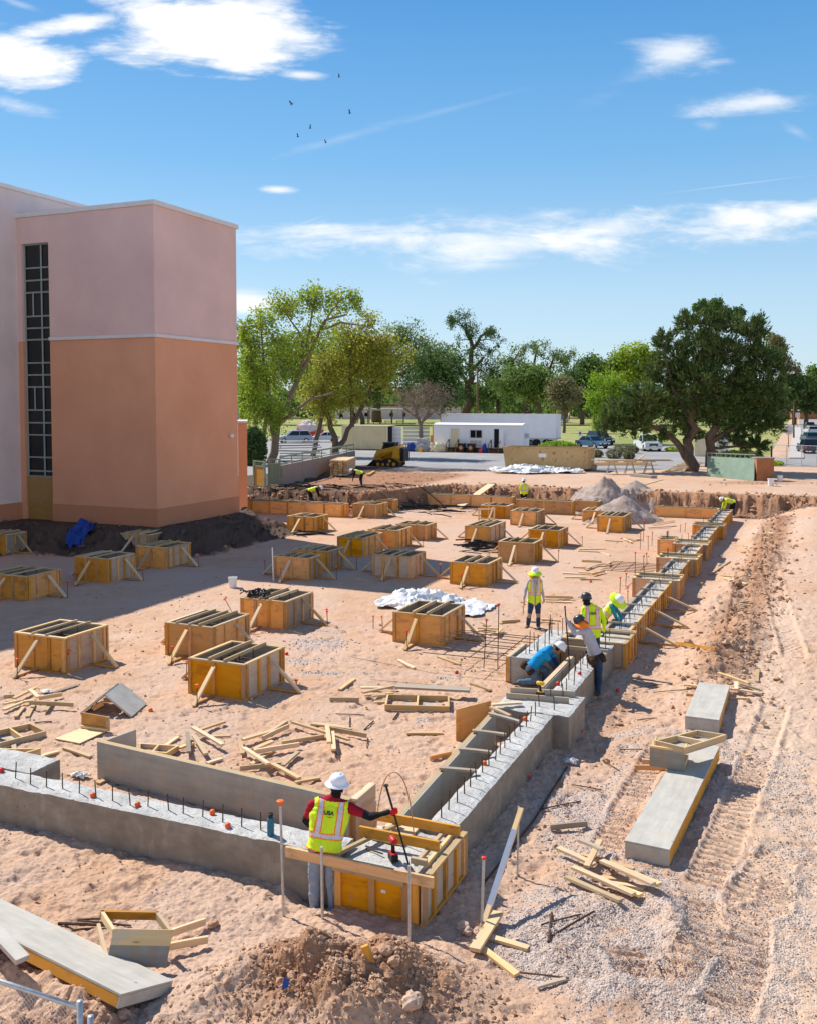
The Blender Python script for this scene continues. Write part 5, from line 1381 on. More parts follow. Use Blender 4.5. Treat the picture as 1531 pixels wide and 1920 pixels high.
# ------------------------------------------------------------------ stakes and poles near the camera
stake_px(532, 1712, 526, 1505, cap='orange_cap', label='tall grey pole with an orange cap in front of the left footing', group='grey grade poles', rad=.019, mat='galvanised', name='grade_pole', cat='pole', capr=.05)
stake_px(605, 1722, 603, 1588, cap=None, label='short grey pole in front of the near worker', group='grey grade poles', rad=.021, mat='galvanised', name='grade_pole', cat='pole')
stake_px(768, 1764, 767, 1623, cap=None, label='grey pole standing before the corner form', group='grey grade poles', rad=.019, mat='galvanised', name='grade_pole', cat='pole')
stake_px(902, 1738, 906, 1611, cap='red_cap', label='grey pole with a red cap right of the corner form', group='grey grade poles', rad=.019, mat='galvanised', name='grade_pole', cat='pole', capr=.035)
stake_px(969, 1642, 971, 1512, cap=None, label='grey pole beside the top of the leaning straightedge', group='grey grade poles', rad=.015, mat='galvanised', name='grade_pole', cat='pole')
stake_px(705, 1570, 704, 1500, cap=None, label='grey pole standing in the fresh concrete of the corner form', group='grey grade poles', rad=.018, mat='galvanised', name='grade_pole', cat='pole')
stake_px(513, 1090, 511, 1027, cap=None, label='tall pale pole left of the half shaded pair of forms', group='grey grade poles', rad=.022, mat='white_plastic', name='grade_pole', cat='pole')
for (bx, by, tx, ty, lab, c) in (
    (932, 1257 - 6, 934, 1134, 'tall capped stake left of the standing worker', 'red_cap'), (906, 1252, 911, 1163, 'tall capped stake right of the lone form brace', 'red_cap'),
    (436, 1148, 422, 1123, 'capped stake behind the middle form', 'orange_cap'), (700, 1178, 700, 1156, 'capped stake left of the lone form', 'orange_cap'),
    (614, 1170, 613, 1143, 'capped stake right of the bundle-topped form', 'orange_cap'), (556, 1290, 556, 1277, 'short capped stake right of the nearest form', 'orange_cap'),
    (110, 1262, 131, 1221, 'leaning capped stake at the corner of the near left form', 'orange_cap'),
    (1190, 1076, 1190, 1037, 'capped stake, left of three by the second box', 'red_cap'), (1205, 1075, 1206, 1043, 'capped stake, middle of three by the second box', 'red_cap'), (1212, 1058, 1211, 1038, 'capped stake, right of three by the second box', 'red_cap'),
    (1161, 1112, 1162, 1084, 'capped stake behind the bending worker, left of three', 'red_cap'), (1172, 1100, 1173, 1076, 'capped stake behind the bending worker, middle of three', 'red_cap'), (1176, 1130, 1176, 1101, 'capped stake behind the bending worker, right of three', 'red_cap'),
    (1199, 1031, 1200, 1001, 'capped stake by the small orange box, leftmost', 'orange_cap'), (1205, 1015, 1206, 977, 'tall capped stake by the small orange box', 'red_cap'), (1214, 1032, 1214, 1006, 'capped stake by the small orange box, third', 'orange_cap'), (1221, 1024, 1222, 999, 'capped stake by the small orange box, fourth', 'orange_cap'),
    (1274, 999, 1275, 985, 'short capped stake left of the fifth box, first', 'orange_cap'), (1283, 998, 1284, 982, 'short capped stake left of the fifth box, second', 'orange_cap')):
    stake_px(bx, by, tx, ty, cap=c, label=lab, group='capped stakes standing free', rad=.012, capr=.05)
def ground_cap(px, py, label, mat='red_cap'):
    p = gp(px, py, .03); g = Geo(); g.lathe([(0, -.03), (.03, -.03), (.05, 0), (.05, .03), (.02, .045), (0, .045)], 10, M=Matrix.Translation(p) @ Matrix.Rotation(1.1, 4, 'X'))
    tag(g.build('safety_cap', mat, mat4=Matrix.Identity(4), smooth=True), label, 'cap', 'loose safety caps')
for q in ((283, 1334, 'orange cap on the sand right of the tent panels', 'orange_cap'), (538, 1228, 'red cap on the gravel right of the nearest form', 'red_cap'), (855, 1263, 'red cap on the gravel patch below the lone form', 'red_cap'),
          (986, 1458, 'red cap in the shadow beside the right footing', 'red_cap'), (1087, 1373, 'red cap in the shadow beside the thick pier', 'red_cap'), (1157, 1297, 'red cap on the ground behind the leaning worker', 'red_cap'), (1106, 1092, 'tiny red cap behind the standing worker', 'red_cap')):
    ground_cap(*q)

# ------------------------------------------------------------------ small props
# water bottle on the left footing
p = at(508, 1566, HF); bt = thing('water_bottle', 'blue steel water bottle with a black lid on the left footing', 'bottle', p)
g = Geo(); g.lathe([(0, 0), (.05, 0), (.052, .01), (.052, .23), (.04, .26), (.033, .27), (0, .27)], 20); g.build('body', 'bottle_blue', bt, smooth=True)
g = Geo(); g.lathe([(0, .265), (.037, .265), (.037, .31), (.03, .318), (0, .318)], 18); g.tube([(-.03, 0, .31), (-.025, 0, .335), (.025, 0, .335), (.03, 0, .31)], .007, 6); g.build('lid', 'black_plastic', bt, smooth=True)
# drill on the concrete
def drill(p, rz, c1, label, s=1.0):
    d = thing('cordless_drill', label, 'drill', p, rz)
    g = Geo(); g.box((0, 0, .035), (.13, .08, .07)); g.build('battery', 'black_plastic', d)
    g = Geo(); g.box((0, 0, .078), (.11, .07, .015)); g.build('battery_collar', c1, d)
    g = Geo(); g.tube([(0, 0, .08), (.005, 0, .15), (.02, 0, .2)], [.024, .021, .024], 10); g.build('grip', 'black_plastic', d, smooth=True)
    g = Geo(); g.tube([(-.07, 0, .225), (-.06, 0, .225), (.05, 0, .225), (.07, 0, .225)], [.025, .036, .036, .03], 12); g.build('motor_housing', c1, d, smooth=True)
    g = Geo(); g.tube([(.07, 0, .225), (.11, 0, .225), (.125, 0, .225)], [.026, .022, .012], 12); g.build('chuck', 'black_iron', d, smooth=True)
    d.scale = (s, s, s)
drill(at(737, 1612, .545), 1.9, 'tool_red', 'red and black cordless drill standing on the fresh concrete', 1.25)
drill(at(1012, 1305, .72), 2.5, 'tool_yellow', 'yellow cordless drill standing on the planks of the pier', 1.2)
p = at(1020, 1300, .66); g = Geo(); g.tube([p + Vector((.09 * math.cos(a), .09 * math.sin(a), .03)) for a in np.linspace(0, 5.5, 14)], .012, 6)
tag(g.build('tape_coil', 'tool_yellow', mat4=Matrix.Identity(4)), 'yellow coil lying beside the yellow drill', 'coil')
# copper loop rising from the fresh concrete
a = at(705, 1560, .55); b_ = at(776, 1577, .55); g = Geo()
g.tube([Vector((a.x + (b_.x - a.x) * (t - math.sin(t * 6.28) * .06), a.y + (b_.y - a.y) * t, .56 + .95 * math.sin(math.pi * t) ** .75)) for t in np.linspace(0, 1, 24)], .009, 6)
tag(g.build('conduit', 'hose_copper', mat4=Matrix.Identity(4), smooth=True), 'copper coloured tube looping out of the fresh concrete', 'tube')
# buckets
def bucket(px, py, label, h=.38, mat='white_plastic'):
    p = gp(px, py); b_ = thing('bucket', label, 'bucket', p, random.random() * 6)
    g = Geo(); g.lathe([(0, 0), (h * .36, 0), (h * .42, h * .9), (h * .45, h * .9), (h * .45, h), (h * .40, h), (h * .34, .03), (0, .03)], 22); g.build('body', mat, b_, smooth=False)
    g = Geo(); g.tube([Vector((h * .45 * math.cos(t), h * .1 + h * .3 * math.sin(t) * -1, h * .88 - h * .2 * math.sin(t))) for t in np.linspace(0, math.pi, 10)], .006, 5); g.build('handle', 'galvanised', b_)
bucket(437, 1101, 'white bucket standing at the edge of the building shadow')
bucket(1444, 911, 'white bucket with dark print, right of the brick pier', .5); bucket(1461, 903, 'second white bucket farther back by the brick pier', .46)
# crumpled sheets
def crumple(name, cx, cy, rx, ry, hgt, mat, label, cat, seed, zoff=.02, n=70, fz=1.0):
    p = gp(cx, cy); g = np.linspace(-1, 1, n); X, Y = np.meshgrid(g, g, indexing='ij')
    rr = np.hypot(X, Y) + fbm(X, Y, 1.4, 3, seed) * .9
    keep = rr < .92
    xs = p.x + X * rx + fbm(X, Y, 2.2, 3, seed + 4) * rx * .25; ys = p.y + Y * ry + fbm(X, Y, 2.2, 3, seed + 6) * ry * .25
    ridge = np.abs(fbm(X, Y, 2.4, 4, seed + 8, .6)); ridge2 = np.abs(fbm(X * 1.8, Y, 3.4, 4, seed + 9, .6))
    Z = base_z(xs, ys) + zoff + hgt * (np.clip(1 - rr, 0, 1) ** .5) * (.35 + 1.6 * np.clip(.42 - ridge, 0, 1) + .5 * np.clip(.3 - ridge2, 0, 1)) * .9
    idx = np.arange(n * n).reshape(n, n); kq = keep[:-1, :-1] & keep[1:, 1:] & keep[1:, :-1] & keep[:-1, 1:]
    Q = np.stack([idx[:-1, :-1], idx[1:, :-1], idx[1:, 1:], idx[:-1, 1:]], -1)[kq]
    o = link(name, np_mesh(name, np.stack([xs, ys, Z], -1).reshape(-1, 3), quads=Q, smooth=True), mat)
    return tag(o, label, cat)
crumple('plastic_sheet', 792, 1130, 1.5, 1.5, .42, 'plastic_sheet', 'crumpled white plastic sheet behind the lone form', 'plastic sheet', 5)
crumple('plastic_sheet', 880, 1142, 1.25, 1.4, .2, 'plastic_sheet', 'flatter end of white plastic sheet right of the lone form', 'plastic sheet', 15)
crumple('rag', 90, 1299, .2, .16, .08, 'rag', 'white rag by the weathered board, left of the pad', 'rag', 25, n=30)
crumple('rag', 156, 1459, .22, .14, .14, 'rag', 'crumpled white paper behind the left footing', 'paper', 26, n=30)
crumple('rag', 1070, 1432, .15, .13, .1, 'rag', 'crumpled white paper beside the trench edge', 'paper', 27, n=30)
# blue tarp hanging over the bank
p = gp(146, 1000); n = 40
g = np.linspace(0, 1, n); X, Y = np.meshgrid(g, g, indexing='ij')
xs = np.where(True, p.x - .7 + X * (1.4 - .7 * Y) + .6 * Y + fbm(X, Y, 3, 3, 4) * .5, 0); ys = p.y + 1.2 - Y * 2.6 + fbm(X, Y, 3, 3, 7) * .5
Zt = base_z(xs, ys) + .12 + .3 * np.abs(fbm(X, Y, 3.2, 4, 9, .6)) * 1.6
idx = np.arange(n * n).reshape(n, n); kq = ((fbm(X, Y, 2.2, 3, 12) + (X - .35) * np.where(Y > .45, -.4, 0)) > -.3)[:-1, :-1]
kq &= ((X > .35 + .0 * Y) | (Y < .5))[:-1, :-1] & ((X < .75) | (Y < .4))[:-1, :-1]
Q = np.stack([idx[:-1, :-1], idx[1:, :-1], idx[1:, 1:], idx[:-1, 1:]], -1)[kq]
tag(link('tarp', np_mesh('tarp', np.stack([xs, ys, Zt], -1).reshape(-1, 3), quads=Q, smooth=True), 'blue_tarp'), 'blue tarp hanging down the dark bank below the building', 'tarp')
p = gp(528, 1866, .06); o = quad_sheet('flag', p, p + Vector((.07, .02, .02)), p + Vector((.09, .02, .11)), p + Vector((.03, .0, .15)), .006, 'blue_tarp', None); tag(o, 'tiny blue marker flag on the soil mound', 'flag')
p = gp(690, 1792); tag(stick('board', p + Vector((.06, .0, -.12)), p + Vector((-.04, -.02, .13)), .085, .04, 'form_stud', up=Vector((0, 1, 0))), 'orange board end sticking out of the soil mound', 'board')
# dark steel heaps on the pad
def bar_heap(px, py, sx, sy, n, label, hgt=.3, seed=1, mat='black_iron'):
    p = gp(px, py); rr = random.Random(seed); g = Geo()
    for i in range(n):
        a = p + Vector((rr.gauss(0, sx), rr.gauss(0, sy), 0)); L = rr.uniform(.5, 2.2); th = rr.gauss(0, .35)
        b_ = a + Vector((math.cos(th) * L, math.sin(th) * L, 0)); a.z = tz(a.x, a.y) + rr.uniform(.02, hgt); b_.z = tz(b_.x, b_.y) + rr.uniform(.02, hgt * .6)
        g.tube([a, (a + b_) / 2 + Vector((0, 0, rr.uniform(-.03, .06))), b_], rr.uniform(.012, .04), 5)
    tag(g.build('steel_heap', mat, mat4=Matrix.Identity(4)), label, 'steel heap', 'heaps of black steel')
bar_heap(885, 1028, .5, .7, 34, 'heap of black steel in front of a column form, middle row', .3, 3)
bar_heap(775, 955, 1.6, 1.6, 60, 'long heap of black steel below the far form wall', .25, 4)
bar_heap(565, 1004, .3, .3, 6, 'few thin bars by the shaded form at the building corner', .1, 5)
bar_heap(540, 925, 2.6, .8, 50, 'dark steel lying on the bank behind the first form wall', .25, 6)
# small open stand by the far form
p = gp(897, 977); st = thing('wooden_stand', 'small open wooden stand in front of the farthest middle form', 'stand', p)
for dx in (0, .9):
    for dy in (0, .3): stick('post', p + Vector((dx, dy, 0)), p + Vector((dx, dy, .75)), .06, .06, 'form_plate', st, up=Vector((0, 1, 0)))
stick('rail', p + Vector((0, -.05, .7)), p + Vector((.95, -.05, .72)), .05, .09, 'form_plate', st); stick('rail', p + Vector((0, -.05, .15)), p + Vector((.9, -.05, .15)), .05, .09, 'form_plate', st)
# steel mat left of the kneeling worker
m0 = at(1000, 1205, .55); mt = thing('rebar_mat', 'flat grid of steel bars reaching left from the pier', 'rebar', m0, group='steel mats beside the footing')
g = Geo()
for i in range(9):
    a = uv(11.2 + i * .32, 2.1, .5 + .02 * (i % 2)); g.tube([a, a + B * 2.6 + Vector((0, 0, random.uniform(-.05, .05)))], .012, 5)
g.build('long_bars', 'rebar', mt, mat4=Matrix.Identity(4)); g = Geo()
for i in range(3):
    a = uv(11.1, 2.7 + i * .7, .49); g.tube([a, a + A * 2.8], .012, 5)
g.build('cross_bars', 'rebar', mt, mat4=Matrix.Identity(4))
for i in range(3):
    stick('pine_block', uv(11.6 + i * 1.1, 2.32, .0), uv(11.6 + i * 1.1, 2.32, .56), .09, .04, 'form_plate', mt, up=A)
mt2 = thing('rebar_mat', 'grid of steel bars sticking out left of the second box', 'rebar', uv(23.5, 1.6, .6), group='steel mats beside the footing')
g = Geo()
for i in range(7):
    a = uv(24.3 + i * .35, 1.0, .62); g.tube([a, a + B * 1.9], .013, 5)
g.build('long_bars', 'rebar', mt2, mat4=Matrix.Identity(4)); g = Geo()
for i in range(3): a = uv(24.2, 1.5 + i * .5, .63); g.tube([a, a + A * 2.3], .013, 5)
g.build('cross_bars', 'rebar', mt2, mat4=Matrix.Identity(4))
# fence in the near left corner
fz = 1.32
fe = thing('chain_link_fence', 'chain-link fence with a galvanised top rail in the bottom left corner', 'fence', Vector((-3.3, 8.6, .2)))
pa, pb = atd(-160, 1786, 9.3), atd(150, 1890, 8.75)
g = Geo(); g.tube([pa, pb], .024, 10); g.build('top_rail', 'galvanised', fe, smooth=True, mat4=Matrix.Identity(4))
g = Geo(); g.tube([Vector((pb.x, pb.y, 0)), pb + Vector((0, 0, .07))], .03, 12); g.build('post', 'galvanised', fe, smooth=True, mat4=Matrix.Identity(4))
g = Geo(); d = (pa - pb); L = d.length; d.normalize(); hz = 1.2
nw = int(L / .055)
for i in range(-20, nw):
    for s in (1, -1):
        x0 = i * .055 if s > 0 else i * .055 + hz
        pts = []
        xa, xb = x0, x0 + s * hz; za, zb = 0.0, -hz
        lo, hi = 0.0, L
        ta = 0.0; tb = 1.0
        if xb != xa:
            t0, t1 = (lo - xa) / (xb - xa), (hi - xa) / (xb - xa)
            ta = max(0, min(t0, t1)); tb = min(1, max(t0, t1))
        if tb - ta < .02: continue
        g.tube([pb + d * (xa + (xb - xa) * ta) + Vector((0, 0, -hz * ta - .02)), pb + d * (xa + (xb - xa) * tb) + Vector((0, 0, -hz * tb - .02))], .0022, 3, m=0)
g.build('wire_mesh', 'galvanised', fe, mat4=Matrix.Identity(4))
p2 = atd(170, 1905, 8.6); fp2 = thing('fence_post', 'second galvanised post end with pale wrap at the bottom left', 'post', Vector((p2.x, p2.y, .3)))
g = Geo(); g.tube([Vector((p2.x, p2.y, 0)), p2], .028, 12); g.build('tube', 'galvanised', fp2, smooth=True, mat4=Matrix.Identity(4))
# ================================================================== BACKGROUND
G0 = YARD
def bg_box(name, p, ex, L, W, z0, z1, mat, parent):
    """box with near left ground corner p, long side L along ex, depth W"""
    ey = Vector((-ex.y, ex.x, 0)); g = Geo()
    g.prism([(0, 0), (L, 0), (L, W), (0, W)], Vector((p.x, p.y, z0)), ex, ey, Vector((0, 0, z1 - z0)))
    return bm_fix(g.build(name, mat, parent, mat4=Matrix.Identity(4)))
EX = -B; EY = A            # the site grid, left to right and away
def lp(p, x, y, z): return Vector((p.x, p.y, G0)) + EX * x + EY * y + Vector((0, 0, z))
def lbox(name, p, x0, x1, y0, y1, z0, z1, mat, parent):
    q = lp(p, x0, y0, 0); return bg_box(name, q, EX, x1 - x0, y1 - y0, G0 + z0, G0 + z1, mat, parent)
# ------------------------------------------------------------------ site office trailer
p = yd(812, 847); tr = thing('office_trailer', 'white site office trailer with two doors and wooden steps', 'trailer', p)
Lt, Wt, Ht = 10.6, 2.6, 3.35
g = Geo(); prof = [(0, .55), (Wt, .55), (Wt, Ht - .25)] + [(Wt / 2 + Wt / 2 * math.cos(t), Ht - .25 + .25 * math.sin(t)) for t in np.linspace(.2, math.pi - .2, 8)] + [(0, Ht - .25)]
g.prism(prof, lp(p, 0, 0, 0), EY, Vector((0, 0, 1)), EX * Lt); bm_fix(g.build('body', 'trailer_white', tr, mat4=Matrix.Identity(4)))
g = Geo(); g.bar(lp(p, -.06, -.05, Ht - .25), lp(p, Lt + .06, -.05, Ht - .25), .1, .1); g.build('roof_trim', 'coping', tr, mat4=Matrix.Identity(4))
g = Geo()
for i in range(1, 22):
    g.bar(lp(p, i * Lt / 22, -.008, .58), lp(p, i * Lt / 22, -.008, Ht - .32), .02, .016, up=EY)
g.build('cladding_ribs', 'trailer_white', tr, mat4=Matrix.Identity(4))
lbox('door', p, 2.1, 3.1, -.05, -.002, .6, 2.7, 'cream_paint', tr)
lbox('doorway', p, 7.3, 7.95, -.02, -.002, .6, 2.7, 'dark_void', tr); lbox('door', p, 7.98, 8.5, -.35, -.3, .6, 2.7, 'trailer_white', tr)
w = lbox('window', p, 4.5, 5.85, -.03, -.004, 1.7, 2.55, 'glass_dark', tr)
for x in (4.47, 5.16, 5.88): lbox('frame', p, x - .03, x + .03, -.06, -.032, 1.68, 2.58, 'coping', w)
for z in (1.66, 2.56): lbox('frame', p, 4.44, 5.91, -.058, -.033, z - .03, z + .03, 'coping', w)
lbox('notice_board', p, 4.45, 5.9, -.04, -.004, .65, 1.45, 'sticker', tr)
for i in range(6):
    lbox('notice', p, 4.52 + (i % 3) * .46, 4.88 + (i % 3) * .46, -.052, -.042, .72 + (i // 3) * .36, 1.02 + (i // 3) * .36, 'stucco_pink', tr)
q_ = lp(p, Lt, 0, 0)
lbox('air_conditioner', p, Lt, Lt + .3, .9, 1.6, 1.7, 2.2, 'galvanised', tr); lbox('lower_skirt', p, .3, Lt - .3, .2, Wt - .2, .05, .55, 'timber_dark', tr)
def steps(x0, label):
    s = thing('wooden_steps', label, 'steps', lp(p, x0, -1, 0))
    for k in range(3): lbox('tread', p, x0, x0 + 1.2, -1.1 + k * .35, -.75 + k * .35, .12 + k * .18, .18 + k * .18, 'timber_dark', s)
    for x in (x0, x0 + 1.15):
        stick('handrail', lp(p, x, -1.1, .95), lp(p, x, -.1, 1.5), .07, .07, 'timber_dark', s); stick('post', lp(p, x, -1.08, 0), lp(p, x, -1.08, 1.0), .08, .08, 'timber_dark', s, up=EX)
        stick('post', lp(p, x, -.12, 0), lp(p, x, -.12, 1.5), .08, .08, 'timber_dark', s, up=EX)
steps(1.95, 'wooden steps at the left door of the white trailer'); steps(7.0, 'wooden steps at the open right door of the white trailer')
# things standing along the trailer
def bin_(x, y, label):
    b_ = thing('black_bin', label, 'bin', lp(p, x, y, 0), group='black bins with orange diamonds')
    g = Geo(); g.prism([(.06, 0), (.74, 0), (.8, 1.0), (0, 1.0)], lp(p, x, y, 0), EX, Vector((0, 0, 1)), EY * .6); bm_fix(g.build('body', 'black_plastic', b_, mat4=Matrix.Identity(4)))
    g = Geo(); g.prism([(.4, .3), (.66, .58), (.4, .86), (.14, .58)], lp(p, x, y - .015, 0), EX, Vector((0, 0, 1)), EY * .012); bm_fix(g.build('placard', 'diamond_orange', b_, mat4=Matrix.Identity(4)))
    lbox('lid', p, x - .03, x + .83, y - .03, y + .63, 1.0, 1.06, 'black_plastic', b_)
bin_(3.3, -1.0, 'black bin with an orange diamond, left one, before the trailer'); bin_(4.45, -1.0, 'black bin with an orange diamond, right one, before the trailer')
def can(x, y, mat, label, h=.5):
    c = thing('fuel_can', label, 'fuel can', lp(p, x, y, 0)); g = Geo()
    g.prism([(0, 0), (.38, 0), (.38, .38), (.28, .46), (.08, .46), (0, .38)], lp(p, x, y, 0), EX, Vector((0, 0, 1)), EY * .3); bm_fix(g.build('body', mat, c, mat4=Matrix.Identity(4)))
    stick('handle', lp(p, x + .1, y + .15, .5), lp(p, x + .28, y + .15, .5), .04, .05, mat, c)
can(5.9, -1.2, 'red_cap', 'red fuel can on the asphalt before the white trailer'); can(-1.2, -1.6, 'tool_yellow', 'yellow fuel can left of the white trailer')
def lumpy(name, c, r, mat, label, cat, seed, parent=None):
    bm = bmesh.new(); bmesh.ops.create_icosphere(bm, subdivisions=4, radius=1)
    co = np.array([v.co[:] for v in bm.verts]); n = fbm(co[:, 0] + co[:, 2] * .7, co[:, 1] + co[:, 2] * .9, 1.5, 4, seed, .6)
    for v, k in zip(bm.verts, n):
        v.co = Vector((v.co.x * r[0], v.co.y * r[1], max(v.co.z, -.5) * r[2])) * (1 + k * .5)
    me = bpy.data.meshes.new(name); bm.to_mesh(me); bm.free()
    return tag(link(name, me, mat, None, loc=c + Vector((0, 0, r[2] * .48))), label, cat)
lumpy('covered_heap', lp(p, 1.0, -.9, 0), (.9, .5, .75), 'cream_paint', 'tan covered heap at the left steps of the trailer', 'covered heap', 3)
lumpy('covered_heap', lp(p, -1.1, -.6, 0), (.9, .6, .95), 'grey_cloth', 'grey plastic-wrapped heap left of the trailer', 'covered heap', 5)
lumpy('covered_heap', lp(p, -2.4, -.6, 0), (.55, .5, .75), 'blue_tarp', 'dark blue covered barrel left of the grey heap', 'covered heap', 6)
lumpy('covered_heap', lp(p, 6.35, -.7, 0), (.28, .3, .75), 'blue_tarp', 'dark blue tool bag beside the red fuel can', 'bag', 7)
tb = thing('work_table', 'small work table left of the covered heaps', 'table', lp(p, -4, -.5, 0))
lbox('top', p, -4.2, -3.0, -.9, -.2, .75, .82, 'timber_dark', tb)
for x, y in ((-4.15, -.85), (-3.1, -.85), (-4.15, -.28), (-3.1, -.28)): lbox('leg', p, x, x + .06, y, y + .06, 0, .75, 'timber_dark', tb)
# ------------------------------------------------------------------ long white semi-trailer behind
ps = yd(826, 834.5); sm = thing('semi_trailer', 'long white box semi-trailer parked behind the office trailer', 'trailer', ps)
lbox('box', ps, 0, 15.6, 0, 2.6, 1.15, 4.1, 'trailer_white', sm); lbox('top_rail', ps, -.02, 15.62, -.02, 2.62, 4.1, 4.18, 'coping', sm)
lbox('bottom_rail', ps, -.01, 15.61, -.015, 2.61, 1.0, 1.149, 'galvanised', sm); lbox('landing_gear', ps, 3.5, 3.8, .3, .6, 0, 1.0, 'black_iron', sm)
for x in (13.0, 14.3):
    g = Geo(); g.tube([lp(ps, x, .1, .5), lp(ps, x, .5, .5)], .5, 16); g.build('wheel', 'tyre', sm, mat4=Matrix.Identity(4))
# ------------------------------------------------------------------ cream container with open doors
pc = yd(641, 843); ct = thing('shipping_container', 'cream corrugated container, right end open', 'container', pc)
Lc, Hc = 6.0, 2.95
g = Geo(); n = 30; V = []; 
for i in range(n * 4 + 1):
    x = Lc * i / (n * 4); d_ = (.0, .06, .06, .0)[i % 4]; V += [lp(pc, x, d_, .12), lp(pc, x, d_, Hc - .1)]
g.add(V, [(2 * i, 2 * i + 2, 2 * i + 3, 2 * i + 1) for i in range(n * 4)]); g.build('side', 'cream_paint', ct, mat4=Matrix.Identity(4))
lbox('roof', pc, 0, Lc, 0, 2.4, Hc - .1, Hc, 'cream_paint', ct); lbox('back_side', pc, 0, Lc, 2.33, 2.4, .12, Hc - .1, 'cream_paint', ct); lbox('end', pc, -.02, .05, .07, 2.33, .12, Hc - .1, 'cream_paint', ct)
lbox('floor', pc, 0, Lc, .0, 2.4, 0, .118, 'timber_dark', ct); lbox('corner_post', pc, Lc - .08, Lc + .06, -.04, .09, .0, Hc + .003, 'cream_paint', ct)
lbox('door', pc, Lc + .15, Lc + 1.3, 1.15, 1.21, .15, Hc - .15, 'trailer_white', ct)
g = Geo()
for k in range(5): g.bar(lp(pc, Lc + .2, 1.14, .4 + k * .5), lp(pc, Lc + 1.25, 1.14, .4 + k * .5), .02, .03)
g.build('door_bars', 'galvanised', ct, mat4=Matrix.Identity(4)); lbox('inner_wall', pc, Lc - .4, Lc - .3, .1, 2.3, .12, Hc - .1, 'dark_void', ct)
# ------------------------------------------------------------------ roll-off dumpster
pd = yd(942, 880); dm = thing('dumpster', 'long tan roll-off dumpster with rust stains and a white sticker', 'dumpster', pd)
Ld, Wd, Hd = 7.3, 2.4, 1.82
def trap(name, a, b_, c, d, t, mat): return quad_sheet(name, a, b_, c, d, t, mat, dm)
sl = .12
trap('side', lp(pd, .2, sl, .2), lp(pd, Ld - .1, sl, .2), lp(pd, Ld, 0, Hd), lp(pd, 0, 0, Hd), .06, 'bin_tan')
trap('side', lp(pd, Ld - .1, Wd - sl, .2), lp(pd, .2, Wd - sl, .2), lp(pd, 0, Wd, Hd), lp(pd, Ld, Wd, Hd), .06, 'bin_tan')
trap('end', lp(pd, Ld - .1, sl + .07, .2), lp(pd, Ld - .1, Wd - sl - .07, .2), lp(pd, Ld, Wd - .07, Hd), lp(pd, Ld, .07, Hd), .05, 'bin_tan')
trap('end', lp(pd, .2, Wd - sl - .07, .2), lp(pd, .2, sl + .07, .2), lp(pd, .0, .07, Hd), lp(pd, .0, Wd - .07, Hd), .05, 'bin_tan')
lbox('floor', pd, .25, Ld - .15, .2, Wd - .2, .2, .3, 'timber_dark', dm)
for y in (-.05, Wd - .03): lbox('top_rail', pd, -.05, Ld + .05, y, y + .12, Hd, Hd + .12, 'bin_tan', dm)
for x in (-.06, Ld - .06): lbox('top_rail', pd, x, x + .12, .08, Wd - .04, Hd + .002, Hd + .118, 'bin_tan', dm)
lbox('runner', pd, .2, Ld - .1, .5, .65, 0, .2, 'black_iron', dm); lbox('runner', pd, .2, Ld - .1, Wd - .65, Wd - .5, 0, .2, 'black_iron', dm); lbox('post', pd, Ld - .45, Ld - .3, -.03, .06, .25, Hd - .01, 'bin_tan', dm)
lbox('sticker', pd, 3.1, 3.75, -.03, .0, 1.1, 1.55, 'sticker', dm)
for x in (.6, Ld - .7):
    g = Geo(); g.tube([lp(pd, x, .35, .14), lp(pd, x, .55, .14)], .14, 12); g.build('wheel', 'black_iron', dm, mat4=Matrix.Identity(4))
crumple('plastic_sheet', 985, 887, 3.3, 1.6, .75, 'plastic_sheet', 'pale plastic sheeting in front of the tan dumpster', 'plastic sheet', 35)
crumple('plastic_sheet', 1058, 886, 1.9, 1.3, .5, 'plastic_sheet', 'smaller pale sheeting at the right end of the dumpster', 'plastic sheet', 37)
# ------------------------------------------------------------------ track loader
pk = yd(697, 874.5); sk = thing('track_loader', 'yellow and black compact track loader seen from the side', 'loader', pk)
def kprism(name, poly, y0, y1, mat): g = Geo(); g.prism(poly, lp(pk, 0, y0, 0), EX, Vector((0, 0, 1)), EY * (y1 - y0)); return bm_fix(g.build(name, mat, sk, mat4=Matrix.Identity(4)))
for y in (0, 1.35):
    kprism('track', [(.35, .12), (.6, 0), (2.2, 0), (2.5, .15), (2.45, .4), (1.9, .72), (1.5, .75), (.5, .42)], y, y + .42, 'tyre')
    g = Geo()
    for x, z, r in ((.62, .22, .15), (1.1, .2, .13), (1.6, .2, .13), (2.15, .24, .17), (1.75, .52, .14)): g.tube([lp(pk, x, y - .02, z), lp(pk, x, y + .1, z)], r, 12)
    g.build('rollers', 'cat_yellow', sk, mat4=Matrix.Identity(4))
    kprism('lift_arm', [(.2, .55), (.12, .75), (.45, 1.42), (2.35, 1.85), (2.6, 1.7), (2.6, 1.5), (.72, 1.15), (.5, .6)], y + .05, y + .22, 'cat_yellow')
kprism('body', [(.6, .5), (1.9, .75), (2.05, 1.75), (2.6, 1.75), (2.75, .6), (2.4, .35), (.6, .35)], .44, 1.33, 'cat_yellow')
kprism('rear_door', [(2.62, .5), (2.95, .5), (2.95, 1.6), (2.66, 1.7)], .3, 1.5, 'black_plastic')
cabp = kprism('cab', [(.7, .7), (2.0, .76), (2.0, 2.05), (.95, 2.05), (.75, 1.5)], .46, 1.31, 'black_plastic')
lbx = kprism('cab_window', [(1.0, 1.25), (1.9, 1.3), (1.88, 1.95), (1.05, 1.95)], .43, .455, 'glass_dark')
kprism('cab_roof', [(.85, 2.052), (2.1, 2.052), (2.05, 2.14), (.9, 2.14)], .4, 1.37, 'black_plastic')
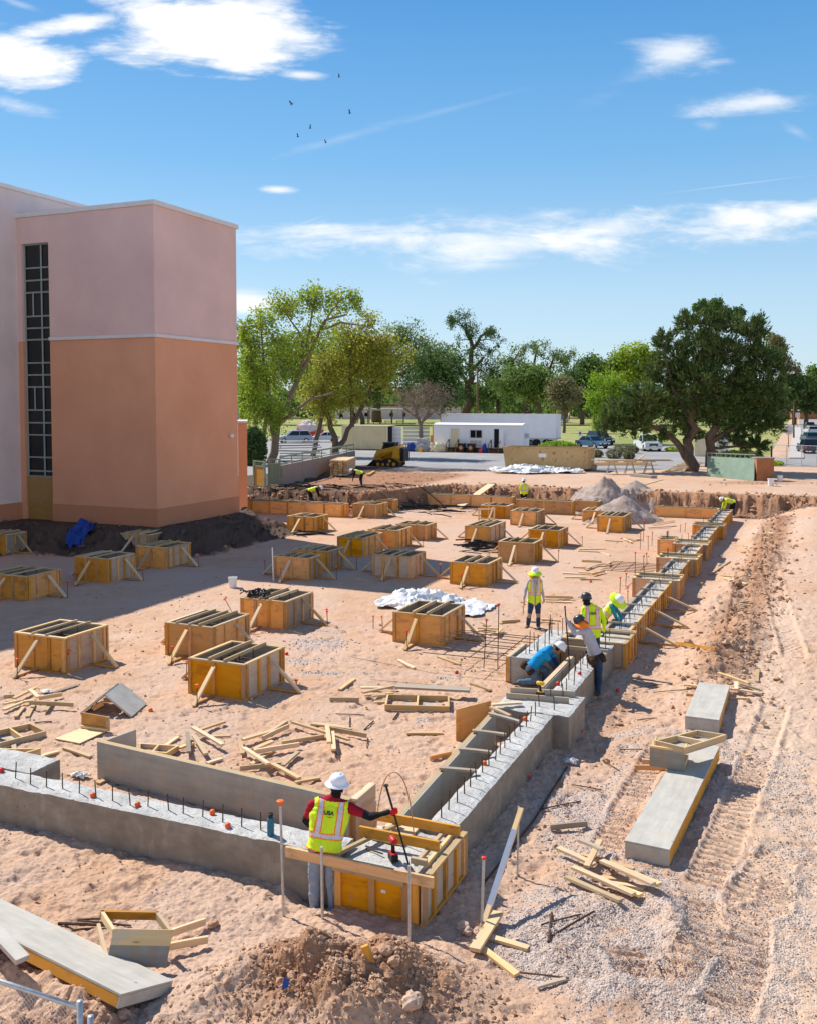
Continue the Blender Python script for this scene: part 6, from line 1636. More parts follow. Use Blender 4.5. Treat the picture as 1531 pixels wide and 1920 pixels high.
kprism('bucket', [(-.5, .02), (.25, .02), (.32, .6), (.2, .62), (.1, .15), (-.5, .1)], -.05, 1.85, 'black_iron')
kprism('side_panel', [(1.95, .8), (2.6, .75), (2.55, 1.55), (2.1, 1.6)], -.01, .3, 'cat_yellow')
# ------------------------------------------------------------------ lumber stack
pls = gp(622, 893); st = thing('lumber_stack', 'stack of new lumber beside the low wall, ends towards the pad', 'lumber stack', pls)
dL = (gp(690, 872) - gp(650, 893)); dL.z = 0; dL.normalize(); dW = Vector((dL.y, -dL.x, 0))
for r in range(7):
    for c in range(4):
        o_ = pls + dW * (c * .34 + random.uniform(-.02, .02)) + dL * random.uniform(-.3, .25) + Z3 * (r * .17 + .08)
        stick('board', o_, o_ + dL * (4.6 + random.uniform(-.3, .3)), .3, .15, 'pine' if r > 3 else 'form_plate', st)
a = gp(690, 893, .08); b_ = gp(712, 880, .08); tag(stick('timber', a, a + dL * 4, .2, .14, 'form_stud'), 'single long timber on the ground right of the lumber stack', 'timber')
# ------------------------------------------------------------------ low wall, railing, gate
w0 = gp(529, 911); w1 = gp(632, 884); zt_ = atd(529, 873, w0.y).z
wl = thing('block_wall', 'low mauve block wall with a green railing, left of the lumber', 'wall', w0)
d = (w1 - w0); d.z = 0; Lw = d.length; d.normalize(); nv = Vector((-d.y, d.x, 0))
g = Geo(); g.prism([(0, 0), (Lw + 6, 0), (Lw + 6, .25), (0, .25)], Vector((w0.x, w0.y, .3)), d, nv, Vector((0, 0, zt_ - .3))); bm_fix(g.build('wall', 'block_wall', wl, mat4=Matrix.Identity(4)))
rl = thing('railing', 'sage green metal railing on top of the low block wall', 'railing', Vector((w0.x, w0.y, zt_)))
for z in (.12, .55, .62): stick('rail', Vector((w0.x, w0.y, zt_ + z)) + nv * .12, Vector((w1.x, w1.y, zt_ + z)) + d * 6 + nv * .12, .05, .06, 'fence_green', rl)
for i in range(9):
    q = Vector((w0.x, w0.y, zt_)) + d * ((Lw + 6) * i / 8) + nv * .12; stick('post', q, q + Z3 * .65, .06, .06, 'fence_green', rl, up=d)
def gate(x0, y0, x1, y1, yt0, label, mat='fence_green', boards_=None):
    a, b_ = gp(x0, y0), gp(x1, y1); top = atd(x0, yt0, a.y).z; gt = thing('gate', label, 'gate', a)
    zb = min(a.z, b_.z) + .03
    a = Vector((a.x, a.y, zb)); b_ = Vector((b_.x, b_.y, zb)); dz = Vector((0, 0, top - zb)); dd = (b_ - a).normalized()
    for q in (a, b_): stick('post', q, q + dz, .12, .12, mat, gt, up=dd)
    for f in (1.0, .82, .02): stick('rail', a + dd * .06 + dz * f - Z3 * .04, b_ - dd * .06 + dz * f - Z3 * .04, .06, .07, mat, gt)
    g = Geo(); nb_ = 7
    for i in range(1, nb_): q = a.lerp(b_, i / nb_); g.bar(q + dz * .82, q + dz * .95, .03, .03, up=dd)
    g.build('bars', mat, gt, mat4=Matrix.Identity(4))
    q0, q1 = a + dd * .065 + dz * .06, b_ - dd * .065 + dz * .06
    g = Geo(); g.prism([(0, 0), ((q1 - q0).length, 0), ((q1 - q0).length, (top - zb) * .72), (0, (top - zb) * .72)], q0, dd, Vector((0, 0, 1)), Vector((-dd.y, dd.x, 0)) * .03); bm_fix(g.build('infill', boards_ or mat, gt, mat4=Matrix.Identity(4)))
gate(505, 912, 525, 911, 860, 'sage green metal gate beside the low wall'); gate(477, 917, 497, 916, 863, 'sage green gate frame filled with ochre boards', boards_='osb')
# stack of silver fence panels behind
pf = yd(523, 866); fs = thing('panel_stack', 'stack of grey metal fence panels leaning behind the railing', 'fence panels', pf)
for i in range(9):
    z = .1 + i * .24; c = pf + Vector((random.uniform(-.3, .3), random.uniform(-.2, .2) + i * .03, z)); L = random.uniform(3.4, 4.4)
    stick('panel', c, c + Vector((L, .6 + random.uniform(-.3, .3), random.uniform(-.1, .1))), 1.0, .07, 'galvanised' if i % 2 else 'grey_cloth', fs)
# ------------------------------------------------------------------ sawhorses with boards
sw = []
for i, px in enumerate((1147, 1181, 1217)):
    q = yd(px, 889); s = thing('sawhorse', ['left', 'middle', 'right'][i] + ' steel sawhorse of three carrying long boards', 'sawhorse', q, group='sawhorses')
    for dx in (-.42, .42):
        for dy in (0, .5): stick('leg', q + Vector((dx, dy * 1.0, 0)), q + Vector((dx * .35, .25, .95)), .06, .05, 'galvanised', s)
    stick('top_bar', q + Vector((-.5, .25, .97)), q + Vector((.5, .25, .97)), .08, .08, 'galvanised', s); stick('brace', q + Vector((-.36, .1, .35)), q + Vector((.36, .1, .35)), .04, .05, 'galvanised', s)
q = yd(1116, 889) + Vector((0, .25, 1.04))
for i in range(5):
    a = q + Vector((random.uniform(-.3, .4), -.35 + i * .16, .02 + (i % 2) * .055)); tag(stick('board', a, a + Vector((random.uniform(5.0, 6.3), .05, .0)), .14, .05, 'pine'), ORD[i] + ' long board from the front, lying across the sawhorses', 'board', 'boards on the sawhorses')
q = yd(1106, 880) + Z3 * .35
for i in range(4):
    a = q + Vector((random.uniform(-.2, .3), i * .2, .06 * i)); tag(stick('board', a, a + Vector((5.0 + random.uniform(-.6, .8), .4, .0)), .2, .06, 'pine'), ORD[i] + ' board from the front, in the low stack behind the sawhorses', 'board', 'boards behind the sawhorses')
a = yd(1185, 876) + Z3 * .4; tag(stick('board', a, a + Vector((1.6, 2.5, .5)), .18, .06, 'pine'), 'board slanting up at the right of the low stack', 'board')
for i in range(8):
    a = yd(1240 + i * 5 + random.uniform(-3, 3), 886 - i * 1.0) + Z3 * (.05 + .06 * i); th = random.uniform(-.2, .5)
    tag(stick('board', a, a + Vector((math.cos(th), math.sin(th), .06)) * random.uniform(1.6, 3), .2, .06, 'pine'), ORD[i] + ' board from the left, in the heap at the pine trunk', 'board', 'boards heaped at the pine trunk')
tag(stick('timber', yd(1185, 893) + Z3 * .12, yd(1225, 897) + Z3 * .1, .6, .2, 'pine_weathered'), 'pale timber slab on the ground below the sawhorses', 'timber')
rock(1110, 882, .5, 'dark broken lump right of the dumpster', 'clod')
# ------------------------------------------------------------------ green panel, brick pier, toilet
a, b_ = yd(1325, 893), yd(1413, 902); tz_ = 2.05
gpn = thing('metal_panel', 'large sage green metal panel leaning back, open bars along its top', 'panel', a)
ta, tb_ = a + Vector((.25, .9, 1.75)), b_ + Vector((.35, .9, 1.85)); qa, qb = a.lerp(ta, .84), b_.lerp(tb_, .84)
quad_sheet('sheet', a, b_, qb, qa, .04, 'panel_green', gpn)
for u_, v_ in ((ta, tb_), (qa, qb)): stick('rail', u_, v_, .07, .07, 'fence_green', gpn)
for i in range(11): stick('bar', qa.lerp(qb, i / 10), ta.lerp(tb_, i / 10), .05, .05, 'fence_green', gpn)
p = yd(1419, 902); bp = thing('brick_pier', 'short brown brick wall end right of the green panel', 'wall', p)
bg_box('wall', p + Vector((0, .2, 0)), Vector((1, 0, 0)), 1.25, 1.2, G0 - .2, G0 + 1.6, 'brick_wall', bp); bg_box('cap', p + Vector((-.04, .16, 0)), Vector((1, 0, 0)), 1.33, 1.28, G0 + 1.6, G0 + 1.68, 'block_wall', bp)
tag(stick('steel_post', yd(1444, 900), yd(1444, 900) + Z3 * 2.5, .09, .09, 'black_iron', up=Vector((1, 0, 0))), 'dark steel post beside the brick wall end', 'post')
p = yd(1341, 858); to = thing('portable_toilet', 'white portable toilet behind the pine trunks', 'toilet', p)
bg_box('cabin', p, EX, 1.15, 1.15, G0 + .1, G0 + 2.15, 'white_plastic', to); bg_box('base', p + Vector((-.05, -.03, 0)), EX, 1.25, 1.25, G0, G0 + .099, 'black_plastic', to)
g = Geo(); g.prism([(0, 0), (1.2, 0), (.95, .22), (.25, .22)], p + Vector((-.02, -.02, .9 + .0)) + Z3 * (2.151 - .9), EX, Vector((0, 0, 1)), EY * 1.18); bm_fix(g.build('roof', 'white_plastic', to, mat4=Matrix.Identity(4))); bg_box('door', p - EY * .03, EX, .8, .028, G0 + .15, G0 + 2.0, 'coping', to)
p = yd(1301, 856); ub = thing('utility_box', 'tan utility box between the pine trunks', 'box', p); bg_box('body', p, EX, 1.1, .8, G0, G0 + 1.9, 'cream_paint', ub); bg_box('lid', p - EX * .05 - EY * .05, EX, 1.2, .9, G0 + 1.9, G0 + 2.0, 'timber_dark', ub)
# ------------------------------------------------------------------ vehicles
def wheel_geo(g, c, ax, r, w): g.tube([c - ax * w / 2, c + ax * w / 2], r, 18)
def car(p, ang, label, cat, body, col, roof=1.45, L=4.5, W=1.8, name='parked_car'):
    paint_name = 'paint_%s' % label.split()[0]
    if paint_name not in MATS: paint(paint_name, col)
    rt = thing(name, label, cat, p, ang, group='parked vehicles')
    M = Matrix.Translation(p) @ Matrix.Rotation(ang, 4, 'Z')
    ex, ey, ez = M.to_3x3().col[0].copy(), M.to_3x3().col[1].copy(), Vector((0, 0, 1))
    def pr(nm, poly, y0, y1, mat, par=rt):
        g = Geo(); g.prism(poly, M @ Vector((0, y0, 0)), ex, ez, ey * (y1 - y0)); return bm_fix(g.build(nm, mat, par, mat4=Matrix.Identity(4)))
    def taper(nm, lo, hi, ylo, yhi, mat):
        V = [M @ Vector((x, s * ylo, z)) for s in (-1, 1) for x, z in lo] + [M @ Vector((x, s * yhi, z)) for s in (-1, 1) for x, z in hi]
        g = Geo(); g.add(V, [(0, 1, 5, 4), (1, 3, 7, 5), (3, 2, 6, 7), (2, 0, 4, 6), (4, 5, 7, 6), (0, 2, 3, 1)]); return bm_fix(g.build(nm, mat, rt, mat4=Matrix.Identity(4)))
    h = L / 2; b0 = .32
    if body == 'pickup':
        belt = 1.12; prof = [(-h, b0 + .2), (-h, belt), (h - .08, belt - .06), (h, belt - .25), (h, b0), (-h + .2, b0)]; cab = ((-.55, belt), (1.15, belt)), ((-.4, roof), (.6, roof))
    elif body == 'suv':
        belt = 1.05; prof = [(-h, b0 + .1), (-h, belt), (h - 1.0, belt), (h - .1, belt - .22), (h, b0 + .25), (h - .05, b0), (-h + .1, b0)]; cab = ((-h + .1, belt), (h - 1.25, belt)), ((-h + .55, roof), (h - 2.0, roof))
    else:
        belt = .92; prof = [(-h, b0 + .15), (-h + .05, belt), (h - 1.0, belt), (h - .1, belt - .2), (h, b0 + .2), (h - .05, b0), (-h + .1, b0)]; cab = ((-h + .55, belt), (h - 1.3, belt)), ((-h + 1.15, roof), (h - 2.1, roof))
    pr('body', prof, -W / 2, W / 2, paint_name)
    cb = taper('cabin', cab[0], cab[1], W / 2 - .06, W / 2 - .24, paint_name)
    # glass all round, just proud of the cabin
    def sh(q, f): return q
    (a0, a1), (r0, r1) = cab
    for s in (-1, 1):
        def sp(x, z):
            f = (z - a0[1]) / (r0[1] - a0[1]); return M @ Vector((x, s * ((W / 2 - .06) * (1 - f) + (W / 2 - .24) * f + .012), z))
        zl, zh = a0[1] + .05, r0[1] - .08
        def xe(f, lo, hi): return lo + (hi - lo) * f
        fl, fh = (zl - a0[1]) / (r0[1] - a0[1]), (zh - a0[1]) / (r0[1] - a0[1])
        lo0, lo1 = xe(fl, a0[0], r0[0]) + .12, xe(fl, a1[0], r1[0]) - .12; hi0, hi1 = xe(fh, a0[0], r0[0]) + .1, xe(fh, a1[0], r1[0]) - .1
        ml, mh = (lo0 + lo1) / 2, (hi0 + hi1) / 2
        g = Geo(); g.add([sp(lo0, zl), sp(ml - .04, zl), sp(mh - .04, zh), sp(hi0, zh)], [(0, 1, 2, 3)]); g.add([sp(ml + .04, zl), sp(lo1, zl), sp(hi1, zh), sp(mh + .04, zh)], [(0, 1, 2, 3)])
        g.build('side_window', 'glass_dark', rt, mat4=Matrix.Identity(4))
    for (q0, q1, nm, dx) in ((a1, r1, 'windscreen', .02), (a0, r0, 'rear_window', -.02)):
        V = [M @ Vector((q0[0] * .92 + q1[0] * .08 + dx, -W / 2 + .16, q0[1] * .92 + q1[1] * .08)), M @ Vector((q0[0] * .92 + q1[0] * .08 + dx, W / 2 - .16, q0[1] * .92 + q1[1] * .08)),
             M @ Vector((q0[0] * .1 + q1[0] * .9 + dx, W / 2 - .28, q0[1] * .1 + q1[1] * .9)), M @ Vector((q0[0] * .1 + q1[0] * .9 + dx, -W / 2 + .28, q0[1] * .1 + q1[1] * .9))]
        g = Geo(); g.add(V, [(0, 1, 2, 3)]); g.build(nm, 'glass_dark', rt, mat4=Matrix.Identity(4))
    r = .36 if body != 'pickup' else .4
    for x in (-h + .85, h - .85):
        for s in (-1, 1):
            c = M @ Vector((x, s * (W / 2 - .1), r)); g = Geo(); wheel_geo(g, c, ey, r, .24); wh = g.build('wheel', 'tyre', rt, mat4=Matrix.Identity(4))
            g = Geo(); wheel_geo(g, c, ey, r * .6, .26); g.build('rim', 'chrome', wh, mat4=Matrix.Identity(4))
    for s in (-1, 1):
        g = Geo(); g.box((h - .02, s * (W / 2 - .3), belt - .32), (.08, .38, .16), M=M); g.build('headlight', 'sticker', rt, mat4=Matrix.Identity(4))
        g = Geo(); g.box((-h + .0, s * (W / 2 - .16), belt - .2), (.06, .18, .3), M=M); g.build('tail_light', 'red_cap', rt, mat4=Matrix.Identity(4))
        g = Geo(); g.box((a1[0] - .1, s * (W / 2 + .08), a1[1] + .08), (.1, .16, .13), M=M); g.build('mirror', 'black_plastic', rt, mat4=Matrix.Identity(4))
    g = Geo(); g.box((h + .02, 0, b0 + .12), (.1, W - .1, .2), M=M); g.build('bumper', 'black_plastic' if body != 'pickup' else 'chrome', rt, mat4=Matrix.Identity(4))
    g = Geo(); g.box((h - .0, 0, belt - .36), (.06, W * .5, .24), M=M); g.build('grille', 'black_plastic', rt, mat4=Matrix.Identity(4))
    g = Geo(); g.box((h + .03, 0, b0 + .3), (.06, .5, .12), M=M); g.build('number_plate', 'sticker', rt, mat4=Matrix.Identity(4))
    return rt
FR = R(-90)
car(yd(1223, 847) + Vector((0, 2.6, .02)), FR + .02, 'white pickup truck facing the camera in the car park', 'pickup', 'pickup', (.62, .66, .64), 1.9, 5.4, 1.95)
car(yd(1117, 842) + Vector((0, 2.5, .02)), FR + .5, 'steel-blue saloon half hidden behind round bushes', 'car', 'sedan', (.06, .14, .22), 1.5, 4.6, 1.85)
car(yd(1132, 836) + Vector((0, 3, .02)), FR + .3, 'dark SUV behind the steel-blue saloon', 'SUV', 'suv', (.03, .035, .04), 1.85, 4.8, 1.9)
car(yd(549, 832) + Vector((0, 2, .02)), R(195), 'silver SUV in the car park behind the left trees', 'SUV', 'suv', (.33, .40, .48), 1.75, 4.8, 1.9)
car(yd(606, 830) + Vector((0, 2, .02)), R(190), 'white-topped small car beside the covered boat', 'car', 'sedan', (.7, .7, .7), 1.45, 4.2, 1.75)
car(yd(1014, 836) + Vector((0, 2, .02)), R(185), 'pale car behind the dumpster bush', 'car', 'sedan', (.45, .52, .6), 1.45, 4.4, 1.8)
car(yd(1052, 792) + Vector((0, 2, .0)), R(180), 'whitish car far off across the park lawn', 'car', 'sedan', (.7, .7, .7), 1.5, 4.8, 1.8)
for (px, py, nm, c_, k) in ((1522, 850, 'navy car on the street, nearest of those parked at the right edge', (.02, .03, .08), 'sedan'), (1523, 832, 'teal car on the street, second from the front', (.03, .1, .13), 'suv'),
                        (1524, 816, 'silvery SUV on the street, third from the front', (.5, .5, .52), 'suv'), (1521, 806, 'black truck on the street, farthest of the parked row', (.015, .015, .017), 'pickup')):
    car(yd(px, py) + Vector((0, 1, .0)), R(78), nm, 'car', k, c_, 1.6, 4.7, 1.85)
# boat under a cover on a trailer
p = yd(582, 822); bo = thing('covered_boat', 'boat on a trailer under a pale pink cover, behind the left trees', 'boat', p)
o = lumpy('cover', p + Z3 * 1.2, (2.0, 1.1, 1.1), 'stucco_pale', None, None, 12); o.parent = bo; o.location = o.location - bo.location
g = Geo(); g.prism([(-2.2, .6), (1.8, .6), (2.2, 1.3), (-2.2, 1.3)], p - Vector((0, 1, 0)), Vector((1, 0, 0)), Z3, Vector((0, 2, 0))); bm_fix(g.build('hull', 'red_cap', bo, mat4=Matrix.Identity(4)))
for x in (-.4, .5):
    g = Geo(); g.tube([p + Vector((x, -1.0, .3)), p + Vector((x, -.75, .3))], .3, 12); g.build('wheel', 'tyre', bo, mat4=Matrix.Identity(4))
# silver barrier panels and orange machine right of the container
p = yd(756, 836); ba = thing('panel_stack', 'silver barrier panels stacked right of the open container', 'barrier panels', p)
for i in range(5): bg_box('panel', p + Vector((0, .05 * i, 0)), Vector((1, 0, 0)), 3.4, .08, G0 + .1 + i * .5, G0 + .5 + i * .5, 'galvanised', ba)
p = yd(806, 838); om = thing('light_tower', 'orange machine at the left end of the white trailer', 'machine', p)
bg_box('body', p, EX, 1.0, .8, G0 + .4, G0 + 1.5, 'diamond_orange', om); bg_box('mast', p + EX * .3, EX, .25, .25, G0 + 1.501, G0 + 2.8, 'diamond_orange', om)
for x in (.05, .8):
    g = Geo(); g.tube([p + EX * x + Z3 * .25 - EY * .05, p + EX * x + Z3 * .25 + EY * .2], .25, 12); g.build('wheel', 'tyre', om, mat4=Matrix.Identity(4))
# ------------------------------------------------------------------ poles, signs, lamp
def pole(name, px, py, ytop, r, mat, label, cat):
    p = yd(px, py); t = atd(px, ytop, p.y); g = Geo(); g.tube([p, p.lerp(t, .5), t], [r, r * .85, r * .7], 10)
    root = thing(name, label, cat, p); g.build('pole', mat, root, smooth=True, mat4=Matrix.Identity(4)); return root, p, t
pole('utility_pole', 894, 832, 690, .16, 'timber_dark', 'slim brown utility pole rising behind the white trailer', 'pole')
root, p, t = pole('street_lamp', 1421, 845, 703, .11, 'galvanised', 'grey street lamp with a long arm in front of the pine', 'street lamp')
e = t + Vector((3.4, .0, .25)); g = Geo(); g.tube([t - Z3 * .15, t + Vector((1.2, 0, .05)), e], [.06, .05, .045], 8); g.build('arm', 'galvanised', root, mat4=Matrix.Identity(4))
g = Geo(); g.lathe([(0, -.45), (.11, -.4), (.16, -.05), (.14, .3), (.05, .45), (0, .46)], 12, M=Matrix.Translation(e + Vector((.4, 0, .02))) @ Matrix.Rotation(R(88), 4, 'Y')); g.build('lamp_head', 'white_plastic', root, smooth=True, mat4=Matrix.Identity(4))
pole('utility_pole', 1487, 822, 752, .14, 'timber_dark', 'brown utility pole by the pavement on the right', 'pole')
root, p, t = pole('stop_sign', 1477, 838, 805, .05, 'black_iron', 'back of a grey octagonal sign on a dark post by the pavement', 'sign')
g = Geo(); g.prism([(.62 * math.cos(R(22.5 + 45 * i)), .62 * math.sin(R(22.5 + 45 * i))) for i in range(8)], t + Vector((0, -.12, -.1)), Vector((1, 0, 0)), Z3, Vector((0, .04, 0))); bm_fix(g.build('plate', 'galvanised', root, mat4=Matrix.Identity(4)))
root, p, t = pole('parking_sign', 1086, 839, 809, .035, 'galvanised', 'small white parking sign with a dark symbol behind the dumpster', 'sign')
g = Geo(); g.box(t + Vector((0, -.06, -.25)), (.42, .03, .6)); g.build('plate', 'sticker', root, mat4=Matrix.Identity(4)); g = Geo(); g.box(t + Vector((0, -.085, -.22)), (.22, .015, .26)); g.build('symbol', 'blue_tarp', root, mat4=Matrix.Identity(4))
root, p, t = pole('street_sign', 1494, 803, 778, .05, 'galvanised', 'far grey sign on a pole at the cross street', 'sign')
g = Geo(); g.box(t + Vector((0, -.08, 0)), (1.0, .04, 1.0)); g.build('plate', 'galvanised', root, mat4=Matrix.Identity(4))
# temporary fence by the street
a, b_ = yd(1446, 872), yd(1620, 880)
cf = thing('chain_link_fence', 'temporary chain-link fence along the street on the right', 'fence', a)
nn_ = 7
for i in range(nn_): q = a.lerp(b_, i / (nn_ - 1)); g = Geo(); g.tube([q, q + Z3 * 1.9], .035, 6); g.build('post', 'galvanised', cf, mat4=Matrix.Identity(4))
for z in (.1, 1.85): g = Geo(); g.tube([a + Z3 * z, b_ + Z3 * z], .025, 6); g.build('rail', 'galvanised', cf, mat4=Matrix.Identity(4))
g = Geo(); L = (b_ - a).length; d = (b_ - a).normalized()
for i in range(int(L / .25)):
    for s in (1, -1):
        x = i * .25; xe_ = x + s * 1.75
        if 0 <= xe_ <= L: g.tube([a + d * x + Z3 * .1, a + d * xe_ + Z3 * 1.85], .006, 3)
g.build('wire_mesh', 'galvanised', cf, mat4=Matrix.Identity(4))
# ------------------------------------------------------------------ far buildings
def house(px, py, wpx, hpx, mat, label, roof='coping', depth=8, hip=.15):
    p = yd(px, py); s = p.y / F; W, Hh = wpx * s, hpx * s; h = thing('house', label, 'house', p, group='houses beyond the park')
    bg_box('wall', p, Vector((1, 0, 0)), W, depth, G0 - .5, G0 + Hh, mat, h); bg_box('roof', p + Vector((-.4, -.4, 0)), Vector((1, 0, 0)), W + .8, depth + .8, G0 + Hh, G0 + Hh + max(.3, hip * Hh), roof, h)
    for i in range(max(2, int(W / 4))):
        x = W * (i + .5) / max(2, int(W / 4)); bg_box('window' if i else 'door', p + Vector((x - .6, -.04, 0)), Vector((1, 0, 0)), 1.2, .03, G0 + (.9 if i else 0), G0 + 2.2, 'dark_void', h)
house(628, 786, 235, 24, 'stucco_pale', 'long tan building behind the picnic shelter', 'timber_dark', 12)
house(936, 776, 54, 12, 'stucco_terracotta', 'red house behind the white semi-trailer', 'stucco_pale')
house(905, 777, 26, 11, 'cream_paint', 'cream house left of the red house', 'coping'); house(990, 778, 26, 13, 'cream_paint', 'pale house right of the red house', 'coping')
house(1498, 786, 120, 16, 'brick_wall', 'dark brown wall building at the end of the street', 'stucco_pale', 10)
house(1505, 777, 90, 12, 'cream_paint', 'cream house behind the brown building at the right', 'coping', 10)
house(-60, 790, 500, 20, 'stucco_pale', 'long pale building far behind on the left', 'coping', 10)
# picnic shelter
p = yd(668, 795); ps_ = thing('picnic_shelter', 'open picnic shelter with a pale metal roof in the park', 'shelter', p); s = p.y / F
g = Geo(); g.prism([(-.5, 0), (92 * s, 0), (90 * s, .45), (0, .5)], p + Z3 * 3.6, Vector((1, 0, 0)), Z3, Vector((0, 9, 0))); bm_fix(g.build('roof', 'coping', ps_, mat4=Matrix.Identity(4)))
for i in range(5):
    for y in (.3, 8.4): q = p + Vector((i * 22 * s, y, 0)); stick('post', q, q + Z3 * 3.6, .25, .25, 'timber_dark', ps_, up=Vector((1, 0, 0)))
for i in range(4):
    q = p + Vector((8 * s + i * 22 * s, 3, 0)); t_ = thing('picnic_table', ORD[i] + ' picnic table from the left under the park shelter', 'table', q, group='picnic tables')
    stick('top', q + Z3 * .8, q + Vector((2.2, 0, .8)), 1.0, .1, 'timber_dark', t_)
    for y in (-.9, .9): stick('bench', q + Vector((0, y, .5)), q + Vector((2.2, y, .5)), .4, .08, 'timber_dark', t_)
    for x in (.3, 1.9): stick('leg', q + Vector((x, -.8, .0)), q + Vector((x, .0, .78)), .12, .1, 'timber_dark', t_); stick('leg', q + Vector((x, .8, .0)), q + Vector((x, .02, .78)), .12, .1, 'timber_dark', t_)

# ================================================================== TREES
def leaf_quads(C, size, elong=1.6, dirs=None, spread=1.0):
    """diamond leaves at centres C"""
    n = len(C); d = rng.normal(size=(n, 3))
    if dirs is not None: d = dirs + d * spread
    d /= np.linalg.norm(d, axis=1, keepdims=True) + 1e-9
    r = rng.normal(size=(n, 3)); s = np.cross(d, r); s /= np.linalg.norm(s, axis=1, keepdims=True) + 1e-9
    L = size * rng.uniform(.6, 1.3, (n, 1)); Wd_ = L / elong
    V = np.stack([C - d * L * .5, C + s * Wd_ * .5, C + d * L * .5, C - s * Wd_ * .5], 1).reshape(-1, 3)
    Q = np.arange(n * 4).reshape(n, 4); return V, Q
def tree(name, label, base, lobes, leaf, nleaf, lsize, trunk, group='trees beyond the site', bark='bark', D=None, elong=1.6, twig=6, cat='tree', trw=None, up=0.0, spread=1.0, clus=.33, depth=.8, rust=0):
    """base: pixel of the foot; lobes: (px, py, rx, ry[, weight]); trunk: list of limbs, each a list of (px, py, width px)"""
    p = yd(*base) if D is None else Vector((atd(base[0], base[1], D).x, D, G0))
    D = p.y; s = D / F
    root = thing(name, label, cat, p, group=group)
    T = Geo(); limb_pts = []
    for li, limb in enumerate(trunk):
        yo = 0 if li == 0 else random.uniform(-1, 1) * s * 14
        pts = []
        for k, (x, y, w) in enumerate(limb):
            q = atd(x, y, D + yo * k / max(1, len(limb) - 1)); pts.append(q)
        if li == 0: pts[0].z = G0 - .2
        rad = [w * s / 2 for (_, _, w) in limb]
        # subdivide with a little wobble
        P2_, R2_ = [], []
        for i in range(len(pts) - 1):
            for f in (0, .33, .66):
                q = pts[i].lerp(pts[i + 1], f)
                if f: q += Vector((random.gauss(0, 1), random.gauss(0, 1), random.gauss(0, .5))) * rad[i] * .35
                P2_.append(q); R2_.append(rad[i] * (1 - f) + rad[i + 1] * f)
        P2_.append(pts[-1]); R2_.append(rad[-1]); T.tube(P2_, R2_, 8, m=0); limb_pts += list(zip(P2_, R2_))
    CS = []; dirs = []
    tot = sum((l[2] * l[3]) * (l[4] if len(l) > 4 else 1) for l in lobes)
    for l in lobes:
        x, y, rx, ry = l[:4]; wt_ = l[4] if len(l) > 4 else 1
        c = atd(x, y, D + random.uniform(-.5, .5) * rx * s); rr = Vector((rx * s, rx * s * depth, ry * s))
        near = min(limb_pts, key=lambda q: (q[0] - c).length + max(0, q[0].z - c.z) * 1.2)
        r0 = min(near[1] * .6, .035 * (c - near[0]).length + .02)
        mid = near[0].lerp(c, .55) + Vector((random.gauss(0, .2), random.gauss(0, .2), random.uniform(0, .5))) * s * 12
        T.tube([near[0], mid, c], [r0, r0 * .7, r0 * .4], 6, m=0)
        n = max(8, int(nleaf * rx * ry * wt_ / tot)); k = max(5, int(twig * (rx * ry) / 300))
        v = rng.normal(size=(k, 3)); v /= np.linalg.norm(v, axis=1, keepdims=True); rad_ = rng.uniform(.45, 1.0, (k, 1)) ** .6
        tips = v * rad_ * np.array(rr) * (1 + .18 * rng.normal(size=(k, 1)))
        for tp_ in tips:
            e = c + Vector(tp_); T.tube([c.lerp(e, .1), c.lerp(e, .55) + Vector((random.gauss(0, .1), random.gauss(0, .1), .15)) * s * 6, e], [r0 * .35, r0 * .22, r0 * .1], 4, m=0)
        w_ = rng.uniform(.4, 1.6, k); i = rng.choice(k, n, p=w_ / w_.sum()); t_ = rng.uniform(.55, 1.08, (n, 1))
        pt = np.array(c) + tips[i] * t_ + rng.normal(size=(n, 3)) * (min(rr) * clus * rng.uniform(.5, 1, (n, 1)))
        CS.append(pt); dd_ = tips[i] / (np.linalg.norm(tips[i], axis=1, keepdims=True) + 1e-6); dd_[:, 2] += up; dirs.append(dd_)
    T.build('trunk', bark, root, smooth=True, mat4=Matrix.Identity(4))
    C = np.vstack(CS); V, Q = leaf_quads(C, lsize, elong, np.vstack(dirs) if up else None, spread)
    mats = [leaf] if not rust else [leaf, 'leaf_rust']; mi = None
    if rust: mi = (rng.uniform(0, 1, len(Q)) < rust).astype(int)
    me = np_mesh('crown', V - np.array(p), quads=Q, mat_idx=mi, smooth=False)
    o = link('crown', me, mats, root)
    return root
# the two leaning trees left, bright spring leaves
tree('leaning_tree', 'tall leaning tree with sparse bright leaves beside the building', (506, 868), [(490, 603, 34, 26), (548, 570, 46, 30), (520, 640, 40, 40, .6), (595, 560, 40, 26), (640, 566, 40, 24, .8), (664, 568, 20, 24, .7), (470, 680, 26, 42), (492, 715, 48, 46),
      (540, 690, 40, 40, .8), (600, 620, 46, 36, .5), (570, 650, 40, 30, .4), (465, 755, 22, 50), (500, 775, 46, 40), (455, 640, 18, 30), (460, 612, 16, 20, .5)], 'leaf_spring', 18000, .25,
     [[(506, 868, 17), (520, 800, 13), (545, 740, 10), (570, 690, 8.5), (590, 640, 7), (610, 600, 5), (650, 590, 3)], [(516, 830, 9), (505, 760, 7), (497, 700, 5), (490, 620, 3)], [(560, 710, 6), (580, 620, 4), (590, 560, 2.5)], [(525, 795, 7), (580, 750, 5), (625, 735, 3)],
      [(600, 620, 5), (640, 605, 3.5), (690, 612, 2)], [(488, 868, 11), (497, 800, 8), (510, 740, 5)], [(575, 670, 5), (560, 620, 3.5), (530, 580, 2)], [(600, 620, 4), (625, 580, 3), (640, 560, 2)]], 'trees beside the car park', 'bark_pale', twig=9, rust=.05)
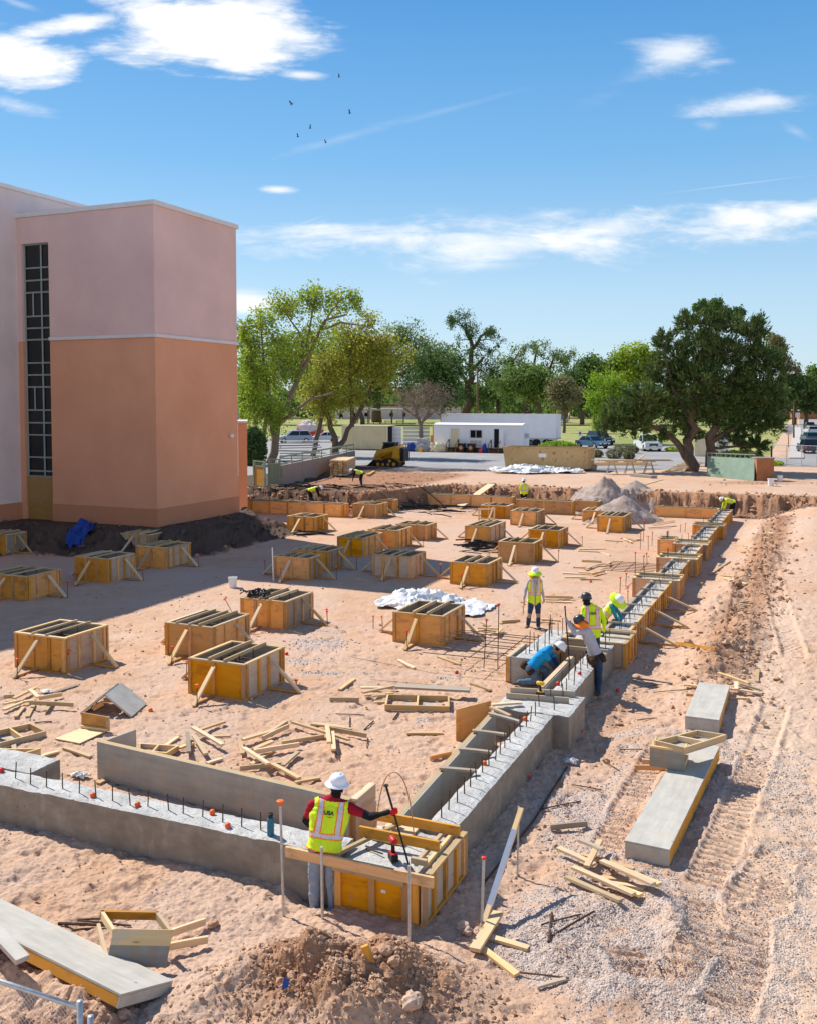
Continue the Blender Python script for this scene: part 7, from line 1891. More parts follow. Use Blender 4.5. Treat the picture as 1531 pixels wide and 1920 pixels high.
tree('leaning_tree', 'second leaning tree, yellow-green, between the building and the container', (632, 856), [(650, 635, 44, 40), (700, 640, 44, 34), (615, 690, 44, 46), (670, 690, 50, 42), (735, 655, 38, 34, .8), (715, 700, 40, 34), (620, 765, 34, 38), (655, 745, 34, 30, .7), (585, 730, 34, 40), (690, 600, 30, 20, .6)],
     'leaf_yellowgreen', 17000, .28, [[(632, 856, 17), (628, 820, 11), (612, 770, 8), (605, 720, 6), (610, 680, 4)], [(634, 840, 11), (665, 790, 7.5), (690, 740, 6), (715, 690, 4), (760, 660, 2)], [(585, 862, 10), (600, 800, 8), (612, 740, 6)], [(660, 800, 9), (660, 740, 6), (655, 650, 4)]],
     'trees beside the car park', 'bark', twig=8, rust=.08)
tree('cottonwood', 'broad green tree with a thick trunk behind the container', (707, 792), [(740, 625, 34, 22, .6), (770, 640, 46, 30), (800, 660, 46, 36), (760, 690, 52, 42), (815, 700, 48, 44), (720, 700, 36, 38), (785, 730, 40, 28), (835, 680, 30, 34), (830, 735, 30, 26)], 'leaf_mid', 16000, .62,
     [[(707, 792, 20), (707, 750, 16), (720, 710, 11), (750, 670, 7)], [(707, 745, 12), (690, 700, 8), (680, 660, 5)], [(720, 715, 9), (780, 690, 6), (810, 660, 4)]], rust=.06)
tree('cottonwood', 'tall gappy dark green tree right of the middle, above the trailer', (873, 790), [(845, 606, 20, 16), (868, 598, 28, 18), (885, 620, 26, 18, .8), (920, 615, 20, 22), (930, 640, 14, 18, .7), (890, 655, 22, 22, .7), (910, 660, 16, 20, .6), (855, 640, 16, 18, .5), (905, 695, 30, 28), (870, 735, 26, 30), (925, 715, 26, 28), (850, 700, 18, 26, .7)],
     'leaf_deep', 8500, .55, [[(873, 790, 18), (874, 740, 15), (880, 690, 11), (884, 650, 8), (872, 615, 5)], [(884, 655, 8), (900, 630, 5), (920, 618, 3)], [(878, 700, 8), (905, 670, 5)], [(874, 720, 8), (858, 690, 5)]])
tree('cottonwood', 'spreading tree with dark bare limbs above the semi-trailer', (992, 792), [(962, 672, 26, 20), (975, 655, 20, 14, .6), (1008, 655, 26, 18), (1040, 668, 26, 18, .8), (1065, 680, 24, 22), (985, 690, 22, 16, .6), (1030, 692, 30, 18, .6), (945, 690, 22, 24), (1085, 705, 22, 30), (950, 730, 24, 20, .7), (1045, 720, 26, 20, .6)],
     'leaf_mid', 7500, .55, [[(992, 792, 18), (988, 755, 14), (972, 710, 10), (960, 680, 6)], [(990, 765, 11), (1010, 730, 8), (1030, 690, 5), (1040, 665, 3)], [(1000, 750, 8), (1040, 725, 6), (1070, 728, 3)], [(985, 740, 8), (1000, 690, 5), (1005, 650, 3)]])
tree('shade_tree', 'low round green tree behind the semi-trailer, beside the tall gappy one', (935, 790), [(930, 730, 34, 26), (955, 745, 28, 22), (905, 745, 26, 24), (940, 705, 24, 18)], 'leaf_deep', 4500, .55, [[(935, 790, 10), (932, 760, 8), (930, 730, 5)]])
tree('bare_tree', 'leafless twiggy tree between the container and the trailer', (789, 836), [(760, 745, 30, 22, .5), (800, 735, 34, 28, .5), (830, 745, 26, 24, .4), (780, 765, 40, 22, .5), (820, 770, 26, 16, .4)], 'twig_brown', 2600, .5, [[(789, 836, 8), (788, 800, 7), (778, 765, 5), (765, 740, 3)], [(788, 800, 5), (805, 765, 4), (815, 735, 2)], [(784, 785, 4), (750, 760, 3)], [(792, 790, 4), (830, 760, 2)]], elong=9, twig=26, bark='bark_pale')
tree('olive_tree', 'small brownish tree standing on the lawn right of the semi-trailer', (1056, 812), [(1045, 738, 26, 22), (1072, 740, 26, 22), (1058, 720, 24, 16), (1060, 758, 34, 14)], 'leaf_olive', 3600, .5, [[(1056, 812, 6), (1057, 780, 5), (1055, 745, 4)], [(1057, 785, 4), (1072, 755, 3)]], twig=12)
for i, (bx, lob, lf, lab) in enumerate((
    (480, [(470, 640, 34, 30), (520, 660, 40, 34), (480, 700, 44, 40), (560, 690, 40, 40)], 'leaf_mid', 'green tree far behind, nearest the building'),
    (600, [(590, 660, 44, 40), (640, 680, 44, 40), (600, 720, 50, 36)], 'leaf_deep', 'darker green tree far behind the two leaning trees'),
    (680, [(670, 660, 40, 34), (710, 690, 40, 36), (690, 730, 50, 30)], 'leaf_mid', 'green tree far behind the second leaning tree'),
    (830, [(800, 690, 36, 40), (840, 700, 40, 40), (830, 740, 50, 30)], 'leaf_deep', 'dark green tree far behind the bare tree'),
    (1010, [(960, 720, 40, 30), (1010, 730, 50, 30), (1000, 700, 40, 24)], 'leaf_mid', 'green tree far behind the spreading tree'),
    (1090, [(1075, 720, 36, 30), (1100, 700, 36, 30), (1090, 745, 44, 24)], 'leaf_deep', 'dark tree far behind the small brownish one'),
    (1140, [(1120, 690, 36, 22), (1150, 690, 30, 26), (1105, 720, 34, 26)], 'leaf_mid', 'mid green tree far behind, left of the willow-green one'),
    (1190, [(1180, 672, 30, 24), (1210, 665, 26, 22), (1195, 700, 40, 30), (1160, 705, 30, 28)], 'leaf_spring', 'yellow-green tree far behind the pine, on its left'),
    (1345, [(1318, 575, 20, 12), (1345, 578, 26, 14), (1375, 590, 20, 14)], 'leaf_deep', 'lighter treetop rising behind the crown of the pine'),
    (1465, [(1462, 660, 20, 26), (1480, 700, 20, 26), (1450, 640, 18, 20), (1475, 740, 24, 30), (1455, 770, 20, 20)], 'leaf_olive', 'olive green tree behind the pine, on its right'),
    (1488, [(1488, 730, 26, 26), (1515, 752, 26, 18), (1540, 760, 26, 16), (1468, 752, 16, 20)], 'leaf_deep', 'dark tree beyond the cross street at the right'),
    (1510, [(1505, 715, 22, 26), (1530, 705, 24, 20), (1520, 745, 30, 22), (1550, 720, 30, 30)], 'leaf_mid', 'tree at the right edge above the street'))):
    tree('shade_tree', lab, (bx, 796), lob, lf, 7500, .75, [[(bx, 796, 9), (bx, 760, 8), (lob[0][0], lob[0][1] + 10, 5)]])
tree('willow', 'bright green willow-like tree left of the big pine', (1128, 832), [(1130, 725, 30, 28), (1160, 735, 34, 34), (1112, 750, 18, 30), (1125, 780, 26, 28), (1165, 775, 34, 34), (1150, 715, 24, 16)], 'leaf_willow', 9000, .4, [[(1128, 832, 8), (1112, 790, 6), (1122, 750, 4)], [(1124, 815, 6), (1150, 770, 4)]], elong=3, up=.5, spread=.7)
tree('pine_tree', 'huge dark pine with a forked trunk, right of the car park', (1294, 884), [(1245, 640, 28, 24), (1290, 605, 34, 26), (1265, 668, 40, 30), (1330, 600, 30, 24), (1310, 645, 52, 36), (1370, 605, 40, 30), (1410, 620, 36, 30), (1360, 660, 58, 40), (1420, 670, 46, 42), (1450, 700, 26, 40), (1225, 690, 26, 26), (1250, 715, 44, 32), (1310, 710, 56, 40), (1380, 725, 60, 46),
      (1440, 745, 38, 44), (1205, 745, 40, 30), (1165, 770, 34, 28), (1135, 790, 26, 22), (1190, 795, 42, 24), (1260, 765, 46, 30), (1325, 775, 48, 34), (1390, 785, 52, 38), (1440, 795, 30, 30), (1235, 812, 36, 16), (1370, 825, 50, 18), (1415, 835, 30, 22), (1300, 815, 30, 12, .5), (1350, 850, 30, 10, .4), (1200, 770, 40, 24), (1160, 800, 34, 18), (1275, 795, 40, 22), (1345, 745, 50, 34), (1290, 690, 44, 32)],
     'leaf_pine', 64000, .42, [[(1294, 884, 26), (1290, 840, 20), (1292, 790, 17), (1300, 730, 13), (1320, 660, 8), (1330, 600, 4)], [(1288, 862, 14), (1268, 830, 12), (1240, 806, 10), (1200, 790, 7), (1160, 780, 4)], [(1330, 876, 20), (1328, 820, 17), (1345, 760, 12), (1380, 690, 7)], [(1330, 830, 12), (1390, 790, 8), (1430, 740, 5)], [(1296, 790, 9), (1260, 730, 6), (1245, 660, 3)]],
     'trees beside the car park', 'bark', elong=4.5, twig=10, up=.6, spread=.4, clus=.15, depth=.9)
def bush(px, py, rx, ry, label, leaf='leaf_olive', n=1500, ls=.16):
    p = yd(px, py + ry); s = p.y / F; root = thing('round_bush', label, 'bush', p, group='bushes by the car park')
    v = rng.normal(size=(n, 3)); v /= np.linalg.norm(v, axis=1, keepdims=True); v *= rng.uniform(.75, 1.03, (n, 1)); v *= 1 + .12 * np.sin(v[:, :1] * 9) * np.cos(v[:, 1:2] * 8)
    C = v * np.array([rx * s, rx * s * .9, ry * s]) + np.array([0, 0, ry * s * .9]); V, Q = leaf_quads(C, ls, 2)
    link('foliage', np_mesh('foliage', V, quads=Q), leaf, root); g = Geo(); g.tube([p - Z3 * .1, p + Z3 * ry * s], .08, 6); g.build('stem', 'bark', root, mat4=Matrix.Identity(4))
for b_ in ((1117, 850, 13, 8, 'round bush nearest the dumpster'), (1150, 850, 16, 10, 'largest round grey-green bush before the blue car'), (1178, 853, 11, 8, 'small round bush right of the largest'), (1165, 840, 16, 8, 'round bush behind, between the two others'), (1185, 842, 11, 8, 'bush at the right end, behind')):
    bush(*b_)
bush(1045, 836, 34, 10, 'low bright green hedge behind the dumpster', 'leaf_willow', 3500, .3); bush(1385, 856, 42, 12, 'dark bush behind the sage green panel', 'leaf_pine', 5000, .3)
bush(476, 835, 24, 38, 'tall dark shrub between the building and the leaning tree', 'leaf_deep', 5000, .3)
bush(1260, 842, 14, 5, 'flat green bush behind the pine trunk', 'leaf_spring', 900, .2); bush(1448, 868, 20, 5, 'low bright shrubs under the street fence', 'leaf_spring', 900, .2)
# far wood closing the horizon: one mass
n = 26000
ang = rng.uniform(-.62, .62, n); Dd = rng.uniform(330, 420, n); hgt = 9 + 6 * (vnoise(ang * 26, Dd * .0, 5) + .5) + 4 * vnoise(ang * 80, Dd * 0, 6)
zz = G0 + hgt * rng.uniform(0, 1, n) ** .7
V, Q = leaf_quads(np.stack([ang * Dd, Dd, zz], -1), 2.6, 1.3)
tag(link('far_wood', np_mesh('far_wood', V, quads=Q), 'leaf_mid'), kind='stuff')
# birds
for i, (px, py, sc, tl) in enumerate(((547, 195, .5, 1.0), (656, 212, .42, .2), (582, 240, .4, -.3), (559, 256, .4, .3), (611, 267, .42, .6), (636, 144, .42, .0))):
    c = atd(px, py, 90 + i * 4); bd = thing('bird', ['bird banking steeply, leftmost of the flock', 'bird at the right of the flock', 'bird in the middle of the flock', 'lower left bird of the flock', 'lowest bird of the flock, flying right', 'topmost bird, beside the white cloud'][i], 'bird', c, group='flock of black birds')
    g = Geo(); X = Vector((math.cos(tl), .2, math.sin(tl))).normalized(); Yv = Vector((-math.sin(tl) * .6, .5, math.cos(tl))).normalized()
    g.tube([c - X * .38 * sc, c - X * .2 * sc, c, c + X * .25 * sc, c + X * .36 * sc], [.02 * sc, .09 * sc, .12 * sc, .08 * sc, .02 * sc], 8)
    g.build('body', 'bird_black', bd, mat4=Matrix.Identity(4), smooth=True)
    for s in (-1, 1):
        w_ = (Yv * .55 * s + Z3 * .28) * sc * 1.2
        quad_sheet('wing', c + X * .12 * sc, c - X * .1 * sc, c - X * .25 * sc + w_ * 1.05, c + X * .05 * sc + w_, .02, 'bird_black', bd)
# ================================================================== PEOPLE
noise_mat('skin', (0.30, 0.16, 0.10), (0.36, 0.20, 0.13), 8, 0.6)
noise_mat('hivis', (0.62, 0.86, 0.02), (0.72, 0.95, 0.04), 4, 0.75)
noise_mat('hivis_orange', (0.95, 0.20, 0.02), (1.0, 0.26, 0.03), 4, 0.75)
noise_mat('silver_tape', (0.55, 0.54, 0.57), (0.68, 0.67, 0.70), 10, 0.4)
cloth('denim', (0.12, 0.20, 0.31), .62); cloth('denim_light', (0.30, 0.37, 0.46), .7); cloth('denim_dark', (0.035, 0.075, 0.16), .6)
cloth('red_shirt', (0.40, 0.012, 0.03), .8); cloth('black_cloth', (0.016, 0.016, 0.018), .6); cloth('grey_shirt', (0.46, 0.46, 0.52), .85); cloth('blue_shirt', (0.01, 0.31, 0.68), .85)
cloth('teal_shirt', (0.03, 0.32, 0.40), .8); cloth('red_glove', (0.55, 0.02, 0.03), .8); cloth('tan_pad', (0.42, 0.29, 0.2), .8); cloth('boot_brown', (0.14, 0.10, 0.075), .7); cloth('dark_grey_shirt', (0.2, 0.2, 0.22), .8); cloth('tan_glove', (0.4, 0.3, 0.2), .8); cloth('leather', (0.06, 0.035, 0.022), .6)
noise_mat('helmet_white', (0.80, 0.80, 0.82), (0.86, 0.86, 0.88), 3, 0.3, spec=.5); noise_mat('helmet_dark', (0.03, 0.03, 0.035), (0.05, 0.05, 0.055), 3, 0.35, spec=.5); noise_mat('eye_dark', (0.02, 0.012, 0.01), (0.03, 0.02, 0.015), 3, 0.4)
def capsule(a, b, ra, rb, n=14):
    d = (b - a); L = d.length
    if L < 1e-5: d = Vector((0, 0, 1))
    d = d.normalized(); P, Rr = [], []
    for t in (-88, -60, -30): P.append(a + d * ra * math.sin(R(t))); Rr.append(ra * math.cos(R(t)))
    for f in (0, .5, 1): P.append(a.lerp(b, f)); Rr.append(ra + (rb - ra) * f)
    for t in (30, 60, 88): P.append(b + d * rb * math.sin(R(t))); Rr.append(rb * math.cos(R(t)))
    return tube_geo(P, Rr, n)
def hand_bones(w, d, n, side, tag_, curl=.7, s=1.0):
    """wrist, finger direction, palm normal (towards the palm), +1 or -1 for the thumb side"""
    d = d.normalized(); n = (n - d * n.dot(d)).normalized(); sd = d.cross(n) * side; out = []
    for o in (-.022, 0, .022): out.append((w, w + d * .075 * s + sd * o * s, .02 * s, .019 * s, tag_))
    for i, L in enumerate((.028, .034, .031, .024)):
        b_ = w + d * .088 * s + sd * (.030 - .020 * i) * s; ang = curl * .6; q = b_; r = .0105 * s
        for k in range(3):
            dd = d * math.cos(ang) + n * math.sin(ang); e = q + dd * L * s; out.append((q, e, r, r * .92, tag_)); q = e; r *= .92; ang += curl
    b_ = w + d * .03 * s + sd * .032 * s; dd = (d * .6 + sd * .6 + n * .45).normalized(); m = b_ + dd * .04 * s; out.append((b_, m, .014 * s, .012 * s, tag_)); out.append((m, m + (d * .7 + n * (.3 + curl * .5)).normalized() * .032 * s, .012 * s, .01 * s, tag_))
    return out
def person(label, foot, J, C, voxel=.011, vest=None, hat=None, f=Vector((0, 1, 0)), uh=Vector((0, 0, 1)), hands=True, bulk=1.0, shade=None, belt=None, group='construction workers', seed=1, vest_text=None, gaiter=None, grip=None, boot='boot_brown'):
    """J: joints relative to the foot point (x right, y away, z up); C: region -> list of (t limit, material)"""
    root = thing('person', label, 'person', foot, group=group)
    J = {k: Vector(v) for k, v in J.items()}
    f = Vector(f).normalized(); uh = Vector(uh).normalized(); f = (f - uh * f.dot(uh)).normalized(); sx = f.cross(uh)
    hm = (J['hipL'] + J['hipR']) / 2; sm = (J['shL'] + J['shR']) / 2; w = (sm - hm); TL = w.length; w.normalize()
    ls = (J['shR'] - J['shL']); ls = (ls - w * ls.dot(w)).normalized(); fw = w.cross(ls)   # torso frame
    k = bulk; H = J['head']
    Bn = [(J['hipL'], J['hipR'], .10 * k, .10 * k, 'hip'), (hm, hm + w * TL * .5, .115 * k, .115 * k, 'torso')]
    for s, sh, hp in ((-1, J['shL'], J['hipL']), (1, J['shR'], J['hipR'])):
        a = hm + (hp - hm) * .75 + w * .03; b_ = sm + (sh - sm) * .55 - w * .08
        Bn.append((a, a.lerp(b_, .5), .108 * k, .100 * k, 'torso')); Bn.append((a.lerp(b_, .5), b_, .105 * k, .112 * k, 'torso')); Bn.append((b_, sm + (sh - sm) * .75, .1 * k, .072 * k, 'torso'))
        Bn.append((sm + w * .085, sm + (sh - sm) * .8, .07 * k, .065 * k, 'torso'))
    Bn.append((hm + w * TL * .4, sm - w * .06, .112 * k, .108 * k, 'torso'))
    Bn.append((sm + w * .075, H - uh * .07, .066 if gaiter else .06, .07 if gaiter else .055, 'neck'))
    Bn += [(H - f * .02 + uh * .02, H + f * .02 + uh * .02, .088, .084, 'head'), (H - uh * .04, H - uh * .085 + f * .045, .07, .045, 'head'), (H - uh * .01 + f * .085, H - uh * .035 + f * .112, .012, .016, 'head'),
           (H + sx * .088 + uh * .01, H + sx * .09 - uh * .03, .016, .013, 'head'), (H - sx * .088 + uh * .01, H - sx * .09 - uh * .03, .016, .013, 'head')]
    for S in 'LR':
        sh, el, wr = J['sh' + S], J['el' + S], J['wr' + S]
        Bn += [(sh, el, .066 * k, .05 * k, 'arm' + S), (el, wr, .049 * k, .036, 'fore' + S)]
        hp, kn, an = J['hip' + S], J['kn' + S], J['an' + S]; to = J.get('to' + S, an + Vector((0, .16, -.05)))
        Bn += [(hp, hp.lerp(kn, .4), .1 * k, .092 * k, 'thigh' + S), (hp.lerp(kn, .4), kn, .092 * k, .072 * k, 'thigh2' + S), (kn, kn.lerp(an, .35), .07 * k, .07 * k, 'calf' + S), (kn.lerp(an, .35), an, .07 * k, .055, 'calf2' + S)]
        td = (to - an); Bn += [(an - td * .15 - Vector((0, 0, .03)), an + td * .5 - Vector((0, 0, .02)), .05, .05, 'foot' + S), (an + td * .5 - Vector((0, 0, .02)), to, .05, .04, 'foot' + S)]
        if hands:
            hd = J.get('hd' + S, (wr - el)); hn = J.get('hn' + S, -fw * .2 + ls * (1 if S == 'L' else -1)); Bn += hand_bones(wr + hd.normalized() * .01, hd, hn, 1 if S == 'L' else -1, 'hand' + S, J['curl' + S].x if 'curl' + S in J else .7, 1.08)
    G = Geo()
    for a, b_, ra, rb, _ in Bn: G.add(*capsule(a, b_, ra, rb))
    me0 = np_mesh('raw', G.V, G.Q, G.T); o0 = bpy.data.objects.new('raw', me0); COL.objects.link(o0); bm_fix(o0)
    m = o0.modifiers.new('r', 'REMESH'); m.mode = 'VOXEL'; m.voxel_size = voxel; m = o0.modifiers.new('s', 'SMOOTH'); m.iterations = 3; m.factor = .5
    dg = bpy.context.evaluated_depsgraph_get(); dg.update(); me = bpy.data.meshes.new_from_object(o0.evaluated_get(dg)); bpy.data.objects.remove(o0); bpy.data.meshes.remove(me0); me.name = 'body'
    nv = len(me.vertices); co = np.empty(nv * 3, np.float32); me.vertices.foreach_get('co', co); co = co.reshape(-1, 3).astype(float); no = np.empty(nv * 3, np.float32); me.vertices.foreach_get('normal', no); no = no.reshape(-1, 3)
    def classify(P):
        best = np.full(len(P), 1e9); reg = np.zeros(len(P), int); tt = np.zeros(len(P))
        for i, (a, b_, ra, rb, _) in enumerate(Bn):
            a_, d_ = np.array(a), np.array(b_ - a); t_ = np.clip(((P - a_) @ d_) / max(d_ @ d_, 1e-9), 0, 1); dist = np.linalg.norm(P - a_ - t_[:, None] * d_, axis=1) - (ra + (rb - ra) * t_)
            u = dist < best; best[u] = dist[u]; reg[u] = i; tt[u] = t_[u]
        return reg, tt
    reg_v, _ = classify(co)
    names = [b_[4] for b_ in Bn]
    soft = np.array([0 if n_[:4] in ('head', 'hand', 'foot') else 1 for n_ in names])[reg_v]
    fold = fbm(co[:, 0] * 1.0 + co[:, 1] * .6, co[:, 2] * 1.0 + co[:, 1] * .5, 9, 3, seed, .55)
    co2 = co + no * (fold * .017 * soft)[:, None]
    me.vertices.foreach_set('co', co2.astype(np.float32).ravel())
    nf = len(me.polygons); fc = np.empty(nf * 3, np.float32); me.polygons.foreach_get('center', fc); fc = fc.reshape(-1, 3).astype(float)
    reg, tt = classify(fc); used = []; mi = np.zeros(nf, np.int32)
    def slot(mn):
        if mn not in used: used.append(mn)
        return used.index(mn)
    for i, n_ in enumerate(names):
        spec = C.get(n_) or C.get(n_[:-1]) or C.get(n_.rstrip('LR').rstrip('2'))
        if spec is None: spec = C['other']
        if isinstance(spec, str): spec = [(2, spec)]
        sel = reg == i; done = np.zeros(nf, bool)
        for lim, mn in spec:
            u = sel & ~done & (tt <= lim); mi[u] = slot(mn); done |= u
    hs = np.array([n_ == 'head' for n_ in names])[reg]; rel = fc - np.array(H); fz_, uz_, xz_ = rel @ np.array(f), rel @ np.array(uh), rel @ np.array(sx)
    if gaiter: mi[hs & (uz_ < gaiter[0])] = slot(gaiter[1])
    mi[hs & (fz_ > .06) & (np.abs(uz_ - .012) < .012) & (np.abs(np.abs(xz_) - .035) < .015)] = slot('eye_dark')
    if not gaiter: mi[hs & (fz_ > .055) & (np.abs(uz_ + .066) < .007) & (np.abs(xz_) < .026)] = slot('red_shirt')
    mi[hs & ((fz_ < -.015) | (uz_ > .065)) & (uz_ > -.05)] = slot('eye_dark') if not gaiter or gaiter[0] < .0 else slot(gaiter[1])
    me.polygons.foreach_set('use_smooth', np.ones(nf, bool)); me.materials.clear()
    link('body', me, used, root); me.polygons.foreach_set('material_index', mi); me.update()
    # vest: the trunk's own surface, let out by a finger
    tor = np.isin(reg, [i for i, n_ in enumerate(names) if n_ in ('torso', 'hip')]); hN = (fc - np.array(hm)) @ np.array(w) / TL; qN = (fc - np.array(hm)) @ np.array(ls); fN = (fc - np.array(hm)) @ np.array(fw)
    if vest:
        tor |= np.isin(reg, [i for i, n_ in enumerate(names) if n_ == 'neck']) & (hN < 1.06)
        lo_, hi_ = vest.get('lo', -.06), vest.get('hi', 1.16)
        if vest.get('arms'): tor |= np.isin(reg, [i for i, n_ in enumerate(names) if n_[:3] == 'arm']) & (tt < .25)
        sel = tor & (hN > lo_) & (hN < hi_) & ~((fN > .04) & (np.abs(qN) < .02 + .07 * np.clip(hN - .45, 0, 1)))
        if not vest.get('open', True): sel = tor & (hN > lo_) & (hN < hi_)
        ids = np.nonzero(sel)[0]; lt = np.empty(nf, np.int32); ls_ = np.empty(nf, np.int32); me.polygons.foreach_get('loop_total', lt); me.polygons.foreach_get('loop_start', ls_); lv = np.empty(len(me.loops), np.int32); me.loops.foreach_get('vertex_index', lv)
        ids = ids[lt[ids] == 4]; Q = lv[ls_[ids][:, None] + np.arange(4)]; uq, inv = np.unique(Q, return_inverse=True); flare = .017 + .02 * np.clip(.35 - (co[uq] - np.array(hm)) @ np.array(w) / TL, 0, 1)
        VV = co2[uq] + no[uq] * flare[:, None]; VV[:, 2] += 0
        h_, q_ = hN[ids], np.abs(qN[ids]); mat_ = np.zeros(len(ids), int); hb = vest.get('band', .38); vb = vest.get('strip', .105)
        mat_[(np.abs(h_ - hb) < .075)] = 1; mat_[(np.abs(h_ - hb) < .045)] = 2
        up_ = (h_ > hb + .05); mat_[up_ & (np.abs(q_ - vb) < .042)] = 1; mat_[up_ & (np.abs(q_ - vb) < .026)] = 2; mat_[h_ < lo_ + .025] = 1
        if vest.get('plain_edge'): mat_[mat_ == 1] = 3
        vm = np_mesh('safety_vest', VV, quads=inv.reshape(-1, 4), mat_idx=mat_, smooth=True); vo = link('safety_vest', vm, ['hivis', 'hivis_orange', 'silver_tape', 'hivis'], root)
        sm_ = vo.modifiers.new('thick', 'SOLIDIFY'); sm_.thickness = .006; sm_.offset = 1
        if vest_text:
            for txt, hh, qq, size in vest_text:
                c_ = bpy.data.curves.new('lettering', 'FONT'); c_.body = txt; c_.size = size; c_.align_x = 'CENTER'; c_.extrude = .002; c_.offset = size * .035; to_ = bpy.data.objects.new('lettering', c_); COL.objects.link(to_)
                dg.update(); tm = bpy.data.meshes.new_from_object(to_.evaluated_get(bpy.context.evaluated_depsgraph_get())); bpy.data.objects.remove(to_)
                # lay the letters on the back of the vest
                bkv = -fw; org = hm + w * TL * hh + ls * qq
                cand = [(Vector(v) - org) for v in VV]; dd = [c.dot(bkv) for c in cand if abs(c.dot(w)) < .07 and abs(c.dot(ls)) < .1 and c.dot(bkv) > 0]
                far_ = max(dd) if dd else .13
                Pn = VV - np.array(hm); Ph, Pq, Pb = Pn @ np.array(w), Pn @ np.array(ls), Pn @ np.array(bkv); bsel = Pb > 0
                near_ = bsel & (np.abs(Ph - TL * hh) < .07) & (np.abs(Pq - qq) < .13); Am = np.stack([Ph[near_], Pq[near_], np.ones(near_.sum())], 1); sol, *_ = np.linalg.lstsq(Am, Pb[near_], rcond=None)
                lift = float(np.max(Pb[near_] - Am @ sol)) * .75 + .009
                for v in tm.vertices:
                    a = qq + v.co.x; b2 = TL * hh + v.co.y
                    v.co = hm + ls * a + w * b2 + bkv * (float(sol @ np.array([b2, a, 1.0])) + lift + v.co.z)
                tm.materials.clear(); link('lettering', tm, 'tape_text', vo)
    HM = Matrix(((sx.x, f.x, uh.x, H.x), (sx.y, f.y, uh.y, H.y), (sx.z, f.z, uh.z, H.z), (0, 0, 0, 1)))
    if hat:
        g = Geo(); br = hat.get('brim', .165)
        g.lathe([(br, .052), (br + .004, .058), (br, .064), (.132, .082), (.128, .11), (.118, .15), (.096, .185), (.06, .205), (0, .212)], 28, M=HM @ Matrix.Diagonal((.93, 1.06, 1, 1)))
        if hat.get('ridge', True):
            for s in (-.028, 0, .028): g.tube([HM @ Vector((s, y, z)) for y, z in ((-.125, .12), (-.09, .178), (0, .214), (.09, .178), (.125, .12))], .012, 8)
        g.lathe([(br - .004, .052), (.1, .062)], 28, M=HM @ Matrix.Diagonal((.93, 1.06, 1, 1)))
        if hat.get('peak'): g.prism([(-.10, .05), (.10, .05), (.08, .2), (-.08, .2)], HM @ Vector((0, .0, .058)), sx, f, uh * .012)
        g.build('hard_hat', hat['mat'], root, smooth=True)
    if shade:
        g = Geo(); r1 = shade.get('r', .25)
        g.lathe([(.125, .075), (.17, .066), (r1, shade.get('drop', .03)), (r1 + .004, shade.get('drop', .03) - .008), (.17, .054), (.125, .06)], 28, M=HM)
        if shade.get('flap'): g.prism([(-.15, 0), (.15, 0), (.17, -.2), (-.17, -.2)], HM @ Vector((0, -.13, .03)), sx, uh, -f * .012)
        g.build('sun_shade', 'hivis', root, smooth=True)
    if belt:
        g = Geo(); c = hm + w * .03
        pts = [c + (ls * math.cos(t) * .2 + fw * math.sin(t) * .15) for t in np.linspace(0, 2 * math.pi, 25)]
        g.tube(pts, .03, 8)
        for t, sz in ((.5, .11), (2.6, .11), (3.8, .13), (5.4, .13), (4.6, .1)):
            q = c + ls * math.cos(t) * .23 + fw * math.sin(t) * .18 - w * .08; g.tube([q + w * .08, q, q - w * .1], [sz * .6, sz * .66, sz * .5], 10)
        g.build('tool_belt', 'leather', root, smooth=True)
    return root
def px_joints(foot, base_px, base_py, D, d):
    """joints from photograph pixels with depth offsets, relative to the foot"""
    o = {}
    for k_, (x, y, dy) in d.items(): o[k_] = atd(x, y, foot.y + dy) - foot
    return o
# --- near worker, back to the camera, holding a long bar
ft = uv(.075, solve_len(uv(.075, 0), B, 606), -.19)
barL = at(768, 1628, .56); barT = atd(724, 1474, barL.y + .1); hp_ = barL.lerp(barT, .685)
J = px_joints(ft, 0, 0, 0, dict(hipL=(592, 1592, 0), hipR=(623, 1592, 0), knL=(589, 1655, .03), knR=(623, 1655, .04), anL=(590, 1711, 0), anR=(625, 1711, -.03), shL=(587, 1509, .05), shR=(654, 1513, .10), elL=(573, 1538, .18), wrL=(586, 1552, .36),
                          elR=(693, 1531, .0), head=(632, 1478, .12)))
J['wrR'] = hp_ - ft + Vector((-.075, -.01, .0)); J['hdR'] = Vector((.95, .1, .05)); J['hnR'] = Vector((.0, 1, .05)); J['curlR'] = Vector((1.25, 0, 0)); J['toL'] = J['anL'] + Vector((-.10, .09, -.05)); J['toR'] = J['anR'] + Vector((.14, .07, -.05))
person('person in yellow vest, back turned, right arm stretched out to a long bar', ft, J,
       dict(torso='red_shirt', hip='denim_light', neck=[(.25, 'red_shirt'), (2, 'black_cloth')], head='skin', arm=[(.72, 'red_shirt'), (2, 'black_cloth')], fore='black_cloth', hand='red_glove', thigh='denim_light', thigh2='denim_light', calf='denim_light', calf2='denim_light', foot='boot_brown', other='black_cloth'),
       voxel=.0075, vest=dict(lo=.0, hi=1.14, band=.36, strip=.135), hat=dict(mat='helmet_white', brim=.178), f=(.45, .85, -.12), uh=(.10, .02, 1), gaiter=(.2, 'black_cloth'), vest_text=[('USA', .86, -.02, .072), ('--------', .80, -.005, .03)], bulk=1.1, seed=3)
g = Geo(); g.tube([barL, barL.lerp(barT, .5), barT], [.014, .014, .017], 8); g.tube([barT, barT + Vector((.0, .0, .02))], .034, 8); g.tube([barL, barL + Vector((.02, 0, -.02))], .02, 6)
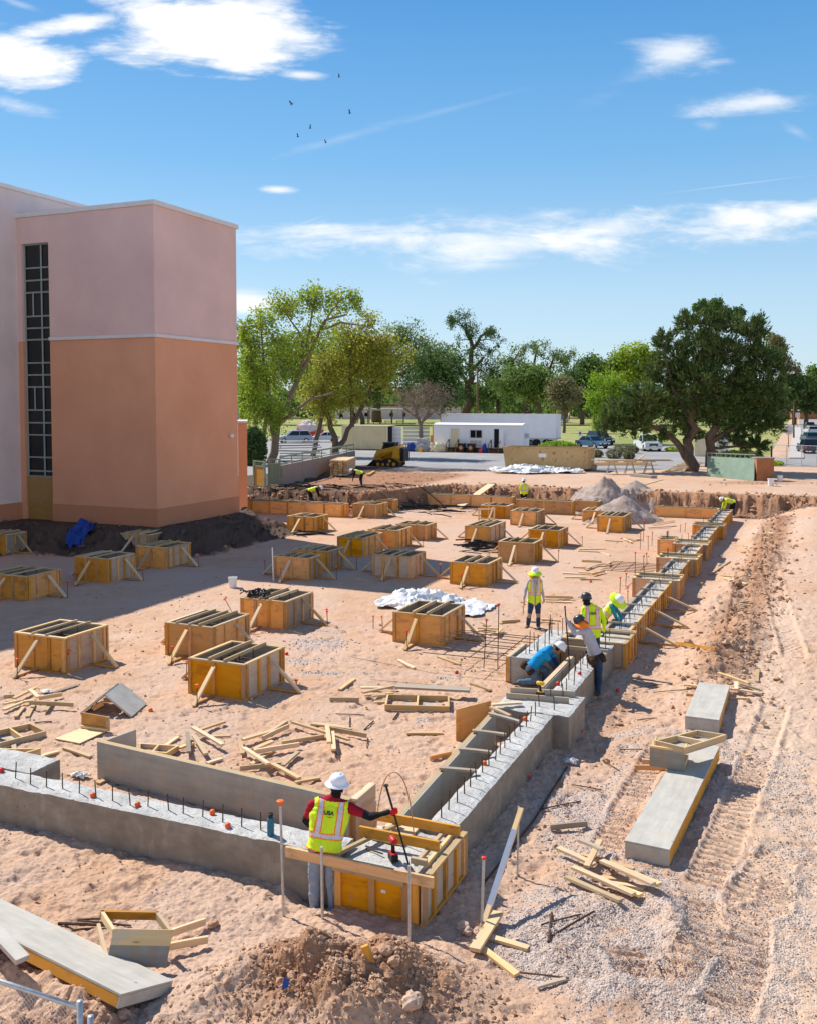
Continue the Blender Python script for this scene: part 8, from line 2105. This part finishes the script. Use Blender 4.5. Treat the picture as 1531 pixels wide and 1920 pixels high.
tag(g.build('steel_bar', 'black_iron', mat4=Matrix.Identity(4)), 'long black steel bar held by the near worker, foot on the concrete', 'bar')
# --- worker standing on the pad facing the camera
ft = gp(1000, 1177)
J = px_joints(ft, 0, 0, 0, dict(hipL=(1007, 1129, 0), hipR=(995, 1129, 0), knL=(1008, 1152, -.05), knR=(991.5, 1152, -.02), anL=(1008, 1174, 0), anR=(988.5, 1172, .15), shL=(1011.5, 1089, 0), shR=(992.5, 1089, 0), elL=(1015, 1107, .05), wrL=(1018, 1122, -.08),
                          elR=(984.5, 1106, .05), wrR=(981.5, 1124, -.02), head=(1002, 1076, -.04)))
J['toL'] = J['anL'] + Vector((.03, -.17, -.05)); J['toR'] = J['anR'] + Vector((-.06, -.16, -.05)); J['hnL'] = Vector((-1, 0, 0)); J['hnR'] = Vector((1, 0, 0))
person('person standing on the sand facing the camera, white hard hat with yellow neck shade', ft, J,
       dict(torso='grey_shirt', hip='denim_dark', neck='skin', head='skin', arm='grey_shirt', fore='grey_shirt', hand='tan_glove', thigh='denim_dark', thigh2=[(.85, 'denim_dark'), (2, 'tan_pad')], calf=[(.6, 'tan_pad'), (2, 'denim_dark')], calf2='denim_dark', foot='boot_brown', other='grey_shirt'),
       voxel=.0115, vest=dict(lo=-.08, hi=1.14, band=.42, strip=.10, plain_edge=False), hat=dict(mat='helmet_white', brim=.15), f=(-.1, -1, -.18), shade=dict(r=.215, drop=-.02, flap=True), seed=5)
a = J['wrR'] + ft; tag(stick('hammer', a + Vector((0, -.04, -.02)), a + Vector((-.04, -.05, -.42)), .03, .03, 'form_stud'), 'wooden handled tool hanging from the standing worker\'s hand', 'tool')
# --- worker kneeling in a blue shirt
ft = gp(1005, 1284)
J = px_joints(ft, 0, 0, 0, dict(hipL=(996, 1252, .12), hipR=(992, 1253, -.14), knL=(1022, 1256, .12), knR=(1008, 1277, -.12), anL=(1020, 1279, .18), anR=(972, 1279, -.12), shL=(1030, 1217, .2), shR=(1019, 1224, -.16), elL=(1042, 1242, .24), wrL=(1050, 1258, .3),
                          elR=(1036, 1247, -.1), wrR=(1046, 1262, .08), head=(1046, 1217, .05)))
J['toL'] = J['anL'] + Vector((.17, 0, -.04)); J['toR'] = J['anR'] + Vector((-.12, 0, -.03)); J['hnL'] = Vector((0, 0, -1)); J['hnR'] = Vector((0, 0, -1))
person('person kneeling between the forms in a bright blue shirt and white hard hat', ft, J,
       dict(torso='blue_shirt', hip='denim', neck='skin', head='skin', arm=[(.55, 'blue_shirt'), (2, 'denim_dark')], fore='denim_dark', hand='tan_glove', thigh='denim', thigh2='denim', calf='denim', calf2='denim', foot='boot_brown', other='blue_shirt'),
       voxel=.012, hat=dict(mat='helmet_white', brim=.15), f=(.75, .1, -.6), uh=(.62, -.1, .78), belt=True, seed=7, bulk=1.28)
# --- leaning worker in grey with a bar
ft = gp(1116, 1302)
J = px_joints(ft, 0, 0, 0, dict(hipL=(1111, 1229, .1), hipR=(1121, 1229, -.08), knL=(1115, 1264, .05), knR=(1122, 1265, -.08), anL=(1113, 1296, .1), anR=(1120, 1298, -.08), shL=(1093, 1180, .18), shR=(1101, 1183, -.16), elL=(1082, 1179, .22), wrL=(1070, 1170, .08),
                          elR=(1076, 1187, -.14), wrR=(1063.5, 1168, -.06), head=(1088, 1168, .02)))
J['toL'] = J['anL'] + Vector((-.16, .03, -.05)); J['toR'] = J['anR'] + Vector((-.15, .0, -.05)); J['hdR'] = Vector((-.3, .2, .9)); J['hnR'] = Vector((-.8, .4, 0)); J['hdL'] = Vector((-.8, -.2, .5)); J['hnL'] = Vector((0, -1, 0))
person('person in a grey long-sleeved shirt leaning over the narrow footing, bar in hand', ft, J,
       dict(torso='grey_shirt', hip='denim_dark', neck='hivis_orange', head='skin', arm='grey_shirt', fore='grey_shirt', hand='grey_cloth', thigh='denim_dark', thigh2='denim_dark', calf='denim_dark', calf2='denim_dark', foot='boot_brown', other='grey_shirt'),
       voxel=.012, hat=dict(mat='helmet_dark', brim=.14, ridge=False), f=(-.8, .35, -.5), uh=(-.5, .1, .8), belt=True, seed=9, bulk=1.08, gaiter=(-.03, 'hivis_orange'), shade=None)
nb = ft + J['head']; g = Geo(); Mh = Matrix.Translation(nb + Vector((.06, -.02, -.05))) @ Vector((.55, -.1, .85)).to_track_quat('Z', 'Y').to_matrix().to_4x4()
g.lathe([(.10, .1), (.15, .03), (.19, -.08), (.2, -.1), (.185, -.1), (.14, .02)], 20, M=Mh); o = g.build('neck_flap', 'hivis_orange', smooth=True, mat4=Matrix.Identity(4))
pr_ = [q for q in bpy.data.objects if q.name.startswith('person') and 'grey long' in q.get('label', '')][0]; o.parent = pr_; o.matrix_parent_inverse = pr_.matrix_basis.inverted()
b0_, b1_ = at(1067, 1249, .64), None; b1_ = atd(1058, 1139, ft.y - .05); g = Geo(); g.tube([b0_, b0_.lerp(b1_, .5), b1_], .016, 8); g.tube([b1_, b1_ + Z3 * .03], .022, 8); tag(g.build('steel_bar', 'black_iron', mat4=Matrix.Identity(4)), 'long black bar held upright by the leaning worker', 'bar')
# --- worker in yellow seen from behind
ft = on_ground(uv(12.72, .98)); 
J = px_joints(ft, 0, 0, 0, dict(hipL=(1101, 1192, 0), hipR=(1116, 1192, 0), knL=(1101, 1224, .02), knR=(1117, 1224, .02), anL=(1100, 1254, 0), anR=(1118, 1254, 0), shL=(1094, 1142, .02), shR=(1122, 1143, .02), elL=(1088, 1162, .05), wrL=(1090, 1180, .1), elR=(1132, 1164, .0), wrR=(1131, 1183, .06), head=(1098, 1126, .06)))
J['hnL'] = Vector((1, 0, 0)); J['hnR'] = Vector((-1, 0, 0))
person('person in a full yellow hi-vis shirt seen from behind, dark hard hat', ft, J,
       dict(torso='hivis', hip='denim_dark', neck='black_cloth', head='black_cloth', arm='hivis', fore='hivis', hand='black_cloth', thigh='denim_dark', thigh2='denim_dark', calf='denim_dark', calf2='denim_dark', foot='boot_brown', other='hivis'),
       voxel=.012, vest=dict(lo=-.1, hi=1.14, band=.36, strip=.12, open=False, plain_edge=False), hat=dict(mat='helmet_dark', brim=.145, peak=True), f=(-.75, .6, -.1), gaiter=(.2, 'black_cloth'), vest_text=[('USA', .84, .0, .095)], seed=11, bulk=1.1)
# --- bending worker with the wide yellow sun shade
ft = on_ground(uv(15.6, 1.75))
J = px_joints(ft, 0, 0, 0, dict(hipL=(1127, 1160, .12), hipR=(1130, 1162, -.12), knL=(1141, 1176, .14), knR=(1142, 1180, -.12), anL=(1130, 1196, .1), anR=(1131, 1198, -.14), shL=(1147, 1131, .16), shR=(1146, 1137, -.16), elL=(1160, 1150, .2), wrL=(1163, 1166, .1), elR=(1153, 1156, -.2), wrR=(1160, 1170, -.1), head=(1157, 1127, -.04)))
J['toL'] = J['anL'] + Vector((.16, 0, -.05)); J['toR'] = J['anR'] + Vector((.16, 0, -.05))
person('person crouching at the braced form, wide yellow sun shade round a white hard hat', ft, J,
       dict(torso='teal_shirt', hip='denim_dark', neck='skin', head='skin', arm='teal_shirt', fore='teal_shirt', hand='red_glove', thigh='denim_dark', thigh2='denim_dark', calf='denim_dark', calf2='denim_dark', foot='boot_brown', other='teal_shirt'),
       voxel=.013, vest=dict(lo=.2, hi=1.14, band=.4, strip=.11), hat=dict(mat='helmet_white', brim=.14), f=(.6, -.35, -.75), uh=(.45, -.55, .7), shade=dict(r=.28, drop=.02), seed=13)
# --- far workers
def far_person(label, px, py_head, D, pose, top, vz=True, sd=1):
    c = atd(px, py_head, D); ft = Vector((c.x, D, tz(c.x, D)))
    hz_ = c.z - ft.z
    if pose == 'stand':
        s = hz_ / 1.68; J = dict(hipL=(-.1, 0, .92 * s), hipR=(.1, 0, .92 * s), knL=(-.11, .02, .5 * s), knR=(.11, .02, .5 * s), anL=(-.12, 0, .09), anR=(.12, 0, .09), shL=(-.2, .02, 1.42 * s), shR=(.2, .02, 1.42 * s), elL=(-.26, .1, 1.15 * s), elR=(.27, .05, 1.15 * s), wrL=(-.2, .28, 1.0 * s), wrR=(.26, .2, .95 * s), head=(0, .04, 1.66 * s)); fdir, up_ = (0, 1, -.1), (0, 0, 1)
    else:
        J = dict(hipL=(-.25 * sd, -.1, .85), hipR=(-.25 * sd, .12, .85), knL=(-.2 * sd, -.12, .46), knR=(-.12 * sd, .14, .46), anL=(-.25 * sd, -.12, .09), anR=(-.2 * sd, .14, .09), shL=(.22 * sd, -.18, 1.0), shR=(.22 * sd, .2, 1.0), elL=(.3 * sd, -.2, .7), elR=(.3 * sd, .22, .7), wrL=(.36 * sd, -.15, .45), wrR=(.38 * sd, .18, .45), head=(.42 * sd, .0, 1.0)); fdir, up_ = (.5 * sd, 0, -.85), (.85 * sd, 0, .5)
    person(label, ft, J, dict(torso=top, hip='black_cloth', neck='skin', head='skin', arm=top, fore=top, hand='tan_glove', thigh='black_cloth', thigh2='black_cloth', calf='denim_dark', calf2='denim_dark', foot='boot_brown', other='black_cloth'),
           voxel=.02, vest=dict(lo=-.1, hi=1.14, open=False), hat=dict(mat='helmet_white', ridge=False), f=fdir, uh=up_, seed=int(px), group='construction workers', bulk=1.15)
far_person('person bending behind the long form wall near the building, yellow vest over black', 588, 925, 60.5, 'bend', 'black_cloth')
far_person('person half hidden at the bank, yellow vest, second from the building', 672, 930, 64.5, 'bend', 'black_cloth', sd=-1)
far_person('person standing behind the far form wall in a yellow shirt, white hat', 981, 902, 62.0, 'stand', 'hivis')
far_person('person bending at the far right corner of the footing', 1366, 945, 57.8, 'bend', 'hivis', sd=-1)
